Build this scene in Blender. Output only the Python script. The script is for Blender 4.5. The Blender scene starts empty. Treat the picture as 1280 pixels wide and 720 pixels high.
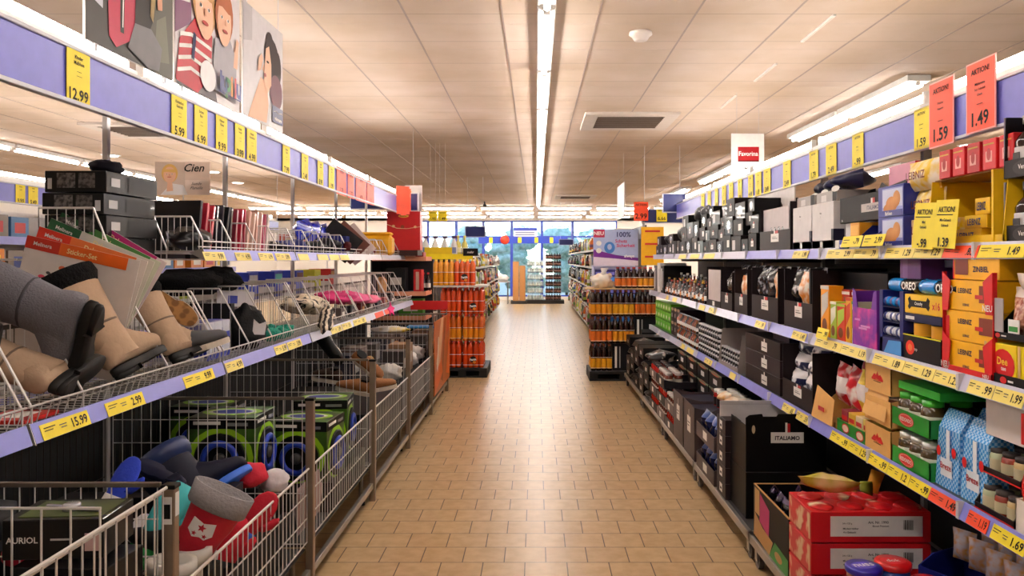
import bpy, math, random, re
from mathutils import Matrix, Vector, noise
random.seed(7)
sc = bpy.context.scene
COL = sc.collection
F, CH, VX, VY = 960.0, 1.5, 670.0, 324.0      # focal length in pixels of a 1280 frame, eye height, vanishing point

# ------------------------------------------------------------------ camera
cd = bpy.data.cameras.new('camera'); cam = bpy.data.objects.new('camera', cd); COL.objects.link(cam)
cam.location = (0, 0, CH); cam.rotation_euler = (math.pi/2, 0, 0)
cd.sensor_width = 36; cd.lens = 36*F/1280
cd.shift_x = -(VX-640)/1280; cd.shift_y = -(360-VY)/1280
cd.clip_start = .05; cd.clip_end = 200
sc.camera = cam
# ------------------------------------------------------------------ world, view
w = bpy.data.worlds.new('daylight'); sc.world = w; w.use_nodes = True
nt = w.node_tree; bg = nt.nodes['Background']
sky = nt.nodes.new('ShaderNodeTexSky'); sky.sky_type = 'HOSEK_WILKIE'; sky.sun_direction = (-.3, .5, .6); sky.turbidity = 5
nt.links.new(sky.outputs[0], bg.inputs[0]); bg.inputs[1].default_value = 16.0
sc.view_settings.view_transform = 'Standard'; sc.view_settings.look = 'None'
sc.view_settings.gamma = 1; sc.view_settings.use_curve_mapping = False
sc.view_settings.exposure = 0.3
TUBE = 46.0
TUBE_CANOPY = 30.0
# ------------------------------------------------------------------ materials
def lin(c):
    c = c/255.0
    return c/12.92 if c <= .04045 else ((c+.055)/1.055)**2.4
def rgb(h):
    h = h.lstrip('#'); return tuple(lin(int(h[i:i+2], 16)) for i in (0, 2, 4))+(1,)
_M = {}
def M(h, rough=.45, metal=0.0, var=.12, scale=18, bump=0.0, coat=0.0, name=None):
    k = (h, rough, metal, var, scale, bump, coat)
    if k in _M: return _M[k]
    m = bpy.data.materials.new(name or 'surface_'+h.lstrip('#')); m.use_nodes = True
    n = m.node_tree.nodes; l = m.node_tree.links; p = n['Principled BSDF']
    p.inputs['Roughness'].default_value = rough; p.inputs['Metallic'].default_value = metal
    p.inputs['Coat Weight'].default_value = coat
    tc = n.new('ShaderNodeTexCoord'); nz = n.new('ShaderNodeTexNoise'); nz.inputs['Scale'].default_value = scale
    nz.inputs['Detail'].default_value = 3
    l.new(tc.outputs['Object'], nz.inputs['Vector'])
    mx = n.new('ShaderNodeMix'); mx.data_type = 'RGBA'
    if sum(rgb(h)[:3]) < .12: p.inputs['Specular IOR Level'].default_value = .22
    c = rgb(h); mx.inputs[6].default_value = tuple(v*(1-var) for v in c[:3])+(1,); mx.inputs[7].default_value = tuple(min(1, v*(1+var)) for v in c[:3])+(1,)
    l.new(nz.outputs[0], mx.inputs[0]); l.new(mx.outputs[2], p.inputs['Base Color'])
    if bump:
        b = n.new('ShaderNodeBump'); b.inputs['Strength'].default_value = bump; b.inputs['Distance'].default_value = .01
        l.new(nz.outputs[0], b.inputs['Height']); l.new(b.outputs[0], p.inputs['Normal'])
    _M[k] = m; return m
def two(h1, h2, scale, rough=.5, thr=.5, soft=.04, kind='noise', bump=0, dist=0.0, stretch=(1, 1, 1), name=None):
    """two-colour pattern that belongs to the print or weave of the thing"""
    k = ('two', h1, h2, scale, rough, thr, kind, stretch)
    if k in _M: return _M[k]
    m = bpy.data.materials.new(name or 'pattern_'+h1.lstrip('#')); m.use_nodes = True
    n = m.node_tree.nodes; l = m.node_tree.links; p = n['Principled BSDF']; p.inputs['Roughness'].default_value = rough
    tc = n.new('ShaderNodeTexCoord'); mp = n.new('ShaderNodeMapping'); mp.inputs['Scale'].default_value = stretch
    l.new(tc.outputs['Object'], mp.inputs[0])
    if kind == 'noise':
        t = n.new('ShaderNodeTexNoise'); t.inputs['Scale'].default_value = scale; t.inputs['Detail'].default_value = 2
    elif kind == 'wave':
        t = n.new('ShaderNodeTexWave'); t.inputs['Scale'].default_value = scale; t.inputs['Distortion'].default_value = dist
    elif kind == 'voronoi':
        t = n.new('ShaderNodeTexVoronoi'); t.inputs['Scale'].default_value = scale
    else:
        t = n.new('ShaderNodeTexChecker'); t.inputs['Scale'].default_value = scale
    l.new(mp.outputs[0], t.inputs['Vector'])
    r = n.new('ShaderNodeValToRGB'); r.color_ramp.elements[0].position = max(0, thr-soft); r.color_ramp.elements[1].position = min(1, thr+soft)
    r.color_ramp.elements[0].color = rgb(h1); r.color_ramp.elements[1].color = rgb(h2)
    l.new(t.outputs[1] if kind == 'checker' else t.outputs[0], r.inputs[0]); l.new(r.outputs[0], p.inputs['Base Color'])
    _M[k] = m; return m
def emit(name, h, s):
    k = ('emit', h, s)
    if k in _M: return _M[k]
    m = bpy.data.materials.new(name); m.use_nodes = True; n = m.node_tree.nodes; p = n['Principled BSDF']
    p.inputs['Base Color'].default_value = rgb(h); p.inputs['Emission Color'].default_value = rgb(h); p.inputs['Emission Strength'].default_value = s
    _M[k] = m; return m
# ------------------------------------------------------------------ mesh builder
I4 = Matrix.Identity(4)
def T(x, y, z): return Matrix.Translation((x, y, z))
def R(a, ax): return Matrix.Rotation(math.radians(a), 4, ax)
_TXT = {}
def text_geo(s, bold=0.0, shear=0.0):
    k = (s, bold, shear)
    if k in _TXT: return _TXT[k]
    c = bpy.data.curves.new('lettering', 'FONT'); c.body = s; c.size = 1; c.offset = bold; c.shear = shear; c.resolution_u = 2
    c.align_x = 'CENTER'; c.align_y = 'CENTER'
    o = bpy.data.objects.new('lettering', c); COL.objects.link(o)
    dg = bpy.context.evaluated_depsgraph_get(); me = bpy.data.meshes.new_from_object(o.evaluated_get(dg))
    v = [tuple(x.co) for x in me.vertices]; f = [tuple(p.vertices) for p in me.polygons]
    bpy.data.objects.remove(o); bpy.data.curves.remove(c); bpy.data.meshes.remove(me)
    xs = [a[0] for a in v] or [0]; ys = [a[1] for a in v] or [0]
    cx, cy = (min(xs)+max(xs))/2, (min(ys)+max(ys))/2
    v = [(a-cx, b-cy, 0) for a, b, _ in v]
    _TXT[k] = (v, f, max(xs)-min(xs), max(ys)-min(ys)); return _TXT[k]
class MB:
    def __init__(s): s.v = []; s.f = []; s.m = []; s.s = []; s.mats = []
    def mi(s, m):
        if m not in s.mats: s.mats.append(m)
        return s.mats.index(m)
    def add(s, vs, fs, m, X=None, smooth=False):
        o = len(s.v); i = s.mi(m)
        if X is not None: vs = [tuple(X @ Vector(v)) for v in vs]
        s.v += [tuple(v) for v in vs]
        for f in fs: s.f.append(tuple(a+o for a in f)); s.m.append(i); s.s.append(smooth)
        return s
    def box(s, x0, x1, y0, y1, z0, z1, m, ch=0, X=None):
        if ch <= 0:
            v = [(x, y, z) for z in (z0, z1) for y in (y0, y1) for x in (x0, x1)]
            f = [(0, 2, 3, 1), (4, 5, 7, 6), (0, 1, 5, 4), (2, 6, 7, 3), (0, 4, 6, 2), (1, 3, 7, 5)]
            return s.add(v, f, m, X)
        c = min(ch, (x1-x0)*.45, (y1-y0)*.45, (z1-z0)*.45)
        v = []; ix = {}
        for a in (0, 1):
            for b in (0, 1):
                for d in (0, 1):
                    P = ((x0, x1)[a], (y0, y1)[b], (z0, z1)[d]); S = (1-2*a, 1-2*b, 1-2*d)
                    for k in range(3):
                        q = list(P)
                        for j in range(3):
                            if j != k: q[j] += S[j]*c
                        ix[(a, b, d, k)] = len(v); v.append(tuple(q))
        f = []
        for k in range(3):
            o = [j for j in range(3) if j != k]
            for e in (0, 1):
                loop = []
                for p, q in ((0, 0), (1, 0), (1, 1), (0, 1)):
                    key = [0, 0, 0]; key[k] = e; key[o[0]] = p; key[o[1]] = q
                    loop.append(ix[(key[0], key[1], key[2], k)])
                flip = (k == 1) ^ (e == 0)
                f.append(tuple(reversed(loop)) if flip else tuple(loop))
        for k in range(3):          # edges along axis k
            o = [j for j in range(3) if j != k]
            for p in (0, 1):
                for q in (0, 1):
                    A = [0, 0, 0]; A[o[0]] = p; A[o[1]] = q; B = list(A); B[k] = 1
                    a0 = ix[(A[0], A[1], A[2], o[0])]; a1 = ix[(A[0], A[1], A[2], o[1])]
                    b0 = ix[(B[0], B[1], B[2], o[0])]; b1 = ix[(B[0], B[1], B[2], o[1])]
                    f.append((a0, a1, b1, b0))
        for a in (0, 1):
            for b in (0, 1):
                for d in (0, 1):
                    f.append((ix[(a, b, d, 0)], ix[(a, b, d, 1)], ix[(a, b, d, 2)]))
        return s.add(v, f, m, X)
    def rod(s, p0, p1, r, m, n=4, r1=None, X=None, smooth=False):
        p0 = Vector(p0); p1 = Vector(p1); d = (p1-p0)
        if d.length < 1e-6: return s
        d.normalize(); a = Vector((0, 0, 1)) if abs(d.z) < .9 else Vector((1, 0, 0))
        u = d.cross(a).normalized(); w = d.cross(u)
        r1 = r if r1 is None else r1; v = []
        for k in range(n):
            t = 2*math.pi*(k+.5)/n; e = u*math.cos(t)+w*math.sin(t)
            v.append(p0+e*r); v.append(p1+e*r1)
        f = [(2*k, 2*k+1, (2*k+3) % (2*n), (2*k+2) % (2*n)) for k in range(n)]
        f.append(tuple(2*k for k in range(n))); f.append(tuple(2*k+1 for k in reversed(range(n))))
        return s.add(v, f, m, X, smooth)
    def path(s, pts, r, m, n=4, X=None):
        for a, b in zip(pts, pts[1:]): s.rod(a, b, r, m, n, X=X)
        return s
    def lathe(s, prof, m, n=14, X=None, mats=None, smooth=True):
        """prof = [(r,z)...] bottom to top; mats = {segment index: material}"""
        base = [(r*math.cos(2*math.pi*k/n), r*math.sin(2*math.pi*k/n), z) for r, z in prof for k in range(n)]
        byM = {}
        for i in range(len(prof)-1):
            mm = (mats or {}).get(i, m)
            byM.setdefault(mm, []).extend([(i*n+k, i*n+(k+1) % n, (i+1)*n+(k+1) % n, (i+1)*n+k) for k in range(n)])
        top = (mats or {}).get(len(prof)-2, m); bot = (mats or {}).get(0, m)
        byM.setdefault(top, []).append(tuple((len(prof)-1)*n+k for k in range(n)))
        byM.setdefault(bot, []).append(tuple(reversed(range(n))))
        for mm, fs in byM.items():
            us = sorted({a for f in fs for a in f}); mp = {a: i for i, a in enumerate(us)}
            s.add([base[a] for a in us], [tuple(mp[a] for a in f) for f in fs], mm, X, smooth)
        return s
    def loft(s, rings, m, X=None, smooth=True, caps=True, close=True):
        n = len(rings[0]); v = [p for r in rings for p in r]; f = []
        for i in range(len(rings)-1):
            for k in range(n if close else n-1):
                f.append((i*n+k, i*n+(k+1) % n, (i+1)*n+(k+1) % n, (i+1)*n+k))
        if caps: f.append(tuple(reversed(range(n)))); f.append(tuple((len(rings)-1)*n+k for k in range(n)))
        return s.add(v, f, m, X, smooth)
    def poly(s, pts, m, X=None): return s.add([(a, b, 0) for a, b in pts], [tuple(range(len(pts)))], m, X)
    def prism(s, pts, t, m, X=None):
        n = len(pts); v = [(a, b, 0) for a, b in pts]+[(a, b, t) for a, b in pts]
        f = [tuple(reversed(range(n))), tuple(range(n, 2*n))]+[(k, (k+1) % n, n+(k+1) % n, n+k) for k in range(n)]
        return s.add(v, f, m, X)
    def text(s, t, h, m, X, maxw=None, bold=.02, shear=0):
        v, f, w_, h_ = text_geo(t, bold, shear)
        if not v: return s
        k = h/max(h_, .01); kx = k
        if maxw and w_*kx > maxw: kx = maxw/w_
        return s.add([(a*kx, b*k, 0) for a, b, _ in v], f, m, X)
    def mesh(s, name):
        me = bpy.data.meshes.new(name); me.from_pydata(s.v, [], s.f)
        for m in s.mats: me.materials.append(m)
        me.polygons.foreach_set('material_index', s.m); me.polygons.foreach_set('use_smooth', s.s); me.update()
        return me
    def build(s, name, parent=None, loc=None, rz=0, rot=None, label=None, cat=None, group=None, kind=None):
        o = bpy.data.objects.new(name, s.mesh(name)); COL.objects.link(o)
        if parent is not None: o.parent = parent
        if loc: o.location = loc
        if rot: o.rotation_euler = [math.radians(a) for a in rot]
        elif rz: o.rotation_euler = (0, 0, math.radians(rz))
        tag(o, label, cat, group, kind); return o
LAB = {}
def tag(o, label=None, cat=None, group=None, kind=None):
    if label:
        nw = len(label.replace('-', ' ').split())
        if nw < 4: print('LABEL SHORT', nw, label)
        if len(re.findall(r"[A-Za-z0-9][A-Za-z0-9'-]*", label)) > 16: print('LONG', label)
        if label in LAB: print('DUP LABEL', label)
        LAB[label] = o.name; o['label'] = label
    if cat: o['category'] = cat
    if group: o['group'] = group
    if kind: o['kind'] = kind
def thing(name, label, cat, loc=(0, 0, 0), rz=0, group=None, rot=None):
    o = bpy.data.objects.new(name, None); COL.objects.link(o); o.empty_display_size = .1
    o.location = loc; o.rotation_euler = [math.radians(a) for a in rot] if rot else (0, 0, math.radians(rz))
    tag(o, label, cat, group); return o
def dup(o, loc=None, rz=None, label=None, group=None, rot=None, scale=None, parent=None):
    r = o.copy(); COL.objects.link(r)
    if parent is not None: r.parent = parent
    if loc is not None: r.location = loc
    if rz is not None: r.rotation_euler = (0, 0, math.radians(rz))
    if rot is not None: r.rotation_euler = [math.radians(a) for a in rot]
    if scale is not None: r.scale = scale if hasattr(scale, '__len__') else (scale,)*3
    if label: tag(r, label, None, group)
    for c in list(o.children):
        d = c.copy(); COL.objects.link(d); d.parent = r
        for g in list(c.children):
            e = g.copy(); COL.objects.link(e); e.parent = d
    return r
ORD = 'first second third fourth fifth sixth seventh eighth ninth tenth eleventh twelfth thirteenth fourteenth fifteenth sixteenth seventeenth eighteenth nineteenth twentieth'.split()
def nth(i): return ORD[i] if i < 20 else ('twenty-'+ORD[i-20] if i < 29 else ('thirtieth' if i == 29 else 'thirty-'+ORD[i-30]))
def Yat(px, X): return F*X/(px-VX)            # how far down the aisle a line at X passes that place
def Zat(py, Y): return CH+(VY-py)*Y/F
# colours of the place
chrome = M('#e4e2e1', .3, .35, .06, name='chromed_wire'); steel = M('#a8a49e', .35, .8, .1, name='steel'); steel2 = M('#8a7f74', .35, .8, .1)
black = M('#060506', .5); black2 = M('#0b0a0c', .45, coat=.1); white = M('#e8e6e2', .5); paper = M('#efeae2', .7)
brownbk = M('#1e1417', .5); brownbk2 = M('#2b2023', .5); cardb = M('#c79a5c', .8); cardb2 = M('#a87c48', .8); navy = M('#151a48', .4)
blue = M('#1a2f94', .45); purple = M('#6b6cc4', .35, name='lilac_fascia'); yellow = M('#f4dc1c', .5, name='yellow_card'); yellowp = M('#efd968', .45)
red = M('#c8141c', .4); orange = M('#f2491c', .45, name='orange_card'); ink = M('#17130f', .6); grey = M('#7d7b78', .5); dgrey = M('#3a3a3c', .5)
green = M('#1f8a2e', .45); gold = M('#c69a3a', .3, .5); silver = M('#b9b9bd', .25, .6); trimw = M('#c9cad2', .4)

# ------------------------------------------------------------------ generic goods; origin: middle of the lower front edge, front faces -y
def FX(face, w_, d, h, eps=.0008):
    """matrix from (u,v) metres centred on a face to local space"""
    if face == 'F': return T(0, -eps, h/2) @ R(90, 'X')
    if face == 'R': return T(w_/2+eps, d/2, h/2) @ R(90, 'Z') @ R(90, 'X')
    if face == 'L': return T(-w_/2-eps, d/2, h/2) @ R(-90, 'Z') @ R(90, 'X')
    if face == 'T': return T(0, d/2, h+eps)
def decals(mb, items, w_, d, h):
    e = .0008
    for it in items:
        k, face = it[0], it[1]; fw = w_ if face in 'FT' else d; fh = h if face != 'T' else d
        e += .0003; X = FX(face, w_, d, h, e)
        if k == 'rect':
            _, _, u0, v0, u1, v1, m = it
            mb.poly([((u0-.5)*fw, (v0-.5)*fh), ((u1-.5)*fw, (v0-.5)*fh), ((u1-.5)*fw, (v1-.5)*fh), ((u0-.5)*fw, (v1-.5)*fh)], m, X)
        elif k == 'poly':
            _, _, pts, m = it; mb.poly([((u-.5)*fw, (v-.5)*fh) for u, v in pts], m, X)
        elif k == 'ell':
            _, _, u, v, a, b, m = it
            mb.poly([((u-.5+a*math.cos(t*math.pi/8))*fw, (v-.5+b*math.sin(t*math.pi/8))*fh) for t in range(16)], m, X)
        elif k == 'text':
            s, u, v, th, m = it[2:7]; mw = it[7] if len(it) > 7 else .9
            mb.text(s, th*fh, m, X @ T((u-.5)*fw, (v-.5)*fh, 0), maxw=mw*fw)
    return mb
def carton(w_, d, h, m, items=(), ch=.002, mb=None, X=None):
    mb2 = MB(); mb2.box(-w_/2, w_/2, 0, d, 0, h, m, ch); decals(mb2, items, w_, d, h)
    return mb2
def tray(w_, d, hf, hb, m, items=(), t=.004, inner=None, slant=.35):
    """open display carton: low front, sides that rise to the back"""
    mb = MB(); i = inner or m
    mb.box(-w_/2, w_/2, 0, d, 0, t, m)
    mb.box(-w_/2, w_/2, 0, t, t, hf, m)
    mb.box(-w_/2+t, w_/2-t, d-t, d, t, hb, i)
    for sx in (-1, 1):
        x0 = sx*w_/2; x1 = x0-sx*t; ys = d*slant
        pts = [(0, t), (d, t), (d, hb), (ys, hb), (0, hf)]
        v = [(x0, y, z) for y, z in pts]+[(x1, y, z) for y, z in pts]; n = 5
        f = [tuple(range(n)), tuple(reversed(range(n, 2*n)))]+[(k, n+k, n+(k+1) % n, (k+1) % n) for k in range(n)]
        if sx > 0: f = [tuple(reversed(a)) for a in f]
        mb.add(v, f, m)
    decals(mb, items, w_, d, hf); return mb
def pouch(w_, h, d, m, m2=None, seed=0, crimp=.06, items=(), band=None):
    """pillow bag standing up, origin bottom front"""
    r = random.Random(seed); mb = MB(); NX, NZ = 8, 10
    def pt(i, j, sgn):
        u = i/NX; v = j/NZ; x = (u-.5)*w_; z = v*h
        t = (math.sin(math.pi*u)**.6)*(math.sin(math.pi*min(1, max(0, (v-crimp)/(1-2*crimp))))**.45 if crimp < v < 1-crimp else 0)
        wob = noise.noise(Vector((x*14+seed, z*14, sgn*3.1)))*.22+noise.noise(Vector((x*35, z*35+seed, sgn)))*.1
        k = d/2*t*(1+wob*1.6); x *= 1-.08*math.sin(math.pi*v)
        return (x, d/2+sgn*k, z)
    for sgn in (-1, 1):
        v = [pt(i, j, sgn) for j in range(NZ+1) for i in range(NX+1)]
        A = []; B = []
        for j in range(NZ):
            for i in range(NX):
                a = j*(NX+1)+i; q = (a, a+1, a+NX+2, a+NX+1)
                if sgn > 0: q = q[::-1]
                hit = m2 is not None and (band[0] <= (j+.5)/NZ <= band[1] if band else j in (0, NZ-1))
                (B if hit else A).append(q)
        for fs, mm in ((A, m), (B, m2)):
            if fs:
                us = sorted({a for f in fs for a in f}); mp = {a: k for k, a in enumerate(us)}
                mb.add([v[a] for a in us], [tuple(mp[a] for a in f) for f in fs], mm, smooth=True)
    for it in items:
        if it[0] == 'text': mb.text(it[1], it[4], it[5], T(it[2]*w_, -.004, it[3]*h) @ R(90, 'X'), maxw=w_*.8)
        if it[0] == 'ell': mb.poly([(it[3]*math.cos(t*math.pi/8), it[4]*math.sin(t*math.pi/8)) for t in range(16)], it[5], T(it[1]*w_, -.002, it[2]*h) @ R(90, 'X'))
        if it[0] == 'rect': mb.poly([(-it[3], -it[4]), (it[3], -it[4]), (it[3], it[4]), (-it[3], it[4])], it[5], T(it[1]*w_, -.003, it[2]*h) @ R(90, 'X'))
    return mb
def bottle_prof(h, r, neck=.32, nr=.36):
    return [(r*.86, 0), (r, h*.03), (r, h*.18), (r*1.015, h*.185), (r*1.015, h*.42), (r, h*.425), (r, h*(1-neck-.12)), (r*.8, h*(1-neck-.03)), (r*nr, h*(1-neck+.06)), (r*nr*.95, h*.9), (r*nr*1.15, h*.905), (r*nr*1.15, h)]
def bottle(h, r, mb_, ml, mc, n=12, X=None, mb=None):
    mb = mb or MB(); mb.lathe(bottle_prof(h, r), mb_, n, X, mats={3: ml, 9: mc, 10: mc}); return mb
def jar(h, r, mg, mlid, ml=None, n=14, X=None, mb=None):
    mb = mb or MB()
    mb.lathe([(r*.85, 0), (r, h*.06), (r, h*.15), (r*1.01, h*.16), (r*1.01, h*.6), (r, h*.61), (r*.98, h*.76), (r*.85, h*.83), (r*.88, h*.84), (r*.88, h)], mg, n, X, mats={3: ml or mg, 7: mlid, 8: mlid}); return mb
def mitten(c, cuff, s=1.0):
    mb = MB(); rg = []
    for z_, w_, d_ in [(0, .045, .022), (.05, .042, .022), (.08, .052, .026), (.13, .055, .026), (.17, .048, .022), (.2, .03, .014), (.21, .01, .006)]: rg.append(ring(0, 0, z_*s, w_*s, d_*s, 14))
    mb.loft(rg, c); mb.loft([ring(.04*s, 0, .07*s, .02*s, .016*s, 10), ring(.062*s, 0, .1*s, .02*s, .016*s, 10), ring(.075*s, 0, .135*s, .014*s, .012*s, 10), ring(.078*s, 0, .148*s, .004*s, .004*s, 10)], c)
    mb.loft([ring(0, 0, -.005*s, .05*s, .027*s, 14), ring(0, 0, .045*s, .047*s, .026*s, 14)], cuff); return mb
def can(h, r, m, ml, n=14, X=None, mb=None):
    mb = mb or MB(); mb.lathe([(r*.93, 0), (r, h*.04), (r, h*.95), (r*.94, h)], m, n, X, mats={2: ml, 0: ml}); return mb
def lump(rx, ry, rz_, m, seed=0, amp=.25, fr=3.0, n=14, X=None, mb=None):
    amp *= .75; fr *= .8; n = int(n*1.5)//2*2; mb = mb or MB(); v = []; N = n; K = n//2+2
    for j in range(1, K):
        for i in range(N):
            th = math.pi*j/K; ph = 2*math.pi*i/N
            p = Vector((math.sin(th)*math.cos(ph), math.sin(th)*math.sin(ph), math.cos(th)))
            k = 1+amp*noise.noise(p*fr+Vector((seed*1.7, seed, 0)))*1.6
            v.append((p.x*rx*k, p.y*ry*k, max(-rz_*.85, p.z*rz_*k)+rz_*.85))
    top = (0, 0, rz_*1.85); bot = (0, 0, 0); v += [top, bot]; f = []
    for j in range(K-2):
        for i in range(N): f.append((j*N+i, (j+1)*N+i, (j+1)*N+(i+1) % N, j*N+(i+1) % N))
    for i in range(N): f.append((len(v)-2, i, (i+1) % N)); f.append((len(v)-1, (K-2)*N+(i+1) % N, (K-2)*N+i))
    return mb.add(v, f, m, X, True)
def ring(cx, cy, cz, rx, ry, n=14, tilt=0, sq=1.0):
    """ellipse ring in xy about a centre, tilted about x"""
    out = []; ct, st = math.cos(math.radians(tilt)), math.sin(math.radians(tilt))
    for k in range(n):
        t = 2*math.pi*k/n; c, s_ = math.cos(t), math.sin(t)
        x = rx*math.copysign(abs(c)**sq, c); y = ry*math.copysign(abs(s_)**sq, s_)
        out.append((cx+x, cy+y*ct, cz+y*st))
    return out
def put(mb, name, side, X, Yc, z, label, cat, group=None, yaw=0, roll=0):
    """stand a single-mesh thing on a shelf: side 'R' faces -X, 'L' faces +X, 'C' faces the camera end"""
    rz = {'R': -90, 'L': 90, 'C': 0}[side]+yaw
    return mb.build(name, loc=(X, Yc, z), rot=(0, roll, rz), label=label, cat=cat, group=group)
# ================================================================== THE ROOM
XL, XR, YB, YF, HC = -9.6, 8.6, -3.0, 28.4, CH+1.52
def tilemat(name, c1, c2, cm, bw, rh, mortar, off, ox, oy, rough, mot, bump=.25):
    m = bpy.data.materials.new(name); m.use_nodes = True; n = m.node_tree.nodes; l = m.node_tree.links; p = n['Principled BSDF']
    tc = n.new('ShaderNodeTexCoord'); mp = n.new('ShaderNodeMapping'); mp.inputs['Location'].default_value = (ox, oy, 0)
    b = n.new('ShaderNodeTexBrick'); b.offset = off; b.inputs['Scale'].default_value = 1; b.inputs['Brick Width'].default_value = bw
    b.inputs['Row Height'].default_value = rh; b.inputs['Mortar Size'].default_value = mortar; b.inputs['Mortar Smooth'].default_value = .1
    b.inputs['Color1'].default_value = rgb(c1); b.inputs['Color2'].default_value = rgb(c2); b.inputs['Mortar'].default_value = rgb(cm)
    l.new(tc.outputs['Object'], mp.inputs[0]); l.new(mp.outputs[0], b.inputs['Vector'])
    nz = n.new('ShaderNodeTexNoise'); nz.inputs['Scale'].default_value = mot; nz.inputs['Detail'].default_value = 4; l.new(tc.outputs['Object'], nz.inputs['Vector'])
    r = n.new('ShaderNodeValToRGB'); r.color_ramp.elements[0].position = .35; r.color_ramp.elements[1].position = .65
    r.color_ramp.elements[0].color = (.84, .79, .68, 1); r.color_ramp.elements[1].color = (1, 1, 1, 1)
    l.new(nz.outputs[0], r.inputs[0])
    mx = n.new('ShaderNodeMix'); mx.data_type = 'RGBA'; mx.blend_type = 'MULTIPLY'; mx.inputs[0].default_value = 1
    l.new(b.outputs[0], mx.inputs[6]); l.new(r.outputs[0], mx.inputs[7]); l.new(mx.outputs[2], p.inputs['Base Color'])
    p.inputs['Roughness'].default_value = rough
    bp = n.new('ShaderNodeBump'); bp.inputs['Strength'].default_value = bump; bp.inputs['Distance'].default_value = .003; bp.invert = True
    l.new(b.outputs[1], bp.inputs['Height']); l.new(bp.outputs[0], p.inputs['Normal'])
    return m
floorm = tilemat('tan_floor_tiles', '#ccb088', '#c5a77e', '#4a3a2a', .207, .2, .0028, .5, .158, 0, .30, 14)
ceilm = tilemat('ceiling_boards', '#dccbbe', '#d8c6b8', '#b8a79b', .6, .6, .005, 0.0, .21, .04, .75, 1.2, bump=.15)
wallm = M('#dcd8d2', .7, var=.04, name='painted_wall')
def struct(mb, name): return mb.build(name, kind='structure')
struct(MB().box(XL, XR, YB, YF+.3, -.1, 0, floorm), 'floor')
struct(MB().box(XL, XR, YB, YF+.3, HC, HC+.1, ceilm), 'ceiling')
struct(MB().box(XL-.2, XL, YB, YF, 0, HC, wallm), 'wall_left')
struct(MB().box(XR, XR+.2, YB, YF, 0, HC, wallm), 'wall_right')
struct(MB().box(XL, XR, YB-.2, YB, 0, HC, wallm), 'wall_back')
# T-bars that run down the aisle between the ceiling boards
mb = MB(); barm = M('#a8968b', .5); barm2 = M('#cbbdb3', .6)
for k in range(-14, 14):
    x = -.21+.6*k
    if XL < x < XR: mb.box(x-.006, x+.006, YB, YF, HC-.003, HC+.002, barm)
for k in range(0, 52):
    y = YB+.16+.6*k; mb.box(XL, XR, y-.001, y+.001, HC-.001, HC+.002, barm2)
struct(mb, 'trim_1')
# far wall: piers and a low sill around a long glazed front
WX = [-9.6, -4.6, -1.95, -1.35, .22, 1.35, 3.2, 8.6]
struct(MB().box(XL, -5.2, YF, YF+.25, 0, HC, wallm).box(XL, XR, YF, YF+.25, 2.92, HC, wallm).box(3.0, XR, YF, YF+.25, 0, HC, wallm).box(-5.2, 3.0, YF, YF+.25, 0, .12, wallm), 'wall_far')
glass = bpy.data.materials.new('window_glass'); glass.use_nodes = True; g_ = glass.node_tree.nodes['Principled BSDF']
g_.inputs['Transmission Weight'].default_value = 1; g_.inputs['Roughness'].default_value = .02; g_.inputs['IOR'].default_value = 1.45; g_.inputs['Base Color'].default_value = (.85, .95, .93, 1)
bframe = M('#2740a8', .4, name='blue_window_frame')
xs = [-5.2, -4.0, -2.95, -1.95, -.9, .22, 1.35, 3.0]
for i in range(7):
    a, b = xs[i], xs[i+1]; f = MB(); t = .05
    f.box(a, a+t, YF+.02, YF+.12, .12, 2.92, bframe); f.box(b-t, b, YF+.02, YF+.12, .12, 2.92, bframe)
    f.box(a+t, b-t, YF+.02, YF+.12, .12, .17, bframe); f.box(a+t, b-t, YF+.02, YF+.12, 2.87, 2.92, bframe); f.box(a+t, b-t, YF+.02, YF+.12, 2.3, 2.36, bframe)
    o = f.build('window_%d' % (i+1), kind='structure')
    MB().box(a+t, b-t, YF+.06, YF+.07, .17, 2.3, glass).box(a+t, b-t, YF+.06, YF+.07, 2.36, 2.87, glass).build('pane', o)
# outside: car park ground and bushes
struct(MB().box(-30, 30, YF+.25, YF+40, -.2, -.1, M('#8f9492', .9)), 'ground')
leafm = two('#9cbca4', '#dce8de', 6, .8, .5, .15)
for i in range(9):
    x = -9+i*2.0+random.uniform(-.4, .4)
    t = thing('bush', 'pale green bush outside the shop window, %s from the bargain side' % nth(i), 'bush', (x, YF+3.5+random.random()*2, -.1), group='bushes outside the windows')
    MB().rod((0, 0, 0), (0, 0, .5), .06, M('#5b4630', .9), 6).build('trunk', t)
    mb = MB()
    for q in range(5): lump(.7, .7, .55, leafm, seed=i*7+q, amp=.5, fr=4, n=12, X=T(random.uniform(-.4, .4), random.uniform(-.4, .4), .2+q*.45), mb=mb)
    mb.build('foliage', t)

# ================================================================== LIGHTS
housing = M('#e9e7e4', .4, name='lamp_housing'); tubem = emit('fluorescent_tube', '#fff6ee', TUBE); tubec = emit('canopy_tube', '#fff6ee', TUBE_CANOPY)
def ceiling_tube(x, y0, ln, label, group, along=True, z=HC, tubes=1, wd=.12):
    t = thing('ceiling_light', label, 'ceiling light', (x, y0, z), 0 if along else -90, group)
    h = MB(); h.box(-wd/2, wd/2, 0.01, ln-.01, -.055, -.003, housing, .006)
    for y in (0.03, ln-.06): h.box(-.02, .02, y, y+.03, -.085, -.05, housing)
    h.build('housing', t)
    for k in range(tubes):
        xx = (k-(tubes-1)/2)*.07
        m = MB(); m.rod((xx, .05, -.078), (xx, ln-.05, -.078), .017, tubem, 8); m.build('tube', t)
    return t
for i in range(15):
    ceiling_tube(.063, -1.6+1.52*i, 1.5, 'white fluorescent batten in the row above the aisle, %s from the camera end' % nth(i), 'fluorescent battens above the main aisle', wd=.11)
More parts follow.
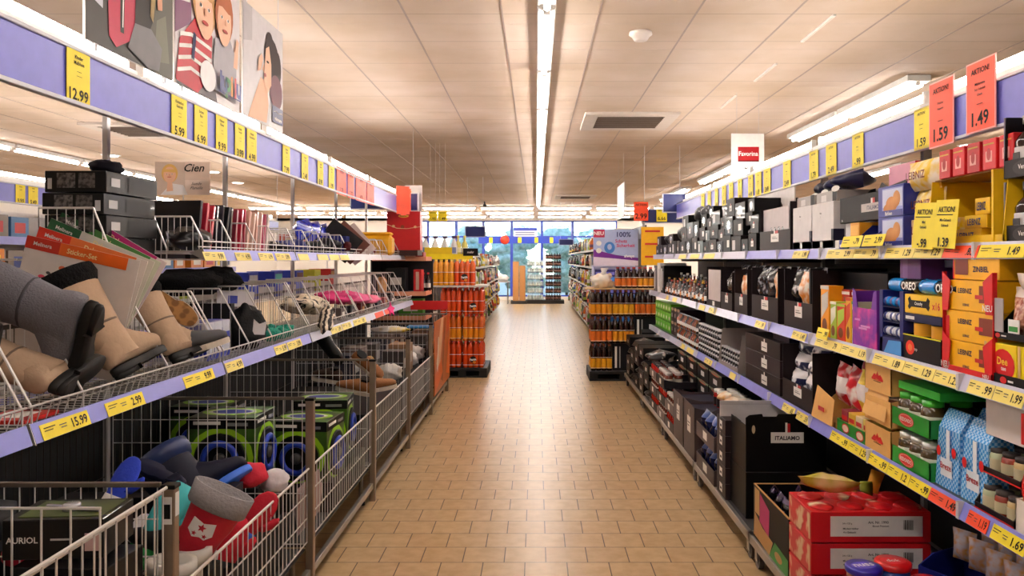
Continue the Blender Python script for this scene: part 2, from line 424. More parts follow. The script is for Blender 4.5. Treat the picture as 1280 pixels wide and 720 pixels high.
for i in range(14):
    ceiling_tube(-6.9, 1+1.52*i, 1.5, 'fluorescent batten in the row over the next aisle, %s from the camera end' % nth(i), 'fluorescent battens over the neighbouring aisle')
for i, (x, y) in enumerate([(3.15, 6.3), (3.15, 7.85), (3.15, 11.5), (3.15, 13.1), (3.15, 16), (3.15, 17.6), (5.8, 8), (5.8, 12)]):
    ceiling_tube(x, y, 1.5, 'twin-tube ceiling light behind the grocery shelves, %s from the camera end' % nth(i), 'twin-tube lights behind the grocery shelves', tubes=2, wd=.2)
for r_, y in enumerate((21.9, 24.2, 26.4)):
    for i in range(10):
        ceiling_tube(-8.2+1.65*i, y, 1.55, 'fluorescent batten across the far hall, %s from the bargain side, in the %s cross row' % (nth(i), nth(r_)), 'cross battens above the checkout hall', along=False, tubes=2, wd=.16)
# ceiling fittings
def diffuser(x, y, s, label):
    t = thing('air_diffuser', label, 'air vent', (x, y, HC)); fm = M('#cfc4ba', .5)
    f = MB(); f.box(-s/2, s/2, -s/2, -s*.36, -.03, 0, fm, .004).box(-s/2, s/2, s*.36, s/2, -.03, 0, fm, .004).box(-s/2, -s*.36, -s*.36, s*.36, -.03, 0, fm).box(s*.36, s/2, -s*.36, s*.36, -.03, 0, fm)
    f.box(-s*.36, s*.36, -s*.36, s*.36, -.012, -.005, M('#4b4038', .7)); f.build('frame', t)
    g = MB()
    for k in range(9):
        y0 = -s*.33+k*s*.66/8; g.box(-s*.36, s*.36, y0-.004, y0+.012, -.03, -.012, M('#6c5d52', .5), X=None)
    g.build('grille', t)
diffuser(1.0, 8.4, .98, 'square ceiling air vent with dark slats close to the aisle lights')
diffuser(.95, 18.6, .98, 'small-looking ceiling air vent far down the aisle')
diffuser(-4.6, 9.0, .98, 'ceiling air vent beyond the lilac bargain-side fascia')
mb = MB(); mb.lathe([(.075, -.0), (.078, -.018), (.06, -.03), (.045, -.055), (.02, -.06)][::-1], M('#e6ddd4', .4), 20)
mb.build('smoke_detector', loc=(.70, 5.14, HC-.001), label='round white smoke detector on the ceiling boards', cat='smoke detector')
for i, (x, y) in enumerate([(1.85, 5.05), (1.86, 6.24), (1.85, 7.4)]):  # thin white strips on the ceiling, running along the aisle
    m = MB(); m.box(-.012, .012, -.29, .29, -.014, 0, M('#f4f0ea', .35), .003); m.box(-.004, .004, -.27, .27, -.0155, -.013, M('#d8d0c6', .4))
    m.build('ceiling_slot', loc=(x, y, HC), label='thin white slot strip in the ceiling boards, %s from the camera end' % nth(i), cat='ceiling slot', group='slot strips in the ceiling')
for i, (x, y) in enumerate([(5.74, 10.2), (-6.2, 11.2), (-5.6, 13.3), (-5.9, 15.2)]):
    t = thing('downlight', ['round recessed downlight behind the grocery shelves', 'round recessed downlight over the neighbouring aisle, nearest the perfume poster', 'round recessed downlight over the neighbouring aisle, middle of three', 'round recessed downlight over the neighbouring aisle, farthest of three'][i], 'downlight', (x, y, HC))
    MB().lathe([(.11, -.012), (.13, -.01), (.135, 0)], housing, 20).build('rim', t)
    MB().lathe([(.09, -.02), (.1, -.013)], emit('spot_glow', '#fff6ee', 9), 20).build('lens', t)
mb = MB(); mb.rod((0, 0, 0), (0, 0, -.07), .02, dgrey, 8); lump(.05, .05, .045, dgrey, X=T(0, 0, -.15), mb=mb, amp=0)
mb.build('ceiling_camera', loc=(-1.35, 20.2, HC), label='small dark dome camera hanging from the far ceiling', cat='camera')

# ================================================================== SHELF CANOPIES (fascia above each run)
fascm = purple
def canopy(side, X, y0, y1, zb, zt, name_label, n_tubes=5, tz=.085):
    s = -1 if side == 'L' else 1
    t = thing('canopy_fascia', name_label, 'shelf canopy', (X, y0, zb)); L = y1-y0; H = zt-zb
    MB().box(-.006, .006, 0, L, 0.012, H-.012, fascm).build('fascia_board', t)
    MB().box(-.012, .014, 0, L, 0, .014, trimw, .002).box(-.012, .014, 0, L, H-.012, H, trimw, .002).build('edge_trim', t)
    # white reflector ledge carrying the tubes
    MB().box(min(s*.02, s*.26), max(s*.02, s*.26), 0, L, H-.02, H-.005, housing).build('ledge', t)
    n = n_tubes
    for k in range(n):
        a = k*L/n+.04; b = (k+1)*L/n-.04
        h = MB(); h.box(min(s*.06, s*.15), max(s*.06, s*.15), a, b, H-.004, H+.05, housing, .006); g = h.build('tube_housing', t)
        MB().rod((s*.105, a+.03, H+tz), (s*.105, b-.03, H+tz), .018, tubec, 8).build('tube', g)
        for yy in (a+.015, b-.03): MB().box(s*.105-.015, s*.105+.015, yy, yy+.02, H+.045, H+tz+.025, housing).build('tube_holder', g)
    rd = MB()
    for y in ((1.2, L-.02) if X < -4 else ()): rd.rod((s*.01, y, H-.01), (s*.01, y, HC-zb), .003, trimw, 6)
    if rd.v: rd.build('hanging_rod', t)
    return t
LZ0, LZ1, RZ0, RZ1 = 2.0, 2.187, 1.977, 2.16
LX, RX = -1.5, 1.69
canopy('L', LX, .2, 8.76, LZ0, LZ1, 'lilac price fascia above the bargain bins and wire baskets', 6)
canopy('R', RX, .6, 9.2, RZ0, RZ1, 'lilac price fascia above the near grocery shelves', 6)
canopy('L', -4.7, 2.6, 14, 2.0, 2.187, 'lilac price fascia seen beyond the bargain shelves', 6)

def endboard(x0, x1, y, z0, z1, label, rods=False):
    t = thing('header_board', label, 'header board', (x0, y, z0)); W, H = x1-x0, z1-z0
    MB().box(0, W, 0, .02, 0, H, M('#182566', .4)).build('panel', t)
    if rods: MB().rod((.03, .01, H), (.03, .01, HC-z0), .003, trimw, 6).build('hanging_rod', t); MB().rod((W-.03, .01, H), (W-.03, .01, HC-z0), .003, trimw, 6).build('hanging_rod', t)
    MB().box(-.01, W+.01, -.004, .024, -.012, 0, trimw).box(-.01, W+.01, -.004, .024, H, H+.01, trimw).box(-.012, 0, -.004, .024, 0, H, trimw).box(W, W+.012, -.004, .024, 0, H, trimw).build('edge_trim', t)
endboard(-1.70, -1.36, 8.80, 2.06, 2.25, 'dark blue header board above the red gift box')
endboard(-2.12, -1.74, 8.80, 2.08, 2.25, 'dark blue header board beside the orange price cards')
endboard(1.53, 1.95, 9.22, 2.07, 2.28, 'dark blue header board at the far end of the grocery fascia')
endboard(1.42, 1.95, 10.25, 1.99, 2.16, 'dark blue header strip carrying the red 2.99 card', True)
endboard(-1.3, -.95, 14.2, 1.92, 2.1, 'dark blue header board above the cleaning bottles', True)
endboard(.62, .98, 20.3, 1.88, 2.02, 'small dark blue header board beyond the nappy display', True)

# cards -------------------------------------------------------------
def card(side, X, p0, p1, z0, z1, m, price, lines, label, group, frame=None, name='price_card', off=.012, Y=None):
    """tall price card hung on a fascia; p0,p1 are the distances of its two edges down the aisle"""
    a, b = sorted((p0, p1)); W = b-a; H = z1-z0; s = 1 if side == 'L' else -1
    mb = MB(); mb.box(-W/2, W/2, 0, .002, 0, H, m)
    it = [('text', 'F', price, .5, .17, .21, ink, .9)]
    for i, (t, v, hh) in enumerate(lines): it.append(('text', 'F', t, .5, v, hh, ink, .8))
    if frame:
        mb.box(-W/2-.006, W/2+.006, .0005, .004, -.006, H+.006, frame)
    decals(mb, it, W, .002, H)
    return mb.build(name, loc=(X+s*off, (a+b)/2, z0), rz=90 if side == 'L' else -90, label=label, cat='price card', group=group)
GL = 'price cards on the bargain fascia'
def lines2(a, b): return [(a, .83, .065), (b, .73, .065), ('-------', .58, .008), ('--------', .5, .008)]
for p0, p1, pr, a, b in [(79, 108, '12.99', 'Kinder', 'Malbluse'), (211, 230, '5.99', 'Kleiderbox', 'Gestreift'), (240, 256, '6.99', 'Socken', 'Box'), (267, 281, '9.99', 'Pullover', 'Fleece'), (291, 303, '3.99', 'Kinder', 'Strumpf'), (306, 318, '4.99', 'Kinder', 'Handschuh'), (351, 360, '7.99', 'Damen', 'Schal'), (375, 383, '2.49', 'Kissen', 'Paar'), (395, 402, '8.99', 'Stiefel', 'Kinder'), (409, 416, '1.99', 'Kerze', 'Set')]:
    card('L', LX, Yat(p0, LX), Yat(p1, LX), LZ0+.002, LZ1-.002, yellow, pr, lines2(a, b), 'yellow %s %s price card on the bargain-side fascia, reading %s' % (a.lower(), b.lower(), pr), GL)
for i, (p0, p1) in enumerate([(419, 431), (433, 441), (443, 456), (457, 466)]):
    card('L', LX, Yat(p0, LX), Yat(p1, LX), LZ0-.01, LZ1+.01, orange, ['3.79', '2.22', '4.99', '1.11'][i], [('AKTION', .85, .1), ('Preis', .6, .05)], 'orange offer card on the bargain-side fascia, %s of four from the camera end' % nth(i), GL)
for i, y in enumerate((8.2, 8.45, 8.7)):   # cards that stick out into the aisle
    m = MB(); m.box(0, .16, 0, .003, 0, .3, [orange, orange, M('#e8781c')][i]); decals(m, [('text', 'F', 'AKTION', .5, .85, .08, ink), ('text', 'F', '%d.99' % (i+1), .5, .2, .2, ink)], .001, .003, .3)
    m.build('price_card', loc=(-1.49, y, 1.985), rz=40+15*i, label='narrow orange card turned out from the fascia end, %s' % ['nearest the camera', 'middle of three', 'closest to the blue board'][i], cat='price card', group=GL)
GR = 'price cards on the grocery fascia'
for p0, p1, pr, a, b in [(1146, 1165, '1.59', 'Gebaeck', 'Spekulatius'), (1068, 1082, '-.99', 'Feine', 'Kekse'), (1035, 1048, '2.49', 'Kaffee', 'Mild'), (1014, 1025, '1.79', 'Pralinen', 'Nuss'), (981, 990.5, '2.49', 'Espresso', 'Bohnen'), (956.5, 965, '3.49', 'Kaffee', 'Pads'), (946, 953.5, '1.19', 'Tee', 'Kamille'), (937, 943, '4.49', 'Kaffee', 'Gold'), (924, 929, '1.99', 'Milch', 'Schoko'), (913, 918, '2.29', 'Tafel', 'Zart'), (904, 909, '-.89', 'Kakao', 'Pulver'), (895, 899, '1.69', 'Honig', 'Glas'), (886, 890, '2.79', 'Nougat', 'Creme'), (878, 882, '-.79', 'Zucker', 'fein')]:
    card('R', RX, Yat(p0, RX), Yat(p1, RX), RZ0+.002, RZ1-.002, yellow, pr, [('AKTION!' if p0 > 1000 else a, .87, .07), (b, .6, .04), ('------', .5, .01)], 'yellow %s %s price card on the grocery fascia, reading %s' % (a.lower(), b.lower(), pr), GR)
pinkf = M('#f29a90', .4)
card('R', RX, Yat(1168, RX), Yat(1197, RX), RZ0-.005, RZ1+.075, orange, '1.59', [('AKTION!', .87, .085), ('Frischer', .66, .04), ('Kaugummi', .57, .04), ('------', .38, .01)], 'framed red-orange offer card for frischer kaugummi, beside a yellow card', GR, frame=pinkf, off=.02)
card('R', RX, Yat(1215, RX), Yat(1250, RX), RZ0+.01, RZ1+.085, orange, '1.49', [('AKTION!', .87, .085), ('Milchcreme', .68, .04), ('Fein Vollmilch', .6, .035), ('Classic', .52, .035), ('------', .38, .01)], 'framed red-orange offer card for milchcreme, closest to the bottles', GR, frame=pinkf, off=.02)
for i, (p0, p1) in enumerate([(18, 30), (34, 46), (70, 80)]):
    card('L', -4.7, Yat(p0, -4.7), Yat(p1, -4.7), 2.0, 2.187, yellow, ['9.99', '5.49', '3.29'][i], [('Aktion', .85, .06), ('Textil', .7, .05)], 'yellow price card on the fascia beyond the bargain shelves, %s of three from the camera' % nth(i), 'price cards on the neighbouring fascia')

def facing_card(x0, x1, y, z0, z1, m, price, top, label, name='price_card', cat='price card', hang=True):
    W, H = x1-x0, z1-z0; mb = MB(); mb.box(-W/2, W/2, 0, .003, 0, H, m)
    decals(mb, [('text', 'F', price, .5, .25, .28, ink, .86), ('text', 'F', top, .5, .85, .12, ink, .9)], W, .003, H)
    if hang:
        for sx in (-1, 1): mb.rod((sx*W*.3, .0015, H-.002), (sx*W*.3, .0015, HC-z0), .0015, trimw)
    mb.build(name, loc=((x0+x1)/2, y, z0), label=label, cat=cat)
facing_card(1.30, 1.49, 10.2, 2.01, 2.26, orange, '2.99', 'AKTION', 'red-orange card reading 2.99 at the far shelf end', hang=False)
facing_card(1.60, 1.74, 10.2, 2.0, 2.17, yellow, '6.66', 'AKTION', 'small yellow card reading 6.66 on the blue header strip', hang=False)
facing_card(-1.41, -1.30, 10.1, 2.0, 2.13, yellow, '-.95', 'AKTION', 'yellow hanging card above the orange drinks, on the bargain shelf side')
facing_card(-1.29, -1.17, 10.1, 2.0, 2.13, yellow, '1.49', 'AKTION', 'yellow hanging card above the orange drinks, on the aisle side')

# ================================================================== POSTERS
def poster(x, y0, y1, z0, z1, label, draw):
    W, H = y1-y0, z1-z0; t = thing('hanging_poster', label, 'poster', (x, (y0+y1)/2, z0), 90)
    mb = MB(); mb.box(-W/2, W/2, 0, .008, 0, H, M('#d9d3cf', .3)); draw(mb, W, H); mb.build('panel', t)
    r = MB()
    for sx in (-.4, .4): r.rod((sx*W, .004, H), (sx*W, .004, HC-z0-.0), .002, trimw)
    r.build('hanger', t)
    for sx in (-.4, .4): MB().box(sx*W-.008, sx*W+.008, -.002, .01, -.025, .01, trimw).build('bracket', t)
skin = M('#e2b394', .5); skin2 = M('#c98f70', .5); hairb = M('#b98a50', .6); hairr = M('#a85a30', .6); haird = M('#2a1c20', .5)
def blob(cx, cy, rx, ry, n=18, sq=1.0, rot=0):
    o = []
    for k in range(n):
        t = 2*math.pi*k/n; x = rx*math.cos(t); y = ry*math.sin(t); a = math.radians(rot)
        o.append((cx+x*math.cos(a)-y*math.sin(a), cy+x*math.sin(a)+y*math.cos(a)))
    return o
def art(mb, W, H, layers):
    e = .0015
    for m, pts in layers:
        e += .0006; mb.poly([((u-.5)*W, (v-.5)*H) for u, v in pts], m, T(0, -e, H/2) @ R(90, 'X'))
    return e
def face(cx, cy, r, skinm, hairm, asp=1.25, tilt=0):
    ink2 = M('#5a3026', .6)
    L = [(hairm, blob(cx, cy+r*.25, r*1.15, r*1.15*asp, rot=tilt)), (skinm, blob(cx, cy-r*.1, r*.88, r*asp, rot=tilt)),
         (hairm, [(cx-r*.95, cy+r*.5), (cx-r*.3, cy+r*.62), (cx+r*.5, cy+r*.45), (cx+r*.95, cy+r*.5), (cx+r*.6, cy+r*1.2), (cx-r*.6, cy+r*1.2)])]
    for s in (-1, 1):
        L += [(white, blob(cx+s*r*.38, cy+r*.05, r*.16, r*.09, 10)), (ink, blob(cx+s*r*.38, cy+r*.05, r*.07, r*.08, 10))]
    L += [(skin2, [(cx-r*.06, cy), (cx+r*.06, cy), (cx+r*.14, cy-r*.3), (cx-r*.1, cy-r*.3)]), (M('#b04038', .5), blob(cx, cy-r*.62, r*.32, r*.1, 12))]
    return L
def draw1(mb, W, H):
    dk = M('#26221f', .4); L = [(M('#3b3733', .4), [(0, 0), (1, 0), (1, 1), (0, 1)]), (M('#4d4c40', .5), [(.68, 0), (1, 0), (1, 1), (.72, 1)]), (M('#6a6a5a', .5), [(.75, .1), (.95, .15), (.9, .6), (.78, .5)])]
    L += [(M('#c3c6d0', .5), [(.08, .35), (.16, .32), (.18, 1), (.1, 1)]), (M('#b01840', .5), [(.22, .12), (.30, .05), (.52, .22), (.56, .6), (.5, 1), (.2, 1)]), (dk, [(.34, .2), (.38, .2), (.4, 1), (.34, 1)]), (white, [(.36, .25), (.37, .25), (.395, 1), (.375, 1)]), (dk, [(.5, .3), (.62, .22), (.74, .5), (.78, 1), (.52, 1)]), (M('#77767a', .6), [(.42, .1), (.66, .0), (.8, .02), (.84, .25), (.7, .38), (.5, .35)]), (skin2, [(.78, .6), (.84, .62), (.84, .75), (.77, .75)]), (M('#8c7440', .5), [(.68, .5), (.72, .45), (.78, .9), (.72, 1)])]
    L += face(.42, .86, .09, skin, hairb)
    L = [(m, [(u, v*.62) for u, v in pts]) for m, pts in L]
    L[0] = (L[0][0], [(0, 0), (1, 0), (1, 1), (0, 1)])
    art(mb, W, H, L)
def draw2(mb, W, H):
    rw = two('#b0182c', '#efe9e6', 9, .5, .5, .04, 'wave', stretch=(.3, .3, 1.4)); gs = M('#a9a6ae', .6)
    L = [(M('#d6d0d2', .4), [(0, 0), (1, 0), (1, 1), (0, 1)]), (M('#7a4a6a', .5), [(0, .3), (.22, .42), (.2, 1), (0, 1)]), (white, [(.0, .62), (.2, .66), (.2, .69), (0, .65)]), (white, [(.0, .75), (.2, .79), (.2, .82), (0, .78)]), (white, [(.0, .5), (.2, .54), (.2, .57), (0, .53)]), (M('#554b50', .5), [(.02, 0), (.6, 0), (.5, .25), (.1, .15)]),
         (M('#b0182c', .5), [(0, .02), (.3, .0), (.5, .15), (.52, .42), (.3, .5), (.05, .28)])]+[(white, [(.02+.01*q, .07+.075*q), (.2, .12+.07*q), (.5, .06+.075*q+.03), (.5, .085+.075*q+.03), (.2, .145+.07*q), (.02+.01*q, .095+.075*q)]) for q in range(4)]+[(M('#1c2450', .5), [(.2, .2), (.24, .19), (.27, .36), (.23, .37)]), (gs, [(.5, .08), (.9, .05), (.92, .35), (.8, .48), (.55, .42)]), (skin, [(.86, .3), (.93, .3), (.96, .5), (.92, .52), (.88, .42)]), (M('#efeef0', .6), blob(.44, .14, .12, .1))]
    L += face(.38, .56, .15, skin, hairb, 1.2, 10)+face(.68, .58, .13, skin, hairr, 1.3, -5)
    e = art(mb, W, H, L)
    for k, (c, cl) in enumerate(zip('lupilu', ['#1c2a7c', '#1c2a7c', '#2f8a4a', '#d0852a', '#c02a2a', '#1c2a7c'])):
        mb.text(c, .1 if c in 'lip' else .075, M(cl, .4), T((.60+.062*k-.5)*W, -e-.002, H*(.135+(.012 if c in 'li' else (-.012 if c == 'p' else 0)))) @ R(90, 'X'), bold=.04)
    mb.poly([((.56-.5)*W, -.003), ((.95-.5)*W, -.003), ((.95-.5)*W, .003), ((.56-.5)*W, .003)], M('#1c2a7c'), T(0, -e-.002, H*.075) @ R(90, 'X'))
def draw3(mb, W, H):
    L = [(M('#cfccd0', .4), [(0, 0), (1, 0), (1, 1), (0, 1)]), (M('#b8b4b8', .4), [(.0, .65), (.2, .7), (.2, 1), (0, 1)]), (M('#dcdadd', .4), [(.6, 0), (1, 0), (1, .4), (.7, .3)]),
         (skin, [(.1, .0), (.55, .02), (.6, .2), (.55, .4), (.4, .42), (.2, .15)]), (haird, blob(.68, .66, .2, .2)), (haird, blob(.84, .6, .1, .17)), (M('#5a1c34', .5), blob(.8, .36, .17, .17)), (haird, blob(.62, .78, .1, .12)),
         (skin, [(.46, .4), (.52, .72), (.6, .76), (.66, .6), (.66, .4), (.56, .3)]), (skin, [(.46, .56), (.42, .5), (.47, .48)]), (ink, blob(.56, .6, .035, .012, 8)), (M('#9a3030'), blob(.49, .46, .03, .02, 8)), (skin, [(.3, .45), (.38, .48), (.44, .6), (.4, .64), (.33, .58)]), (M('#3c3f6c', .4), [(.68, .06), (.97, .06), (.97, .22), (.68, .22)])]
    e = art(mb, W, H, L)
    mb.text('miomare', .022, white, T(.325*W, -e-.002, H*.1) @ R(90, 'X'), maxw=.25*W)
    mb.path([(.2*W, -e-.002, H*.16), (.27*W, -e-.002, H*.175), (.33*W, -e-.002, H*.16), (.4*W, -e-.002, H*.175), (.45*W, -e-.002, H*.17)], .002, white)
poster(-1.5, 2.555, 3.165, 2.235, 2.9, 'hanging poster of a figure in a crimson jacket and grey trousers', draw1)
poster(-1.5, 3.185, 3.88, 2.235, 2.93, 'hanging poster of two smiling children with coloured lettering', draw2)
poster(-1.5, 3.93, 4.54, 2.245, 2.83, 'hanging poster of a dark-haired woman touching her cheek', draw3)
# perfume poster on a pole, facing the camera
t = thing('hanging_poster', 'small beige beauty poster of a blonde woman with a dark script logo', 'poster', (-2.2, 4.78, 1.9))
mb = MB(); W, H = .34, .205; mb.box(-W/2, W/2, 0, .006, 0, H, M('#d8c2b2', .4))
e = art(mb, W, H, [(M('#c9b5a6'), [(0, 0), (.55, 0), (.55, 1), (0, 1)]), (M('#e4d2c4'), [(.55, .0), (1, 0), (1, .45), (.55, .45)]), (M('#eceaea'), [(.1, 0), (.6, 0), (.52, .3), (.3, .35)])]+face(.27, .62, .13, skin, M('#d8ac5c', .5), 1.9)+[(skin, [(.22, .1), (.34, .12), (.32, .45), (.24, .42)])])
mb.text('Cien', .05, ink, T(.23*W, -e-.002, H*.82) @ R(90, 'X'), bold=.015, shear=.3)
for k, s_ in enumerate(('Suede', 'Flanelle')): mb.text(s_, .018, ink, T(.27*W, -e-.002, H*(.34-.13*k)) @ R(90, 'X'), shear=.4, bold=0)
mb.build('panel', t); MB().rod((0, .01, -.32), (0, .01, .1), .004, trimw, 6).rod((.0, .006, .06), (.0, .03, .06), .004, trimw).build('pole', t)
# white hanging sign with the red label
t = thing('hanging_sign', 'white hanging sign with a red label above the grocery fascia', 'sign', (1.93, 7.0, 2.262)); W, H = .30, .385
mb = MB(); mb.box(-W/2, W/2, 0, .006, 0, H, M('#ece9e6', .4))
decals(mb, [('rect', 'F', .2, .34, .84, .68, M('#a3161e', .4)), ('rect', 'F', .2, .33, .84, .36, M('#5a0c12')), ('text', 'F', 'Favorina', .52, .52, .11, white, .58), ('text', 'F', 'feine', .5, .17, .06, ink), ('text', 'F', 'Schokolade', .5, .08, .05, ink, .8)], W, .006, H); mb.build('panel', t)
MB().rod((-.1, .003, H), (-.1, .003, HC-2.262), .0015, trimw).rod((.1, .003, H), (.1, .003, HC-2.262), .0015, trimw).build('hanger', t)
# white blank signs
mb = MB(); mb.box(0, .2, 0, .01, 0, .3, M('#d8d4d2', .5)); mb.rod((.1, .005, .3), (.1, .005, HC-2.06), .002, trimw)
mb.build('hanging_sign', loc=(-1.53, 8.95, 2.06), label='blank pale sign sticking up behind the blue header board', cat='sign')
mb = MB(); mb.box(0, .012, 0, .9, 0, .5, M('#cfcac8', .5)); mb.rod((.006, .1, .5), (.006, .1, HC-2.1), .002, trimw).rod((.006, .8, .5), (.006, .8, HC-2.1), .002, trimw)
mb.build('hanging_sign', loc=(1.25, 10.9, 2.1), label='pale hanging sign edge above the sanitary display', cat='sign')
# ================================================================== GROCERY SHELVES (side R)
RB = [1.12+1.34*k for k in range(7)]           # bay boundaries 1.12 .. 9.16
RXT = {1: 1.42, 2: 1.37, 3: 1.37}; RZT = {1: 1.548, 2: 1.128, 3: .718}; RBACK = 1.93
backm = two('#17151a', '#2b272c', 1, .5, .5, .2, 'wave', stretch=(1, 45, 1)); shelfm = M('#3a4148', .45, .2); railp = M('#7d7fd0', .3, name='lilac_price_rail'); railsheen = M('#b9b9cf', .3, name='pale_price_rail')  # paler rail tone: reflection on the lilac rails put into their colour
BAYN = ['the cut-off bay at the camera', 'the biscuit bay', 'the dark brown carton bay', 'the coffee bay', 'the bottle bay', 'the farthest grocery bay']
for i in range(6):
    y0, y1 = RB[i], RB[i+1]; g = .004
    t = thing('grocery_shelf_bay', 'dark metal grocery shelf unit forming %s' % BAYN[i], 'shelf unit', (RBACK, y0, 0), group='grocery shelf units')
    def W(mb): return mb                       # local x = world x - RBACK, local y = world y - y0
    MB().box(0, .02, g, y1-y0-g, .1, 1.66, backm).build('back_panel', t)
    u = MB(); u.box(-.02, .02, -.02+g, .016, 0, 2.13, M('#a29e9a', .4, .5)).box(RX-RBACK+.1, -.02, 0, .012, 2.12, 2.136, M('#a29e9a', .4, .5))
    u.build('upright', t)
    for tier in (1, 2, 3):
        X, z = RXT[tier]-RBACK, RZT[tier]
        s = MB().box(X, 0, g, y1-y0-g, z-.028, z, shelfm, .002).build('shelf', t)
        for k in range(2):
            a = k*(y1-y0)/2+.006; b = (k+1)*(y1-y0)/2-.006; r = MB()
            zb = z-.047; col = railp if (i <= 1 and tier == 3) or i == 2 or (tier == 3 and i < 4) else railsheen
            v = [(X-.020, a, zb), (X-.020, b, zb), (X-.001, b, z+.006), (X-.001, a, z+.006)]
            v2 = [(x+.004, y, zz) for x, y, zz in v]
            r.add(v+v2, [(0, 3, 2, 1), (4, 5, 6, 7), (0, 1, 5, 4), (1, 2, 6, 5), (2, 3, 7, 6), (3, 0, 4, 7)], col)
            for yy in (a-.004, b-.001): r.box(X-.022, X, yy, yy+.005, zb-.002, z+.007, M('#d8d8de', .3))
            r.build('price_rail', s)
    # hanging arms of the shelves
    br = MB()
    for tier in (1, 2, 3): br.box(RXT[tier]-RBACK+.06, 0, 0, .004, RZT[tier]-.07, RZT[tier]-.03, steel)
    br.box(-.02, .0, 0, .003, .6, 1.5, steel); br.build('shelf_bracket', t)
# wheeled bases
BX = 1.05
for i in range(6):
    y0, y1 = RB[i], RB[i+1]
    t = thing('wheeled_base', 'low wheeled goods trolley standing under %s' % BAYN[i], 'trolley', (BX, y0, 0), group='wheeled bases under the grocery shelves'); W_ = RBACK-.04-BX; L = y1-y0-.015
    f = MB(); f.box(0, .025, 0, L, .105, .15, steel, .003).box(W_-.025, W_, 0, L, .105, .15, steel).box(0, W_, 0, .025, .105, .15, steel).box(0, W_, L-.025, L, .105, .15, steel); f.build('frame', t)
    MB().box(.025, W_-.025, .025, L-.025, .14, .149, dgrey).build('deck', t)
    for (cx, cy) in ((.035, .06), (W_-.06, .06), (.035, L-.06), (W_-.06, L-.06)):
        c = MB(); c.box(cx-.02, cx+.02, cy-.025, cy+.025, .09, .105, steel); c.box(cx-.019, cx-.015, cy-.02, cy+.02, .04, .095, steel); c.box(cx+.015, cx+.019, cy-.02, cy+.02, .04, .095, steel)
        c = c.build('caster', t); wm = MB(); wm.rod((cx-.012, cy, .043), (cx+.012, cy, .043), .042, M('#5a5654', .5), 16); wm.rod((cx-.015, cy, .043), (cx+.015, cy, .043), .02, silver, 10); wm.build('wheel', c)
MB().box(BX+.12, RBACK-.05, RB[0], RB[-1], 0, .05, M('#2b2420', .7)).build('plinth', label='dark floor plinth behind the wheels of the grocery shelves', cat='plinth', loc=(0, 0, 0))

# price labels on the rails ------------------------------------------
def rail_label(side, tier, p0, p1, m, txt, i, name='price_label', h=.043, words_=None, X=None, zr=None):
    a, b = sorted((p0, p1)); W = b-a-.004; s = -1 if side == 'R' else 1
    X = X if X is not None else RXT[tier]; z = zr if zr is not None else RZT[tier]
    mb = MB(); mb.box(-W/2, W/2, 0, .0015, 0, h, m)
    it = []
    if txt: it.append(('text', 'F', txt, .78 if W > .1 else .6, .5, .62, ink, .34)); it += [('rect', 'F', .05, .7, .28, .76, ink), ('rect', 'F', .05, .52, .22, .57, ink), ('rect', 'F', .35, .6, .5, .66, dgrey), ('rect', 'F', .37, .42, .49, .48, dgrey)]
    decals(mb, it, W, .0015, h)
    side_n = 'grocery' if side == 'R' else 'bargain'
    o = mb.build(name); tilt = math.degrees(math.atan2(.019, .053))
    o.matrix_world = T(X+s*.0225, (a+b)/2, z-.0435) @ R(-90 if side == 'R' else 90, 'Z') @ R(-tilt if True else 0, 'X')
    tn = {1: 'top', 2: 'middle', 3: 'lowest', 0: 'middle'}[tier]
    colr = {'yellow_card': 'yellow', 'orange_card': 'orange'}.get(m.name.split('.')[0], 'pale yellow')
    tag(o, '%s price label on the %s %s rail, %s from the camera end' % (colr, tn, side_n, nth(i)), 'price label', 'price labels on the %s %s rail' % (tn, side_n)); return o
seq = {1: [(1280, 1221, yellow, '1.49'), (1221, 1177, orange, '.85'), (1177, 1141, yellowp, '1.29'), (1141, 1105, yellowp, '1.29'), (1098, 1066, yellowp, '.79'), (1066, 1032, yellowp, '2.99'), (1009, 990, yellowp, '1.99'), (892, 879, yellowp, ''), (873, 862, yellowp, ''), (857, 848, yellowp, '')],
       2: [(1278, 1240, yellowp, '1.99'), (1240, 1208, yellowp, '.99'), (1198, 1166, yellowp, '1.29'), (1166, 1128, yellowp, '1.29'), (1128, 1090, yellowp, '1.89'), (1084, 1050, yellowp, '1.19'), (1050, 1018, yellowp, '.79'), (1006, 989, yellowp, '1.49'), (955, 943, yellowp, '.99'), (894, 885, yellowp, '2.2'), (880, 873, yellowp, ''), (845, 840, yellowp, ''), (835, 832, yellowp, '')],
       3: [(1280, 1237, yellow, '1.69'), (1233, 1207, orange, '1.19'), (1196, 1160, orange, '1.49'), (1160, 1135, yellow, '-.99'), (1135, 1108, yellow, '1.2'), (1108, 1083, yellow, '-.99'), (1083, 1060, yellow, '1.29'), (1060, 1037, yellow, '-.99'), (1010, 994, yellowp, '.59'), (992, 977, yellowp, '.65'), (918, 911, yellowp, ''), (889, 880, yellowp, '2.1'), (866, 858, yellowp, ''), (855, 850, yellowp, '')]}
for tier, L_ in seq.items():
    for i, (p0, p1, m, tx) in enumerate(L_): rail_label('R', tier, Yat(p0, RXT[tier]-.02), Yat(p1, RXT[tier]-.02), m, tx, i)

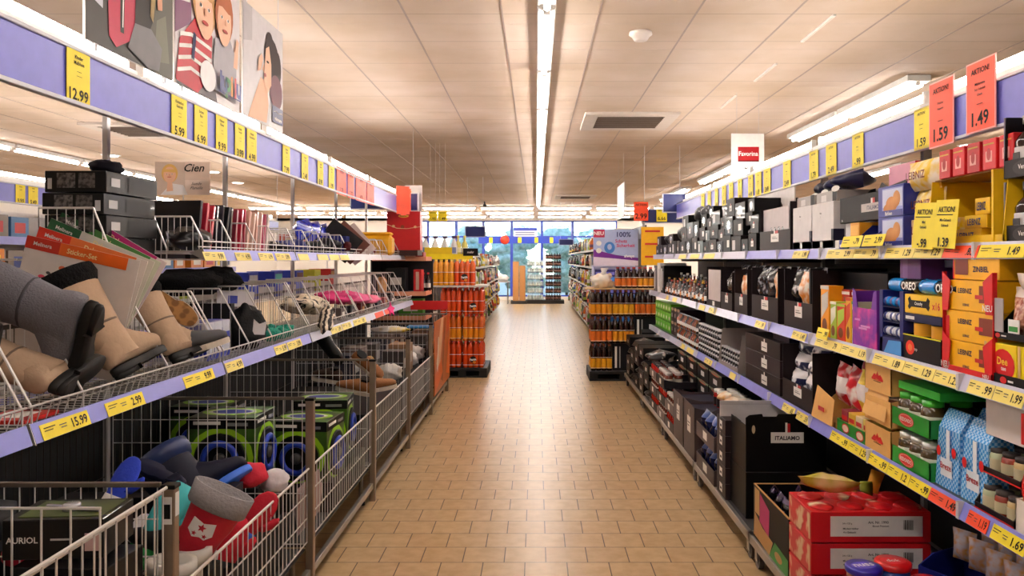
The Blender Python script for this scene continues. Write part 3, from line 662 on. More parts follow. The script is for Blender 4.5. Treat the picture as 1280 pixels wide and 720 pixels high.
# ================================================================== BARGAIN SIDE (side L)
LB = [.81+1.32*k for k in range(7)]            # .81 2.13 3.45 4.77 6.09 7.41 8.73
BINX, LSX, LTX, LC = -1.02, -1.41, -1.50, -1.93
LZM, LZT_ = 1.03, 1.537
BN = ['the watch box bin', 'the winter boot bin', 'the green toy box bin', 'the slipper bin', 'the dim clutter bin', 'the orange-panelled bin']
wr = .0024
def grid(mb, origin, u, v, U, V, nu, nv, m=chrome, r=wr, thick=None):
    """wire grid: nu wires across u, levels in v"""
    o = Vector(origin); u = Vector(u); v = Vector(v)
    for k in range(nu+1): mb.rod(o+u*(U*k/nu), o+u*(U*k/nu)+v*V, r, m)
    for q in nv: mb.rod(o+v*(V*q)-u*.002, o+u*(U+.002)+v*(V*q), (thick or r)*1.25, m)
    return mb
postm = M('#9a8878', .35, .7, name='bin_post')
for i in range(6):
    y0, y1 = LB[i], LB[i+1]; L = y1-y0
    zt = .868 if i == 0 else .56
    t = thing('wire_bin', 'chrome wire floor bin with open grid front: %s' % BN[i], 'wire bin', (BINX, y0, 0), group='wire floor bins along the aisle')
    g = MB(); zb = .24 if i else .18
    n = 27 if i < 3 else 22
    grid(g, (0, .03, zb), (0, 1, 0), (0, 0, 1), L-.06, zt-zb, n, [0, .33, .66, 1.0]); g.rod((.004, 0.02, zt+.004), (.004, L-.02, zt+.004), .005, chrome, 6); g.rod((-.01, 0.02, zt-.012), (-.01, L-.02, zt-.012), .0035, chrome, 4); g.build('front_grid', t)
    # divider at the far boundary
    zd = .87; d = MB(); dx = LC+.03-BINX
    grid(d, (-.03, L, .22), (-1, 0, 0), (0, 0, 1), -dx-.03, zd-.22, 20, [0, .35, .7, .86, 1.0], r=.0019); d.box(dx, -.02, L-.006, L+.006, zd-.002, zd+.012, steel2, .002); d.build('divider_grid', t)
    if i == 0:
        d = MB(); grid(d, (-.03, 1.04, .45), (-1, 0, 0), (0, 0, 1), -dx-.03, .45, 12, [0, .25, 1.0], r=.0026, thick=.003); d.build('divider_grid', t)
        d = MB(); grid(d, (-.03, 0.0, .2), (-1, 0, 0), (0, 0, 1), -dx-.03, zd-.2, 18, [0, .4, .86, 1.0]); d.build('divider_grid', t)
    p = MB(); p.box(-.012, .024, L-.016, L+.016, .0, .868, postm, .003); p.box(-.014, .027, L-.019, L+.019, .866, .878, black, .002)
    p = p.build('post', t)
    if i == 0:
        s = MB(); s.box(.0245, .0255, L-.011, L+.011, .79, .855, white); s.box(-.008, .018, L-.0175, L-.0165, .77, .845, white); s.box(-.004, .014, L-.018, L-.0175, .785, .825, ink); s.build('sticker', p)
    b = MB(); b.box(-.01, .014, .02, L-.02, .08, .115, steel, .002); b.build('base_bar', t)
    fl = MB(); fl.box(dx, -.012, .02, L-.02, .2, .206, dgrey).build('bin_floor', t)
    ft = MB(); ft.rod((-.05, L-.08, 0), (-.05, L-.08, .2), .012, steel2, 8).rod((-.05, L-.08, 0), (-.05, L-.08, .015), .025, black, 10); ft.build('foot', t)
    k = MB(); k.box(dx+.02, dx+.05, .02, L-.02, 0, .2, M('#1c1816', .6)); k.build('kick_board', t)
# centre uprights with the back grids, and the wire shelves
SB = ['the near tall-boot basket', 'the boot and slipper basket', 'the teal yarn basket', 'the spotted scarf basket', 'the small pink cloth basket', 'the farthest wire basket']
def sloped_divider(mb, y, X0, Xb, zf, zt, xk, m=chrome, step=.045):
    """shelf divider across the shelf: vertical wires, top rod that slopes to the front edge"""
    mb.path([(Xb, y, zt), (xk, y, zt), (X0, y, zf+.03)], .0042, m, 6)
    mb.rod((Xb, y, zf-.02), (X0, y, zf-.02), .0025, m)
    x = Xb
    while x < X0-.005:
        top = zt if x <= xk else zt+(zf+.03-zt)*(x-xk)/(X0-xk)
        mb.rod((x, y, zf-.02), (x, y, top), .0017, m); x += step
    mb.rod((X0, y, zf-.02), (X0, y, zf+.03), .003, m)
for i in range(6):
    y0, y1 = LB[i], LB[i+1]; L = y1-y0
    t = thing('wire_shelf_unit', 'tall chrome wire shelf unit holding %s' % SB[i], 'shelf unit', (LC, y0, 0), group='wire shelf units on the bargain side')
    u = MB(); u.box(-.013, .013, L-.014, L+.012, 0, 2.165, M('#c9c5c2', .4, .3), .003).box(0, .25, L-.01, L+.008, 2.15, 2.165, M('#c9c5c2', .4, .3)).build('upright', t)
    bgd = MB(); dk = M('#55504d', .35, .8)
    grid(bgd, (0.005, .02, .22), (0, 1, 0), (0, 0, 1), L-.04, 1.03, 30, [0, .3, .62, .8, 1.0], m=dk, r=.0018)
    bgd.box(-.004, .012, .02, L-.02, 1.245, 1.262, dk); bgd.build('back_grid', t)
    # dark pegboard behind the floor bins
    MB().box(-.012, -.004, .02, L-.02, .1, .95, two('#0f0e10', '#2a282a', 1, .5, .75, .1, 'wave', stretch=(1, 14, 1))).build('back_panel', t)
    # middle basket shelf
    X0 = LSX-LC; s = MB(); z = LZM
    nn = 30
    for k in range(nn+1): s.rod((0.01, .02+(L-.04)*k/nn, z-.005), (X0-.02, .02+(L-.04)*k/nn, z-.005), .0018, chrome); s.rod((X0-.02, .02+(L-.04)*k/nn, z-.005), (X0, .02+(L-.04)*k/nn, z+.055), .0018, chrome)
    for xx in (.05, .2, .35, X0-.03): s.rod((xx, .01, z-.009), (xx, L-.01, z-.009), .003, chrome)
    s.rod((X0, .005, z+.058), (X0, L-.005, z+.058), .0035, chrome, 6)
    s = s.build('wire_shelf', t)
    r = MB(); a, b = .008, L-.008; zb = z-.045
    v = [(X0+.020, a, zb), (X0+.020, b, zb), (X0+.002, b, z+.01), (X0+.002, a, z+.01)]; v2 = [(x-.004, y, zz) for x, y, zz in v]
    r.add(v+v2, [(0, 1, 2, 3), (4, 7, 6, 5), (0, 4, 5, 1), (1, 5, 6, 2), (2, 6, 7, 3), (3, 7, 4, 0)], railp if i < 3 else railsheen)
    r.build('price_rail', s)
    e = MB(); pts = [(-.004-.05, -.045), (.022-.0, -.047), (.0, .012)]
    e.add([(X0-.06, .004, z-.008), (X0+.0225, .004, zb-.003), (X0+.003, .004, z+.013), (X0-.06, .001, z-.008), (X0+.0225, .001, zb-.003), (X0+.003, .001, z+.013)], [(0, 1, 2), (3, 5, 4), (0, 3, 4, 1), (1, 4, 5, 2), (2, 5, 3, 0)], steel); e.build('rail_end', s)
    for k in range(4):
        y = (.02 if k == 0 else k*.33)
        if i == 1: y = (.02, .265, .82, None)[k]
        if y is None: continue
        d = MB(); sloped_divider(d, y, X0-.002, .02, z+.025, z+.325, X0-.15); d.build('divider', s)
        if k == 0 and i: d = MB(); sloped_divider(d, -.02, X0-.002, .02, z+.025, z+.325, X0-.15); d.build('divider', s)
    # top shelf from the second boundary on
    if i >= 2:
        X0 = LTX-LC; z = LZT_; s = MB()
        for k in range(nn+1): s.rod((0.01, .02+(L-.04)*k/nn, z-.005), (X0-.02, .02+(L-.04)*k/nn, z-.005), .0018, chrome)
        for xx in (.03, .2, X0-.03): s.rod((xx, .01, z-.009), (xx, L-.01, z-.009), .003, chrome)
        s.rod((X0, .005, z+.045), (X0, L-.005, z+.045), .0035, chrome, 6); s.rod((X0-.02, .005, z+.02), (X0-.02, L-.005, z+.02), .003, chrome)
        s.rod((.015, .01, z+.14), (.015, L-.01, z+.14), .0025, chrome)
        for k in range(nn+1): s.rod((.015, .02+(L-.04)*k/nn, z-.005), (.015, .02+(L-.04)*k/nn, z+.14), .0015, chrome)
        s = s.build('wire_shelf', t)
        r = MB(); zb = z-.045; v = [(X0+.020, a, zb), (X0+.020, b, zb), (X0+.002, b, z+.008), (X0+.002, a, z+.008)]; v2 = [(x-.004, y, zz) for x, y, zz in v]
        r.add(v+v2, [(0, 1, 2, 3), (4, 7, 6, 5), (0, 4, 5, 1), (1, 5, 6, 2), (2, 6, 7, 3), (3, 7, 4, 0)], railp if i < 4 else M('#c6c4cc', .3)); r.build('price_rail', s)
        e = MB(); e.add([(X0-.06, .004, z-.008), (X0+.0225, .004, zb-.003), (X0+.003, .004, z+.013), (X0-.06, .001, z-.008), (X0+.0225, .001, zb-.003), (X0+.003, .001, z+.013)], [(0, 1, 2), (3, 5, 4), (0, 3, 4, 1), (1, 4, 5, 2), (2, 5, 3, 0)], steel); e.build('rail_end', s)
        for k in range(4):
            d = MB(); sloped_divider(d, .01 if k == 0 else k*.33, X0-.002, .02, z+.02, z+.155, X0-.055, step=.028); d.build('divider', s)
# a deep wire basket hangs at the head of the top shelf
t = thing('wire_basket', 'chrome wire basket at the camera end of the top bargain shelf', 'wire basket', (LC, 2.95, 0))
mb = MB(); X0 = -1.64-LC
for y in (0, .46): sloped_divider(mb, y, X0, .02, LZT_-.02, LZT_+.16, X0-.06, step=.035)
mb.rod((.02, 0, LZT_+.16), (.02, .46, LZT_+.16), .003, chrome); mb.rod((X0, 0, LZT_-.04), (X0, .46, LZT_-.04), .003, chrome)
for k in range(12): mb.rod((.02, .46*k/11, LZT_-.04), (.02, .46*k/11, LZT_+.16), .0017, chrome); mb.rod((.02, .46*k/11, LZT_-.04), (X0, .46*k/11, LZT_-.04), .0017, chrome)
mb.build('basket', t); MB().rod((0, .44, LZT_-.04), (.02, .44, LZT_-.04), .01, steel, 6).build('hook', t)

GLs = [(54, 114, yellow, '15.99'), (135, 182, yellow, '2.99'), (232, 269, yellow, '9.99'), (284, 305, yellowp, '4.99'), (345, 360, yellowp, '5.99'), (361, 378, yellowp, '3.99'), (415, 428, yellowp, '2.49'), (429, 440, yellowp, '1.9'), (443, 458, yellowp, '8.99'), (470, 480, orange, ''), (482, 492, orange, '')]
for i, (p0, p1, m, tx) in enumerate(GLs): rail_label('L', 0, Yat(p0, LSX+.02), Yat(p1, LSX+.02), m, tx, i, X=LSX, zr=LZM, h=.046)
for i, (p0, p1, m, tx) in enumerate([(256, 283, yellowp, '9.99'), (296, 315, yellowp, '4.99'), (325, 343, yellowp, '6.99'), (346, 364, yellowp, '3.99'), (374, 387, yellowp, ''), (398, 411, yellowp, ''), (413, 425, yellowp, ''), (426, 437, yellowp, '')]): rail_label('L', 1, Yat(p0, LTX+.02), Yat(p1, LTX+.02), m, tx, i, X=LTX, zr=LZT_)

# other face of the same run: one wire shelf with its own goods
t = thing('rear_wire_shelf', 'wire shelf on the hidden face of the bargain shelves under the black boxes', 'shelf', (LC-.03, 2.9, 0)); mb = MB()
for z in (1.2, 1.50):
    for k in range(41): mb.rod((0, k*.15, z), (-.46, k*.15, z), .0025, chrome)
    for xx in (0, -.23, -.46): mb.rod((xx, 0, z-.004), (xx, 6.0, z-.004), .003, chrome)
    mb.rod((-.46, 0, z+.05), (-.46, 6.0, z+.05), .003, chrome)
    for k in range(21): mb.rod((-.46, k*.3, z-.004), (-.46, k*.3, z+.05), .002, chrome)
for y in (.0, 3, 6): mb.rod((-.46, y, 0), (-.46, y, 1.55), .008, chrome, 6); mb.rod((0, y, 1.2), (-.46, y, 1.2), .004, chrome); mb.rod((0, y, 1.5), (-.46, y, 1.5), .004, chrome)
mb.build('shelf_wires', t)
MB().box(-.485, -.47, 0, 6.0, 1.15, 1.2, railsheen).build('price_rail', t)
# ================================================================== GOODS ON THE GROCERY SHELVES
G = 'R'
def span(p0, p1, X): a, b = Yat(max(p0, p1), X), Yat(min(p0, p1), X); return (a+b)/2, b-a
def lab(u=.5, v=.45, s=.16, fs='F', asp=1.0, txt=None):
    L = [('rect', fs, u-s, v-s*asp, u+s, v+s*asp, white), ('rect', fs, u-.03, v+s*asp, u, v+s*asp+.12, white), ('rect', fs, u, v+s*asp, u+.07, v+s*asp+.1, red), ('rect', fs, u-s*.7, v-.015, u+s*.7, v+.005, dgrey), ('rect', fs, u-s*.5, v-.06, u+s*.5, v-.045, dgrey)]
    if txt: L = L[:3]+[('text', fs, txt, u, v, s*asp*.55, ink, s*1.8)]
    return L
def up(mb_or_obj): return mb_or_obj
# ---- top shelf (tier 1)
X1, Z1 = RXT[1], RZT[1]
lilacbx = M('#a9a2b8', .4)
for k, (zz, nm) in enumerate([(Z1, 'lower'), (Z1+.2, 'upper')]):      # two stacked crates of dark bottles
    t = thing('bottle_crate', 'black crate of wrapped bottles at the camera end of the top shelf, %s one' % nm, 'crate', (X1+.03, 2.16, zz), -90, 'stacked black bottle crates')
    tray(.44, .3, .055, .19, M('#141114', .35), [('ell', 'F', .22, .5, .12, .4, M('#3a3638')), ('text', 'F', 'Vergo', .22, .5, .35, white, .2), ('ell', 'F', .7, .5, .12, .4, M('#3a3638')), ('text', 'F', 'Vergo', .7, .5, .35, white, .2)], slant=.02).build('tray', t)
    MB().box(-.222, -.2205, .001, .04, .0, .19, lilacbx).box(.2205, .222, .001, .04, 0, .19, lilacbx).build('edge_strip', t)
    for q in range(5):
        b = thing('bottle', 'dark bottle with a pale label, %s from the far side of the %s bottle crate' % (nth(q), nm), 'bottle', (X1+.075, 2.16+.17-.083*q, zz+.006), -90, 'dark bottles in the black crates')
        MB().lathe([(r, z) for r, z in bottle_prof(.178, .037, .3, .4)][:10], M('#2a1510', .12, coat=.6), 14).build('glass_body', b)
        MB().lathe([(.0378, .035), (.0382, .036), (.0382, .085), (.0378, .086)], M('#d8d4d6', .5), 14).box(-.016, .016, -.0386, -.037, .05, .07, dgrey).build('label', b)
        MB().lathe([(.0165, .158), (.0165, .182)], M('#b8b2a8', .3, .6), 10).build('cap', b)
# yellow open display with biscuit boxes
yb = M('#f2c313', .45); ybd = M('#d99c12', .5)
Yc, Wd = span(1246, 1152, X1)
t = thing('display_box', 'yellow open-fronted display box with brown card inside', 'display box', (X1+.02, Yc, Z1), -90)
tray(Wd, .36, .03, .235, yb, inner=cardb, slant=.05).build('shell', t); MB().box(-Wd/2, Wd/2, .03, .36, .236, .24, cardb2).build('top_flap', t); MB().box(Wd/2-.055, Wd/2-.045, -.004, .05, .0, .235, yb).build('side_flap', t)
for k, (u, v, w_, h_) in enumerate([(.0, .0, .17, .05), (.05, .05, .13, .045), (.09, .095, .085, .055)]):
    o = carton(w_, .1, h_, yb, [('text', 'F', 'LEIBNIZ', .45, .5, .5, M('#1a2a6a'), .6)]); X = X1+.06
    put(o, 'biscuit_box', G, X, Yc+.04-u, Z1+.006+v, 'yellow biscuit box in the yellow display, %s layer from its floor' % nth(k), 'biscuit box', 'biscuit boxes in the yellow display')
for k in range(5):
    c = ['#c5101c', '#d4141e', '#b90e18', '#cf1620', '#c5101c'][k]
    o = carton(.072, .2, .1, M(c, .4), [('rect', 'F', .25, .25, .75, .6, M('#e8a8a0')), ('ell', 'F', .5, .5, .16, .2, M('#a80c14')), ('rect', 'F', .1, .8, .9, .85, gold)])
    put(o, 'sweets_box', G, X1+.04, 2.385+.09*k, Z1+.2405, 'red sweets box on the yellow display top, %s from the camera end' % nth(k), 'sweets box', 'red sweets boxes on the yellow display')
flw = two('#f0c81a', '#f4ead8', 22, .4, .5, .12)
for k in range(2):
    o = pouch(.24, .115, .07, flw, None, 11+k, items=[('text', 'LEIBNIZ', 0, .5, .03, M('#7a3010'))])
    put(o, 'biscuit_bag', G, X1+.03+.02*k, 2.93, Z1+.215-.11*k+.0, 'yellow and white biscuit bag on the yellow display corner, %s layer' % ['upper', 'lower'][k], 'biscuit bag', 'biscuit bags on the yellow display')
put(carton(.26, .2, .105, flw, [('text', 'F', 'LEIBNIZ', .5, .6, .3, M('#7a3010'), .8)]), 'biscuit_box', G, X1+.05, 2.93, Z1, 'flower-patterned biscuit box under the yellow and white bags', 'biscuit box')
# two tall yellow offer flags fixed to the rail
for k, (p0, p1, pr, a) in enumerate([(1140, 1166, '-.99', 'Mini'), (1166, 1194, '1.39', 'Mix-Gebaeck')]):
    Y0, Y1 = Yat(p1, X1-.03), Yat(p0, X1-.03); W_ = Y1-Y0; H_ = .165
    mb = MB(); mb.box(-W_/2, W_/2, 0, .002, 0, H_, yellow); decals(mb, [('text', 'F', 'AKTION!', .5, .8, .12, ink, .88), ('rect', 'F', .08, .68, .8, .7, ink), ('text', 'F', a, .5, .58, .06, ink, .6), ('text', 'F', 'Gebaeck', .5, .47, .06, ink, .7), ('text', 'F', pr, .5, .12, .2, ink, .85)], W_, .002, H_)
    mb.build('price_flag', loc=(X1-.032, (Y0+Y1)/2, Z1-.01), rot=(-4, 3, -90), label='tall yellow offer flag on the top grocery rail, %s' % ['farther one of the pair', 'beside the biscuit display'][k], cat='price flag', group='tall offer flags on the top grocery rail')
for k, (p0, p1, pr) in enumerate([(1049, 1073, '-.79'), (1075, 1101, '2.99')]):
    Y0, Y1 = Yat(p1, X1-.05), Yat(p0, X1-.05); W_ = Y1-Y0
    mb = MB(); mb.box(-W_/2, W_/2, 0, .002, 0, .05, yellow); decals(mb, [('text', 'F', pr, .75, .5, .55, ink, .4), ('rect', 'F', .08, .6, .4, .66, ink), ('rect', 'F', .08, .35, .3, .4, ink)], W_, .002, .05)
    mb.build('price_flag', loc=(X1-.045, (Y0+Y1)/2, Z1+.006), rot=(-18, 0, -90), label='low yellow price flag clipped over the top rail, %s' % ['farther one of the pair', 'beside the blue biscuit display'][k], cat='price flag', group='low price flags on the top grocery rail')
# blue cookie displays
bl = M('#1c2a8c', .4); lil = M('#8f98d8', .4); cook = M('#b8763a', .6); cookl = two('#b0692c', '#dca468', 9, .6, .5, .2)
for k in range(2):
    o = carton(.225, .22, .125, bl, [('rect', 'F', .18, .0, .98, .92, lil), ('rect', 'F', .2, .3, .96, .88, M('#c8d0ee', .4)), ('ell', 'F', .55, .38, .22, .26, cookl), ('ell', 'F', .75, .55, .14, .26, cookl), ('ell', 'F', .4, .25, .16, .16, cookl), ('rect', 'F', .18, 0, .98, .2, bl), ('text', 'F', 'Bahlsen', .45, .1, .12, white, .3)])
    put(o, 'cookie_carton', G, X1+.02, 3.12, Z1+.126*k, 'blue cookie carton printed with round biscuits, %s of two' % ['lower', 'upper'][k], 'cookie carton', 'blue cookie cartons')
put(carton(.24, .2, .11, M('#dc9ab0', .5), [('rect', 'R', 0, 0, .3, 1, red)]), 'gift_box', G, X1+.16, 3.32, Z1+.253, 'pale pink box standing behind the blue cookie cartons', 'gift box')
put(carton(.12, .2, .09, M('#1d2f9c', .4)), 'gift_box', G, X1+.14, 2.98, Z1+.253, 'plain royal blue box behind the yellow and white biscuit bag', 'gift box')
# black carton with the Italian label on white cartons
put(carton(.27, .36, .12, M('#dcd8d6', .5), ch=.002), 'white_carton', G, X1+.05, 3.51, Z1+.0, 'white carton carrying the black box with the ribbon label', 'carton')
Yc, Wd = span(1112, 1046, X1)
t = thing('gourmet_box', 'black gourmet food box with a small ribbon label on the top shelf', 'food box', (X1+.03, Yc+.02, Z1+.121), -90)
carton(Wd+.04, .3, .12, M('#060607', .5), [('rect', 'F', .42, .32, .82, .62, M('#bcb4b0')), ('text', 'F', 'ITALIAMO', .62, .46, .16, M('#2a2a50'), .36), ('rect', 'F', .59, .62, .62, .8, white), ('rect', 'F', .62, .62, .66, .8, red), ('text', 'F', 'fo', .06, .1, .08, white, .1)]).build('body', t)
MB().prism([(-.16, .121), (-.12, .121), (-.06, .175), (.0, .15), (.17, .165), (.17, .121)], .004, M('#17161a', .4), T(0, .1, 0) @ R(90, 'X')).build('raised_flap', t)
put(pouch(.16, .16, .09, M('#17161c', .3), None, 4, items=[('ell', 0, .07, .03, .03, silver)]), 'coffee_bag', G, X1+.16, 3.75, Z1+.121+.01, 'crumpled black foil bag on top of the dark top-shelf boxes', 'foil bag')
put(carton(.1, .2, .115, M('#e39a1c', .5), [('rect', 'F', .05, .5, .95, .9, M('#f2b53a'))]), 'small_box', G, X1+.0, 3.42, Z1, 'small orange-topped box in front of the white carton', 'small box')
put(tray(.16, .16, .05, .1, M('#1d2370', .4), inner=M('#6a4020', .7)), 'display_tray', G, X1-.003, 3.285, Z1, 'small navy tray with a brown inside near the low price flags', 'display tray')
for k in range(3): put(carton(.045, .05, .04, [M('#1f6a4a'), M('#2a3a9c'), white][k], [('rect', 'F', .2, .2, .8, .5, white)]), 'sweets_pack', G, X1-.01, 3.50+.05*k, Z1, '%s sweets pack standing at the front of the top shelf by the low flags' % ['green', 'blue', 'white'][k], 'sweets pack')
navyc = M('#1c1a33', .4)
for k in range(2):        # white cartons in dark blue trays
    Yc = 3.86+.30*k
    t = thing('machine_carton', 'tall white carton in a navy corner tray, %s of two beside the black food box' % nth(k), 'carton', (X1+.02, Yc, Z1), -90, 'white cartons in navy trays')
    MB().box(-.145, .145, .004, .3, .04, .235, M('#dfdcdc', .5), .003).build('carton_body', t) if False else carton(.285, .3, .235, M('#dfdcdc', .5), [('text', 'F', 'Maxi', .42, .78, .04, dgrey, .2), ('text', 'F', 'i', .42, .7, .04, dgrey, .2)]).build('carton_body', t)
    m = tray(.295, .31, .045, .05, navyc, [('rect', 'F', .4, .2, .52, .9, white)]); m.box(.12, .148, -.003, .05, .045, .1, navyc); m.build('corner_tray', t)
    put(carton(.27, .26, .055, M('#a9a5a3', .5), [('rect', 'F', .25, .1, .5, .7, M('#d6d4d2')), ('rect', 'F', .8, 0, 1, 1, black)]), 'flat_carton', G, X1+.04, Yc, Z1+.236, 'grey flat carton on the %s tall white carton' % nth(k), 'carton', 'grey flat cartons on the white ones')
for k in range(3):
    put(pouch(.24, .09, .17, M(['#1b1b3c', '#1e2046', '#16172e'][k], .3), None, 20+k, items=[('ell', .0, .05, .05, .015, white)]), 'foil_bag', G, X1+.04+.03*k, 3.74+.22*k, Z1+.292, 'navy foil bag lying on the grey flat cartons, %s from the camera end' % nth(k), 'foil bag', 'navy bags on the flat cartons')
# dark brown display carton with the white window
def brown_display(X, Z, Yc, Wd, H, label, txt=None, m=brownbk, win=None, hole=.5, d=.34, sidew=True, body='display_carton'):
    t = thing(body, label, 'display carton', (X+.015, Yc, Z), -90, 'dark brown display cartons')
    f = MB(); f.box(-Wd/2, Wd/2, d-.005, d, .004, H, m); f.box(-Wd/2, Wd/2, 0, d, 0, .004, m)
    f.box(-Wd/2, -Wd/2+.005, .0, d-.005, .004, H, m); f.box(Wd/2-.005, Wd/2, .0, d-.005, .004, H, m); f.build('shell', t)
    hf = H*(1-hole)*.92; fr = MB(); fr.box(-Wd/2+.005, Wd/2-.005, 0, .005, .004, hf, m)
    it = [('rect', 'F', .4, .45, .66, .85, white), ('rect', 'F', .5, .85, .54, 1.0, white), ('rect', 'F', .54, .86, .64, .98, red), ('rect', 'F', .44, .6, .62, .63, dgrey), ('rect', 'F', .44, .68, .58, .7, dgrey)]
    it = [it[0]]+it[1:]
    decals(fr, it, Wd, .005, hf); fr.build('front_panel', t)
    return t
Yc, Wd = span(984, 947, X1); t = brown_display(X1, Z1, Yc, Wd, .27, 'large brown display carton with a white inner sheet on the top shelf')
MB().box(-Wd/2+.01, Wd/2-.08, .02, .024, .11, .262, M('#cfc6c8', .5)).build('inner_sheet', t)
MB().box(Wd/2-.0, Wd/2+.006, .0, .1, 0, .28, brownbk).build('side_wing', t)
for k in range(4): put(pouch(.08, .05, .04, two('#1a1a1c', '#d8d8dc', 40, .3, .5, .05), None, 31+k), 'coffee_pod_bag', G, X1+.03, Yc+.12-.075*k, Z1+.11, 'silver and black pod bag in the white-sheeted carton, %s from its far side' % nth(k), 'foil bag', 'pod bags in the white-sheeted carton')
put(carton(.12, .3, .27, black2, [('rect', 'F', .1, .1, .9, .9, M('#201e22', .3))]), 'tall_carton', G, X1+.05, 4.345-.02, Z1, 'tall black carton squeezed beside the grey flat cartons', 'carton') if False else None
# white arch header card
t = thing('header_card', 'white header card with a dark arch behind the top-shelf boxes', 'header card', (X1+.24, 5.35, Z1), -90)
mb = MB(); mb.box(-.42, .42, 0, .008, 0, .42, M('#d8d3d0', .5)); mb.poly(blob(-.08, .30, .27, .08, 24), M('#2a1410', .5), T(0, -.002, 0) @ R(90, 'X')); mb.poly(blob(-.08, .27, .24, .07, 24), M('#0f0c0e', .5), T(0, -.003, 0) @ R(90, 'X')); mb.poly(blob(-.05, .36, .1, .012, 16), M('#a8301c', .5), T(0, -.004, 0) @ R(90, 'X')); mb.build('card', t)
# jumble of black boxes along the rest of the top shelf
def blackbox(X, Yc, Z, w_, h_, d_, label, group, m=None, k=0):
    its = [lab(.5, .45, .16), lab(.4, .4, .12), [('rect', 'F', .15, .15, .45, .75, M('#c8c6c6'))], [('rect', 'F', .55, .3, .85, .7, white)], [('ell', 'F', .5, .5, .25, .3, silver), ('rect', 'F', .4, .1, .6, .3, white)]][k % 5]
    return put(carton(w_, d_, h_, m or [black, black2, brownbk][k % 3], its), 'black_box', G, X, Yc, Z, label, 'food box', group)
y = 5.0; k = 0; rr = random.Random(3)
GB = 'black boxes and jars along the top grocery shelf'
while y < 9.0:
    w_ = rr.uniform(.16, .3); h_ = rr.uniform(.09, .15); zz = Z1; lv = 0; top = .36 if 5.2 < y < 7.6 else .25
    while zz-Z1 < top-.05:
        nm = 'dark labelled box on the top grocery shelf, %s beyond the arch card, %s layer' % (nth(k), nth(lv))
        if rr.random() < .3 and lv:
            mb = MB(); n_ = max(2, int(w_/.06))
            put(pouch(w_*.9, h_, .12, two('#141416', '#c4c4c8', 22, .3, .62, .04), None, k*9+lv), 'foil_bag', G, X1+.03+.02*lv, y+w_/2, zz, nm.replace('dark labelled box', 'silver-black foil bag'), 'foil bag', GB)
        else: blackbox(X1+.015+.015*lv, y+w_/2, zz, w_*.96, h_, .3, nm, GB, k=k+lv)
        zz += h_+.002; lv += 1
        if lv == 1 and rr.random() < .5:      # a few tall narrow bottles in front
            pass
    y += w_+.008; k += 1
for k in range(4): 
    mb = bottle(.14, .028, M('#26262a', .15, coat=.5), M('#c9c9cc', .4), M('#8a8a8e', .3, .6)); put(mb, 'dark_bottle', G, X1-.0+.03, 4.82+.07*k, Z1, 'short dark bottle beside the brown carton on the top shelf, %s' % nth(k), 'bottle', 'short bottles on the top grocery shelf') if False else None

# ---- middle shelf (tier 2)
X2, Z2 = RXT[2], RZT[2]
redbx = M('#d2161e', .4)
# closest: black trays of yellow pudding boxes and nut bags
Yc, Wd = span(1330, 1238, X2)
t = thing('display_tray', 'black tray of yellow and red dessert boxes at the camera end of the middle shelf', 'display tray', (X2+.01, Yc, Z2), -90)
tray(Wd, .3, .03, .035, black, [('ell', 'F', .15, .5, .05, .35, red), ('rect', 'F', .22, .4, .3, .6, white)]).build('tray', t)
for k in range(3):
    it = [('ell', 'F', .6, .45, .36, .42, redbx), ('text', 'F', 'Dee', .58, .55, .2, M('#f6d040'), .4), ('text', 'F', 'tee', .62, .36, .1, white, .3), ('ell', 'F', .75, .1, .22, .1, M('#8a4a20')), ('rect', 'F', .0, 0, .08, 1, M('#d8b070'))]
    put(carton(.155, .22, .115, M('#f0d21c', .4), it), 'dessert_box', G, X2+.02, 2.30-.165*k, Z2+.005, 'yellow dessert box with a red disc in the black tray, %s from its far side' % nth(k), 'dessert box', 'yellow dessert boxes')
t = thing('display_tray', 'grey-sided upper tray holding nut bags above the yellow dessert boxes', 'display tray', (X2+.015, Yc+.015, Z2+.135), -90)
tray(Wd-.02, .28, .02, .13, black, [('ell', 'F', .06, .5, .04, .35, red), ('rect', 'F', .12, .4, .2, .6, white)], inner=M('#9a9694', .5)).build('tray', t); MB().box(-Wd/2+.0, -Wd/2+.05, .001, .004, .02, .12, M('#a8a4a6', .45)).build('side_panel', t)
nutm = two('#8a3a24', '#d8a48a', 60, .25, .5, .15)
for k in range(3):
    t = thing('nut_bag', 'clear twisted bag of red-brown nuts in the grey-sided tray, %s from the biscuits' % nth(k), 'nut bag', (X2+.022, 2.225-.115*k, Z2+.141), -90, 'bags of nuts')
    pouch(.115, .15, .07, nutm, M('#cdbcb0', .2), 41+k, band=(.8, 1)).build('bag', t); MB().box(-.03, .02, -.006, -.003, .015, .055, white).box(-.025, .015, -.007, -.006, .02, .035, green).build('label', t)
    MB().loft([ring(0, .035, .14, .02, .008, 8), ring(0, .035, .16, .035, .015, 8), ring(.005, .035, .19, .05, .02, 8)], M('#d9c9bd', .2)).build('twisted_top', t)
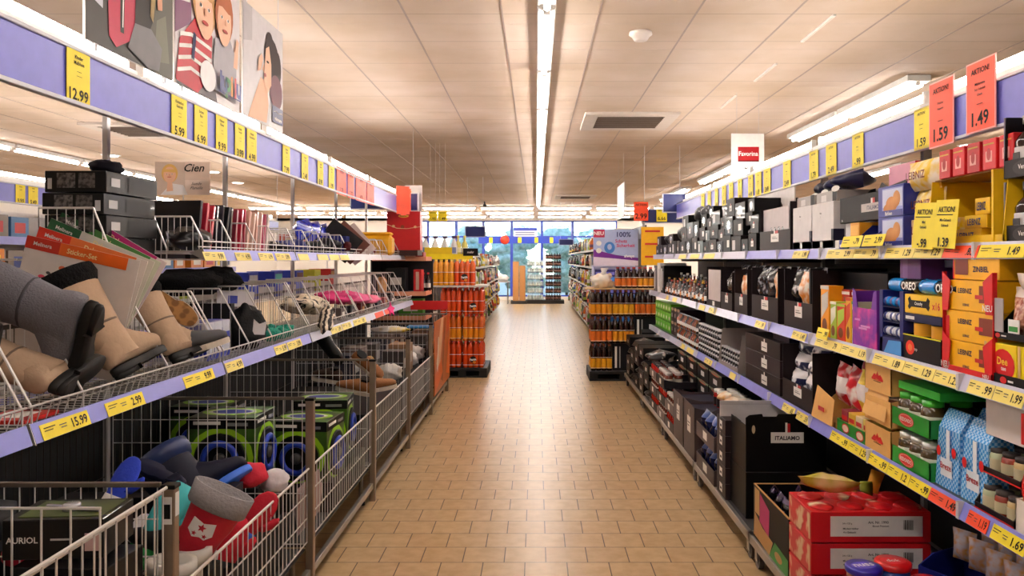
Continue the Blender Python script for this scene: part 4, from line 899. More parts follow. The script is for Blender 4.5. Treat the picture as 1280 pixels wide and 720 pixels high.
# the stacked yellow chocolate-biscuit boxes in red trays
Yc, Wd = span(1236, 1174, X2)
nb = M('#1a2452', .5); bis = M('#7a2c14', .5)
for k in range(3):
    it = [('text', 'F', 'LEIBNIZ', .42, .66, .17, nb, .5), ('rect', 'F', .72, .3, 1.0, .85, bis), ('rect', 'F', .64, .42, .8, .55, red), ('text', 'F', 'LEIBNIZ', .45, .2, .08, nb, .3), ('rect', 'F', .0, 0, .08, .8, redbx)]
    put(carton(Wd-.02, .22, .098, M('#f3b313', .4), it), 'biscuit_box', G, X2+.02, Yc, Z2+.005+.1*k, 'yellow biscuit box with a brown biscuit picture, %s in the tall stack' % ['lowest', 'middle', 'topmost whole one'][k], 'biscuit box', 'stacked yellow biscuit boxes')
it = [('text', 'F', 'ZINBIEL', .62, .45, .24, nb, .5), ('rect', 'F', .05, .2, .35, .95, bis), ('rect', 'F', 0, .0, .03, 1, redbx)]
put(carton(Wd-.03, .24, .075, M('#f3b313', .4), it), 'biscuit_box', G, X2+.035, Yc-.01, Z2+.306, 'yellow biscuit box turned upside down on top of the tall stack', 'biscuit box')
for k in range(2): put(tray(Wd, .25, .02, .03, redbx, [('text', 'F', 'NEU', .1, .5, .6, white, .12), ('text', 'F', 'NEU', .9, .5, .6, white, .12)]), 'red_tray', G, X2+.008, Yc, Z2+.0015 if k == 0 else Z2+.2045, 'bright red cardboard tray around the yellow biscuit stack, %s' % ['at shelf level', 'at the third box'][k], 'display tray', 'red trays around the biscuit stack') if k == 0 else None
mb = MB(); mb.box(-Wd/2, Wd/2, -.001, .24, -.0005, .001, redbx)
for sx in (-1, 1): mb.box(sx*Wd/2-.001, sx*Wd/2+.001, -.001, .012, 0, .33, redbx)
for sx in (-1, 1):
    for z0 in (0, .2): mb.prism([(0, 0), (.035*-sx, 0), (.05*-sx, .1), (0, .13)], .003, redbx, T(sx*Wd/2, 0, z0) @ R(90, 'X'))
mb.text('NEU', .02, white, T(-Wd/2+.022, -.005, .02) @ R(90, 'X')); mb.text('NEU', .02, white, T(Wd/2-.022, -.005, .22) @ R(90, 'X')); mb.box(-Wd/2-.002, -Wd/2, 0, .22, 0, .03, redbx).box(Wd/2, Wd/2+.002, 0, .22, 0, .03, redbx).box(-Wd/2-.002, Wd/2+.002, .235, .24, 0, .33, redbx)
put(mb, 'red_display_frame', G, X2+.013, Yc, Z2+.001, 'red display frame with NEU tabs around the yellow biscuit stack', 'display frame')
put(carton(.3, .2, .09, M('#b8141c', .4)), 'red_carton', G, X2+.22, 2.33, Z2+.28, 'plain red carton behind the nut bags', 'carton')
# bar box with bones drawing over black tin tray
put(tray(.27, .24, .095, .1, M('#111015', .4), [('ell', 'F', .2, .5, .12, .28, M('#e8301c', .4)), ('ell', 'F', .2, .5, .06, .14, M('#f08848', .4)), ('rect', 'F', 0, .95, 1, 1, M('#d8d418')), ('text', 'F', 'top', .36, .45, .14, white, .1)]), 'display_tray', G, X2+.01, 2.75, Z2, 'black tray with a yellow rim and a red ball print', 'display tray')
for k in range(2): put(can(.05, .055, M('#e0a01c', .35), M('#3b3630', .3, .5)), 'tin', G, X2+.075, 2.69+.125*k, Z2+.09, 'flat yellow tin in the black yellow-rimmed tray, %s' % ['closer one', 'farther one'][k], 'tin', 'yellow tins in the black tray') if True else None
for k in range(2): put(can(.045, .055, M('#d8541c', .35), M('#d0a028', .3, .5)), 'tin', G, X2+.19, 2.69+.125*k, Z2+.09, 'orange tin in the back of the black yellow-rimmed tray, %s' % ['closer one', 'farther one'][k], 'tin', 'yellow tins in the black tray')
put(carton(.265, .24, .03, M('#141a44', .4), [('rect', 'F', .05, .3, .3, .7, white)]), 'flat_box', G, X2+.012, 2.75, Z2+.142, 'flat navy box under the yellow bar carton', 'food box')
put(carton(.265, .22, .07, M('#eabc18', .4), [('poly', 'F', [(.14, .2), (.2, .35), (.6, .35), (.66, .2), (.7, .4), (.68, .5), (.7, .75), (.64, .9), (.6, .7), (.2, .7), (.16, .9), (.1, .75), (.13, .5), (.1, .35)], black), ('text', 'F', 'Crunchy', .4, .52, .22, white, .36), ('text', 'F', 'x16', .86, .5, .4, red, .2)]), 'bar_carton', G, X2+.014, 2.75, Z2+.173, 'yellow bar carton marked x16 with a black wrapper print', 'bar carton')
# cookie rolls on top
oreo = M('#1a8ad8', .25, coat=.4)
for k, (yy, xx, zz) in enumerate([(2.66, 0, 0), (2.93, .01, -.0), (2.72, .07, 0)]):
    t = thing('cookie_roll', 'shiny blue and black cookie roll on the yellow bar carton, %s' % ['closest to the biscuit stack', 'over the navy roll display', 'lying behind the other two'][k], 'cookie roll', (X2+.045+xx, yy, Z2+.272+zz), -90, 'blue cookie rolls')
    rings = [ring(x, 0, 0, .001+r, .001+r, 12) for x, r in [(0, 0)]]
    def roll(x0, x1, mm, r=.027):
        m = MB(); rg = []
        for j in range(7):
            x = x0+(x1-x0)*j/6; q = r*(1-.03*math.sin(j*3)); rg.append([(x, q*math.cos(a*math.pi/6), q*math.sin(a*math.pi/6)) for a in range(12)])
        m.loft(rg, mm); return m
    roll(-.12, -.02, oreo).build('wrapper', t); m = roll(-.02, .12, M('#14161c', .25, coat=.4), .0272); m.text('OREO', .03, white, T(.05, -.0285, 0) @ R(90, 'X'), maxw=.12); m.build('printed_end', t)
    m = MB(); m.loft([[(.12, .026*math.cos(a*math.pi/6), .026*math.sin(a*math.pi/6)) for a in range(12)], [(.135, .004*math.cos(a*math.pi/6), .03*math.sin(a*math.pi/6)) for a in range(12)]], oreo); m.build('crimp', t)
# navy display of white rolls
t = thing('roll_display', 'navy open display stand of small silver-white rolls', 'display carton', (X2+.012, 2.99, Z2), -90)
mb = MB(); W_ = .2; mb.box(-W_/2, -W_/2+.028, 0, .2, 0, .25, M('#18206c', .4)).box(W_/2-.028, W_/2, 0, .2, 0, .25, M('#18206c', .4)).box(-W_/2, W_/2, .19, .2, 0, .25, M('#18206c')).box(-W_/2, W_/2, 0, .2, 0, .065, M('#18206c'), .002); mb.poly([(-.06, .005), (.085, .005), (.085, .06), (-.02, .055)], M('#4d9ae0', .4), T(0, -.001, 0) @ R(90, 'X')); mb.build('stand', t)
for k in range(9):
    r_, c_ = divmod(k, 3)
    if r_ == 0: z_ = .068
    mb = MB(); mb.rod((-.022, .02, 0), (.022, .02, 0), .019, M('#dadce4', .3, .3) if r_ < 2 else oreo, 10, smooth=True); mb.rod((-.008, .02, 0), (.008, .02, 0), .0195, M('#20307c', .4), 10)
    put(mb, 'mint_roll', G, X2+.014+.0, 3.0-.0485+.0485*c_, Z2+.09+.058*r_, 'small %s roll in the navy display, %s row up, %s across' % ('silver-white' if r_ < 2 else 'light blue', nth(r_), nth(c_)), 'sweets roll', 'rolls in the navy display')
for r_ in range(3): pass
MB().box(-.07, .07, .0, .19, .0675, .071, navy).box(-.07, .07, .0, .19, .126, .129, navy).box(-.07, .07, .0, .19, .184, .187, navy).build('rack_shelf', t)
# purple chocolate displays
vio = M('#6c2c9c', .4); pink = two('#7a2a9c', '#d8409c', 14, .4, .55, .12)
t = thing('chocolate_display', 'purple chocolate display carton with pink sweets print and cut-out top', 'display carton', (X2+.012, 3.235, Z2), -90); W_ = .235
mb = MB(); mb.box(-W_/2, W_/2, 0, .004, 0, .165, pink); mb.prism([(-W_/2, .165), (-W_/2+.05, .165), (-W_/2+.03, .235), (-W_/2, .245)], .004, vio, T(0, .004, 0) @ R(90, 'X')); mb.prism([(W_/2, .165), (W_/2-.05, .165), (W_/2-.03, .235), (W_/2, .245)], .004, vio, T(0, .004, 0) @ R(90, 'X'))
mb.box(-W_/2, -W_/2+.004, .004, .25, 0, .235, vio).box(W_/2-.004, W_/2, .004, .25, 0, .235, vio).box(-W_/2, W_/2, .246, .25, 0, .235, cardb2).box(-W_/2, W_/2, .004, .25, 0, .004, vio)
for q, (u, v, s_) in enumerate([(-.06, .11, .05), (-.0, .085, .09), (-.02, .075, .08)]): mb.box(u-.03, u-.03+s_, -.002, -.001, v, v+.008, M('#d89ad0'))
mb.build('carton', t)
put(carton(.17, .16, .155, M('#8a4aa0', .3, var=.25), [('rect', 'F', 0, .95, 1, 1, M('#c89ad0')), ('rect', 'F', .15, .0, .4, .95, M('#a26ab8', .3))]), 'tall_gift_box', G, X2+.13, 3.08, Z2+.252, 'shiny violet gift box standing behind the cookie rolls', 'gift box')
put(carton(.18, .2, .25, navy), 'navy_carton', G, X2+.215, 3.08, Z2, 'navy carton that carries the violet gift box', 'carton')
put(pouch(.14, .07, .05, M('#b03058', .2), M('#e0d8dc', .2), 71, band=(.0, .4)), 'sweets_bag', G, X2+.2, 2.93, Z2+.34, 'crinkled pink and white sweets bag on top behind the cookie rolls', 'sweets bag')
# juice and drink packs
dk = M('#0d0c0f', .5)
t = thing('black_carton', 'large plain black display box behind the juice packs', 'display carton', (X2+.16, 3.62, Z2), -90)
MB().box(-.27, .28, .0, .25, 0, .31, dk, .003).build('body', t); MB().box(-.29, -.27, -.14, .25, 0, .325, M('#0b0a0d', .4)).build('side_wing', t)
for k, (p0, p1, top, c1, c2, lb) in enumerate([(1023, 1034, 357, '#f09a10', '#c9c5c0', 'tall orange packet with a grey top'), (1035, 1043, 377, '#a8c83a', '#e8e4d0', 'green and white juice pack'), (1043, 1054, 380, '#d8381c', '#a8c83a', 'red-fronted juice pack'), (1054, 1061, 372, '#e8b01c', '#d0421c', 'narrow yellow juice pack'), (1062, 1068, 377, '#d8d8b0', '#3a8a3a', 'pale green-lined juice pack')]):
    Yc, Wd = span(p0, p1, X2+.01); h_ = Zat(top, Yc)-Z2
    put(carton(max(.05, Wd*.92), .07, h_, M(c1, .4), [('poly', 'F', [(.1, .35), (.9, .6), (.9, .9), (.1, .8)], M(c2, .4)), ('ell', 'F', .5, .22, .3, .14, M('#7a3a14')), ('rect', 'F', 0, .93, 1, 1, M(c2))]), 'juice_pack', G, X2+.02, Yc, Z2, lb+' on the middle grocery shelf', 'juice pack', 'juice packs on the middle shelf')
for k in range(3):
    put(carton(.09, .08, .23 if k else .16, M(['#c92f1a', '#e88a18', '#b82218'][k], .4), [('rect', 'F', 0, .9, 1, .96, white), ('rect', 'F', .3, .65, .7, .85, M('#7a5a48'))]), 'juice_pack', G, X2+.078, 3.36+.115*k, Z2, '%s drink pack in the second row before the black display box' % ['dark red', 'orange', 'crimson'][k], 'juice pack', 'juice packs on the middle shelf')
mb = MB(); mb.box(-.07, .07, 0, .002, 0, .05, yellow); decals(mb, [('text', 'F', '.99', .8, .5, .5, ink, .3), ('rect', 'F', .1, .5, .5, .58, ink)], .14, .002, .05)
mb.build('price_flag', loc=(X2-.035, 3.60, Z2+.0), rot=(-16, 0, -90), label='yellow price flag clipped over the middle rail under the orange packet', cat='price flag')
# brown display cartons with foil bags (coffee)
bagm = [two('#141416', '#c8c4c2', 20, .25, .6, .05), two('#d8842a', '#e8dccc', 18, .3, .5, .08), two('#17171a', '#9a9aa0', 26, .25, .55, .06), M('#c07030', .4)]
for k, (p0, p1, h_, nm) in enumerate([(976, 1013, .315, 'closest to the juice packs'), (936, 970, .32, 'second from the juice packs'), (915, 932, .30, 'narrow third one'), (898, 913, .28, 'narrow fourth one')]):
    Yc, Wd = span(p0, p1, X2); t = brown_display(X2, Z2, Yc, Wd-.03, h_, 'brown coffee display carton full of foil bags, %s' % nm, hole=.5)
    n = 3 if k < 2 else 1
    for q in range(n):
        u = (q-(n-1)/2)*(Wd-.08)/n
        for lv in range(2 if k > 1 else 1):
            mm = bagm[(q+k*2) % 3]
            put(pouch((Wd-.06)/n*1.38, .24 if k < 2 else .19, .11, mm, bagm[2], k*10+q+lv*3), 'coffee_bag', G, X2+.035+.09*lv, Yc-u, Z2+.09+.05*lv, 'glossy coffee bag in the brown carton %s, %s across%s' % (nm, nth(q), ', behind' if lv else ''), 'coffee bag', 'coffee bags in the brown cartons')
    if k < 2:
        for q in range(2): put(pouch(.14, .12, .06, bagm[1] if q == 0 else bagm[3], None, 90+k*3+q), 'biscuit_bag', G, X2+.10, Yc+(.1 if q == 0 else -.13), Z2+.15, 'orange and white biscuit bag, brown carton %s, %s' % (nm, nth(q)), 'biscuit bag', 'orange biscuit bags in the brown cartons')
Yc, Wd = span(880, 899, X2)
t = thing('display_carton', 'brown carton with a blank grey-white inner sheet on the middle shelf', 'display carton', (X2+.015, Yc, Z2), -90, 'dark brown display cartons')
mb = tray(Wd-.05, .3, .05, .31, brownbk, [('rect', 'F', .45, .2, .6, .9, white)], slant=.01); mb.build('shell', t); MB().box(-Wd/2+.05, Wd/2-.05, .01, .013, .05, .29, M('#bdb2b0', .5)).build('inner_sheet', t)
# bottles further along
y = Yat(878, X2)+.03; k = 0
while y < 8.3:
    lv = 0
    for lv in range(2):
        c = ['#2a1a18', '#5a2414', '#1c1c20', '#7a3a18', '#241c1c'][(k+lv*2) % 5]; h_ = [.16, .13, .18, .12][k % 4]+.05*lv
        mb = bottle(h_, .03, M(c, .2, coat=.5), [white, M('#d8873a'), white, M('#a8a8ac')][(k+lv) % 4], [M('#b0402a'), silver, gold, white][(k+lv) % 4], 10)
        if lv: mb.v = [(a, b, c_) for a, b, c_ in mb.v]
        put(mb, 'sauce_bottle', G, X2+.05+.13*lv, y, Z2, 'small dark bottle on the middle grocery shelf, %s from the grey-sheeted carton, %s row' % (nth(k), ['front', 'back'][lv]), 'bottle', 'small bottles on the middle grocery shelf')
    y += .083; k += 1
for k, (yy, h_) in enumerate([(8.45, .3), (8.7, .33), (8.95, .3)]): put(carton(.2, .3, h_, [black, M('#d8d5d2'), M('#4a4448')][k], [('rect', 'F', .15, .1, .45, .9, white), ('rect', 'F', .6, .2, .8, .8, M('#9a9498'))]), 'tall_carton', G, X2+.02, yy, Z2, 'tall narrow carton at the far end of the middle shelf, %s' % ['black one', 'white one', 'grey one'][k], 'carton')
# bags standing behind row on the middle shelf in the coffee bay fill the dark
# ---- lowest shelf (tier 3)
X3, Z3 = RXT[3], RZT[3]
# noodle pouches in the pale tray, camera end
t = thing('display_tray', 'white-fronted tray of yellow noodle pouches at the camera end of the lowest shelf', 'display tray', (X3-.0+.01, 2.06, Z3), -90)
tray(.3, .25, .095, .1, M('#e6dfd6', .5)).build('tray', t)
for k in range(3):
    t = thing('noodle_pouch', 'yellow pouch with a red oval in the white-fronted tray, %s' % ['farthest of three', 'middle of three', 'closest of three'][k], 'noodle pouch', (X3+.025, 2.155-.1*k, Z3+.03), -90, 'yellow noodle pouches')
    pouch(.105, .21, .05, M('#f0c41a', .3, coat=.3), M('#e8b010', .3), 50+k, items=[]).build('pouch', t)
    m = MB(); m.poly(blob(0, .1, .045, .06), redbx, T(0, -.004, 0) @ R(90, 'X')); m.text('asia', .03, white, T(0, -.006, .115) @ R(90, 'X'), maxw=.07); m.text('Noodles', .012, white, T(0, -.006, .08) @ R(90, 'X'), maxw=.06); m.poly(blob(0, .03, .035, .02), M('#8a4a1c'), T(0, -.005, 0) @ R(90, 'X')); m.build('label', t)
put(carton(.3, .18, .09, M('#17131a', .4), [('rect', 'F', 0, .9, 1, 1, redbx), ('rect', 'F', 0, 0, .05, 1, redbx)]), 'tea_box', G, X3+.04, 2.08, Z3+.245, 'black box with red edges on the noodle pouches', 'food box')
# glass jars in low trays with pale flap
for lv in range(2):
    t = thing('jar_tray', 'black and red jar tray beside the blue bags, %s one' % ['lower', 'upper'][lv], 'display tray', (X3+.015+.02*lv, 2.325, Z3+.115*lv), -90, 'black jar trays')
    tray(.2, .26, .02, .1, M('#201418', .4), [('rect', 'F', 0, .0, 1, .25, redbx)], inner=M('#b9b2ae', .5), slant=.2).build('tray', t)
    for q in range(6):
        a, b = divmod(q, 3)
        put(jar(.075, .028, [M('#b8a070', .2), M('#8a3020', .2), M('#a8b090', .2)][b], M('#3a3230', .4), M('#b8b090')), 'spice_jar', G, X3+.05+.075*a+.02*lv, 2.325+.062*(b-1), Z3+.115*lv+.005, 'small glass jar in the %s black jar tray, %s across, %s row' % (['lower', 'upper'][lv], nth(b), ['front', 'back'][a]), 'glass jar', 'small jars in the black trays')
put(carton(.2, .005, .12, M('#cfc8c4', .5)), 'card_flap', G, X3+.05, 2.325, Z3+.232, 'pale grey card flap standing above the jar trays', 'card flap')
# blue checked candy bags
chk = two('#3c92dc', '#9ccdf2', 105, .25, .5, .02, 'checker', name='blue_white_check')
for k in range(4):
    t = thing('checked_bag', 'tall blue and white checked bag, %s' % ['front one by the green trays', 'front one by the jar trays', 'back one by the green trays', 'back one by the jar trays'][k], 'sweets bag', (X3+.03+.12*(k//2), 2.62-.16*(k % 2), Z3), -90, 'blue checked bags')
    m = MB(); W_ = .145; d_ = .1
    v = [(-W_/2, 0, 0), (W_/2, 0, 0), (W_/2, d_, 0), (-W_/2, d_, 0), (-W_/2*.92, .01, .2), (W_/2*.92, .01, .2), (W_/2*.92, d_-.01, .2), (-W_/2*.92, d_-.01, .2), (-W_/2*.95, d_*.45, .262), (W_/2*.95, d_*.45, .262), (W_/2*.95, d_*.55, .262), (-W_/2*.95, d_*.55, .262)]
    f = [(0, 1, 5, 4), (1, 2, 6, 5), (2, 3, 7, 6), (3, 0, 4, 7), (4, 5, 9, 8), (5, 6, 10, 9), (6, 7, 11, 10), (7, 4, 8, 11), (8, 9, 10, 11), (3, 2, 1, 0)]
    m.add(v, f, chk); m.build('bag', t)
    m = MB(); m.box(-.035, .035, -.0015, .0, .04, .1, M('#dce8f4', .4)); m.box(-.0, .02, -.001, .001, .1, .2, M('#e4eef8', .4)); m.poly(blob(-.045, .12, .013, .018), redbx, T(0, -.003, 0) @ R(90, 'X')); m.poly(blob(.045, .13, .013, .018), redbx, T(0, -.0, 0) @ R(90, 'X')); m.text('Breze', .022, M('#b02030'), T(-.0, -.003, .075) @ R(90, 'X')); m.build('label', t)
for k in range(3): put(pouch(.13, .24, .07, chk, None, 60+k), 'checked_bag', G, X3+.07, 2.36-.0+.0-.13*k+.12, Z3+.232 if False else Z3+.24, 'blue checked bag leaning above the jar trays, %s from the green trays' % nth(k), 'sweets bag', 'blue checked bags') if False else None
# green trays of jars
gt = M('#1c8a2c', .4)
for lv in range(2):
    Yc, Wd = span(1163, 1113, X3+.01)
    t = thing('jar_tray', 'bright green tray of pickle jars with a red badge, %s one' % ['lower', 'upper'][lv], 'display tray', (X3+.01, Yc, Z3+.15*lv), -90, 'green jar trays')
    it = [('ell', 'F', .42, .5, .2, .36, redbx), ('ell', 'F', .42, .5, .18, .3, M('#e8c8b8')), ('ell', 'F', .42, .5, .17, .28, redbx), ('text', 'F', 'REDONDO', .42, .5, .22, white, .3)]
    tray(Wd-.01, .28, .065, .07, gt, it).build('tray', t)
    for q in range(6):
        a, b = divmod(q, 3); bx = (Wd-.05)/3
        o = thing('pickle_jar', 'glass pickle jar in the %s green tray, %s across, %s row' % (['lower', 'upper'][lv], nth(b), ['front', 'back'][a]), 'glass jar', (X3+.055+.1*a, Yc+bx*(b-1), Z3+.15*lv+.005), -90, 'pickle jars in the green trays')
        jar(.12, .042, M('#4a3a1c', .12, coat=.6), M('#d0d4d0', .3, .5) if lv == 0 else M('#3cb028', .3)).build('glass_body', o)
        MB().lathe([(.0428, .022), (.0432, .023), (.0432, .066), (.0428, .067)], M('#d8dcc8', .5), 14).box(-.02, .02, -.044, -.042, .045, .06, green).build('label', o)
put(carton(.3, .25, .03, M('#2fae3a', .4)), 'green_board', G, X3+.02, 2.795, Z3+.29, 'glossy green lid board over the upper green tray', 'board')
# tan cartons with a red crest
tan = M('#dba75e', .6)
for lv in range(3):
    Yc, Wd = span(1113, 1079, X3+.0); z_ = Z3+.124*lv
    t = thing('tan_carton', 'tan cardboard carton with a red crest, %s in the stack by the green trays' % ['lowest', 'middle', 'topmost'][lv], 'carton', (X3+.005, Yc, z_), -90, 'tan crested cartons')
    cr = [('poly', 'F', [(.3, .5), (.38, .66), (.45, .6), (.5, .76), (.55, .6), (.62, .66), (.7, .5)], red), ('rect', 'F', .28, .42, .72, .5, red), ('text', 'F', 'ambuster', .5, .46, .05, tan, .4), ('rect', 'F', .36, .36, .64, .39, M('#7a4a20'))]
    tray(Wd-.012, .26, .11 if lv != 1 else .1, .12, tan, cr, inner=cardb2).build('carton', t)
    if lv == 1: MB().prism([(-Wd/2+.01, .0), (Wd/2-.03, 0), (Wd/2-.05, .1), (-Wd/2+.015, .12)], .003, tan, T(0, -.012, .02) @ R(75, 'X')).build('open_flap', t)
    if lv > 0:
        for q in range(2): put(can(.05, .055, M('#5a2c18', .3), M('#d8d2cc', .3, .4)), 'dessert_pot', G, X3+.07, Yc-.06+.12*q, z_+.06 if lv < 2 else z_+.085, 'round brown dessert pot with a pale lid in the %s tan carton, %s' % (['lowest', 'middle', 'topmost'][lv], ['closer one', 'farther one'][q]), 'dessert pot', 'dessert pots in the tan cartons')
# open tan carton with red/white bags, and green tray of noodle packs
t = thing('jar_tray', 'green tray with red badges holding yellow soup packs', 'display tray', (X3+.01, 3.36, Z3), -90)
tray(.32, .26, .055, .06, gt, [('ell', 'F', .3, .5, .12, .38, redbx), ('ell', 'F', .3, .5, .1, .28, M('#e8c8b8')), ('ell', 'F', .78, .5, .12, .38, redbx), ('ell', 'F', .78, .5, .1, .28, M('#e8c8b8'))]).build('tray', t)
for q in range(8):
    a, b = divmod(q, 4); put(carton(.07, .09, .095, M(['#e8d060', '#d8c8a0', '#e2b83c', '#8a2038'][b], .4), [('rect', 'F', .1, .55, .9, .75, red), ('rect', 'F', .1, .2, .9, .3, M('#f4ead0'))]), 'soup_pack', G, X3+.025+.1*a, 3.24+.077*b, Z3+.005, 'upright soup pack in the green badge tray, %s from the tan cartons, %s row' % (nth(b), ['front', 'back'][a]), 'soup pack', 'soup packs in the green tray')
t = thing('tan_carton', 'open tan carton with a folded-out front flap beside the brown display', 'carton', (X3+.005, 3.665, Z3), -90); W_ = .26
mb = tray(W_, .3, .03, .13, tan, inner=cardb2, slant=.4); mb.build('carton', t)
MB().prism([(-W_/2, 0), (W_/2, 0), (W_/2-.02, .12), (-W_/2+.01, .155)], .003, tan, T(0, -.012, .01) @ R(80, 'X')).box(-.03, .04, -.018, -.016, .06, .08, red).build('front_flap', t)
rw2 = two('#c81c28', '#f0e8e4', 12, .3, .5, .06); mrn = M('#5c1030', .3)
for q in range(7):
    mm = [rw2, M('#e8c62a', .35), rw2, rw2, rw2, mrn, rw2][q]; a = q % 4; lv = q//4
    put(pouch(.15, .19, .09, mm, M('#efe8e6', .3) if q % 2 else None, 80+q, band=(.3, .7)), 'snack_bag', G, X3+.05+.07*lv, 3.25+.13*a, Z3+.1+.05*lv, '%s snack bag over the open tan carton, %s from the stack%s' % (['red and white', 'yellow', 'red and white', 'red and white', 'red and white', 'maroon', 'red and white'][q], nth(a), ', back row' if lv else ''), 'snack bag', 'snack bags on the lowest shelf', roll=random.uniform(-12, 12))
mb = MB(); mb.box(-.2, .2, 0, .004, 0, .06, M('#8d8888', .4)); decals(mb, [('text', 'F', 'ITALIAMO', .5, .5, .5, ink, .7)], .4, .004, .06)
put(mb, 'shelf_sign', G, X3+.34, 3.25, Z3+.33, 'grey name strip at the back of the lowest shelf above the snack bags', 'sign')
put(carton(.5, .16, .33, M('#0e0d10', .5)), 'black_carton', G, X3+.35, 3.25, Z3, 'black carton standing behind the snack bags', 'carton')
# brown display of navy/white bags
Yc, Wd = span(975, 1012, X3)
t = brown_display(X3, Z3, Yc, Wd, .31, 'brown display carton of navy and white bags on the lowest shelf', hole=.58)
nw = two('#141a44', '#e4e2e6', 14, .35, .5, .03)
for q in range(6):
    a, b = divmod(q, 2); put(pouch(.2, .1, .1, nw, M('#e4e2e6', .35), 100+q, band=(.65, 1)), 'coffee_bag', G, X3+.03+.02*a, Yc-.11+.22*b, Z3+.08+.088*a, 'navy and white bag in the lowest brown display, %s layer, %s' % (nth(a), ['closer one', 'farther one'][b]), 'coffee bag', 'navy and white bags in the brown display')
# black cartons with three labels
Yc, Wd = span(928, 971, X3)
for lv in range(3):
    put(carton(Wd-.01, .36, .1, [brownbk, M('#2c2126', .5), brownbk][lv], [('rect', 'F', .5, .2, .66, .75, white), ('rect', 'F', .57, .75, .6, .95, white), ('rect', 'F', .52, .4, .64, .45, dgrey)]), 'dark_carton', G, X3+.02, Yc, Z3+.101*lv, 'wide dark brown carton with a small white tag, %s of the stack of three' % ['lowest', 'middle', 'topmost'][lv], 'carton', 'stacked dark brown cartons')
put(carton(.3, .34, .09, M('#14122a', .4)), 'navy_carton', G, X3+.06, Yc-.3+.05, Z3+.304, 'navy lid carton lying on the dark brown stack', 'carton')
# grey open carton with white-capped jars, then jar rows
y = Yat(922, X3)+.02
def rowgoods(y0, y1, step, mk, name, label, cat, group, X=X3, Z=Z3, lv=1, dz=.0, rows=2, dr=.075):
    k = 0; y = y0
    while y < y1:
        for l_ in range(lv):
            for r_ in range(rows if l_ == lv-1 else 1):
                lb = '%s, %s along%s%s' % (label, nth(k), (', %s layer' % nth(l_)) if lv > 1 else '', ', back row' if r_ else '')
                put(mk(k, l_), name, G, X+.045+dr*r_, y+step/2, Z+dz*l_, lb, cat, group)
        y += step; k += 1
t = thing('display_carton', 'grey-brown slanting carton of white-lidded jars on the lowest shelf', 'display carton', (X3+.01, y+.29, Z3), -90)
tray(.56, .3, .03, .26, M('#8f8480', .5), inner=M('#9a8f8c', .5), slant=.1).build('shell', t)
rowgoods(y+.03, y+.55, .065, lambda k, l_: jar(.066, .026, M('#1c1a22', .2), M('#b4b2b8', .35), two('#d8d6da', '#1c1a22', 55, .4, .5, .03)), 'glass_jar', 'white-lidded jar in the grey slanting carton', 'glass jar', 'white-lidded jars in the grey carton', lv=2, dz=.072, rows=1)
y += .6
rowgoods(y, y+.75, .075, lambda k, l_: jar(.076, .029, M('#17151a', .2), M('#dcdadc', .35), two('#d8d6da', '#1c1a22', 45, .4, .52, .03)), 'glass_jar', 'white-capped dark jar past the grey carton', 'glass jar', 'white-capped dark jars', lv=3, dz=.082, rows=1)
y += .78
rowgoods(y, y+.9, .08, lambda k, l_: bottle(.13, .03, M(['#7a2a14', '#201c1c', '#8a4418'][(k+l_) % 3], .2, coat=.5), M('#e4e0dc'), silver, 10), 'sauce_bottle', 'brown bottle with a pale label on the lowest shelf', 'bottle', 'brown bottles on the lowest shelf', lv=2, dz=.132, rows=1)
y += .92
rowgoods(y, y+.5, .17, lambda k, l_: carton(.16, .25, .14, M('#2c1a24', .35), [('ell', 'F', .5, .9, .4, .12, M('#c8a888')), ('rect', 'F', .3, .3, .5, .6, white)]), 'wine_carton', 'maroon carton with a beige top on the lowest shelf', 'carton', 'maroon cartons on the lowest shelf', lv=2, dz=.142, rows=1)
y += .53
rowgoods(y, 9.0, .17, lambda k, l_: carton(.16, .25, .1, M('#6cc42c', .35), [('rect', 'F', 0, 0, 1, .2, M('#3a8a1c')), ('ell', 'F', .5, .5, .2, .2, white)]), 'green_carton', 'lime green carton at the far end of the lowest shelf', 'carton', 'lime green cartons', lv=3, dz=.103, rows=1)

# ---- on the wheeled bases (z .15)
ZB = .1505
# red cartons of biscuits, four high, facing the camera end
for lv in range(3):
    z_ = ZB+.0+.125*lv
    t = thing('red_carton', 'wide red carton with a white address label, %s of the stack of three' % ['lowest', 'middle', 'topmost'][lv], 'carton', (1.30, 2.98, z_), 0, 'stacked red cartons')
    it = [('rect', 'F', .16, .2, .93, .86, white), ('text', 'F', 'Art. Nr. 1990', .56, .66, .09, dgrey, .2), ('text', 'F', 'Biscuit Premium', .58, .54, .06, dgrey, .2), ('text', 'F', '24 x 125 g', .3, .62, .07, dgrey, .18), ('text', 'F', 'Mindest haltbar', .33, .46, .06, dgrey, .2), ('text', 'F', '4 x Gebaeck', .32, .34, .06, dgrey, .2)]
    for q in range(9): it.append(('rect', 'F', .77+.009*q, .42, .774+.009*q+.002*(q % 2), .74, ink))
    tp = two('#c41822', '#e8d8b4', 10, .35, .62, .05)
    c = carton(.465, .26, .119, red, it); c.build('carton_body', t)
    m = MB(); 
    for a in range(4):
        for b in range(2): lump(.05, .055, .008, tp, seed=a*3+b+lv, amp=.2, n=10, X=T(-.17+.115*a, .07+.125*b, .114), mb=m)
    m.build('wrapped_top', t)
    m = MB(); m.box(-.235, -.2335, .01, .25, .01, .11, two('#c41822', '#d8b890', 12, .4, .55, .05)); m.build('side_print', t)
put(carton(.46, .25, .13, M('#a8121a', .4)), 'red_carton', 'C', 1.32, 3.25, ZB, 'red carton standing behind the labelled red stack', 'carton')
t = thing('snack_bag', 'crinkled gold and green snack bag lying on the red cartons', 'snack bag', (1.20, 3.14, ZB+.385), 0, rot=(58, 0, -22))
pouch(.24, .1, .07, two('#a8a030', '#d8b888', 10, .25, .5, .12), None, 5).build('bag', t)
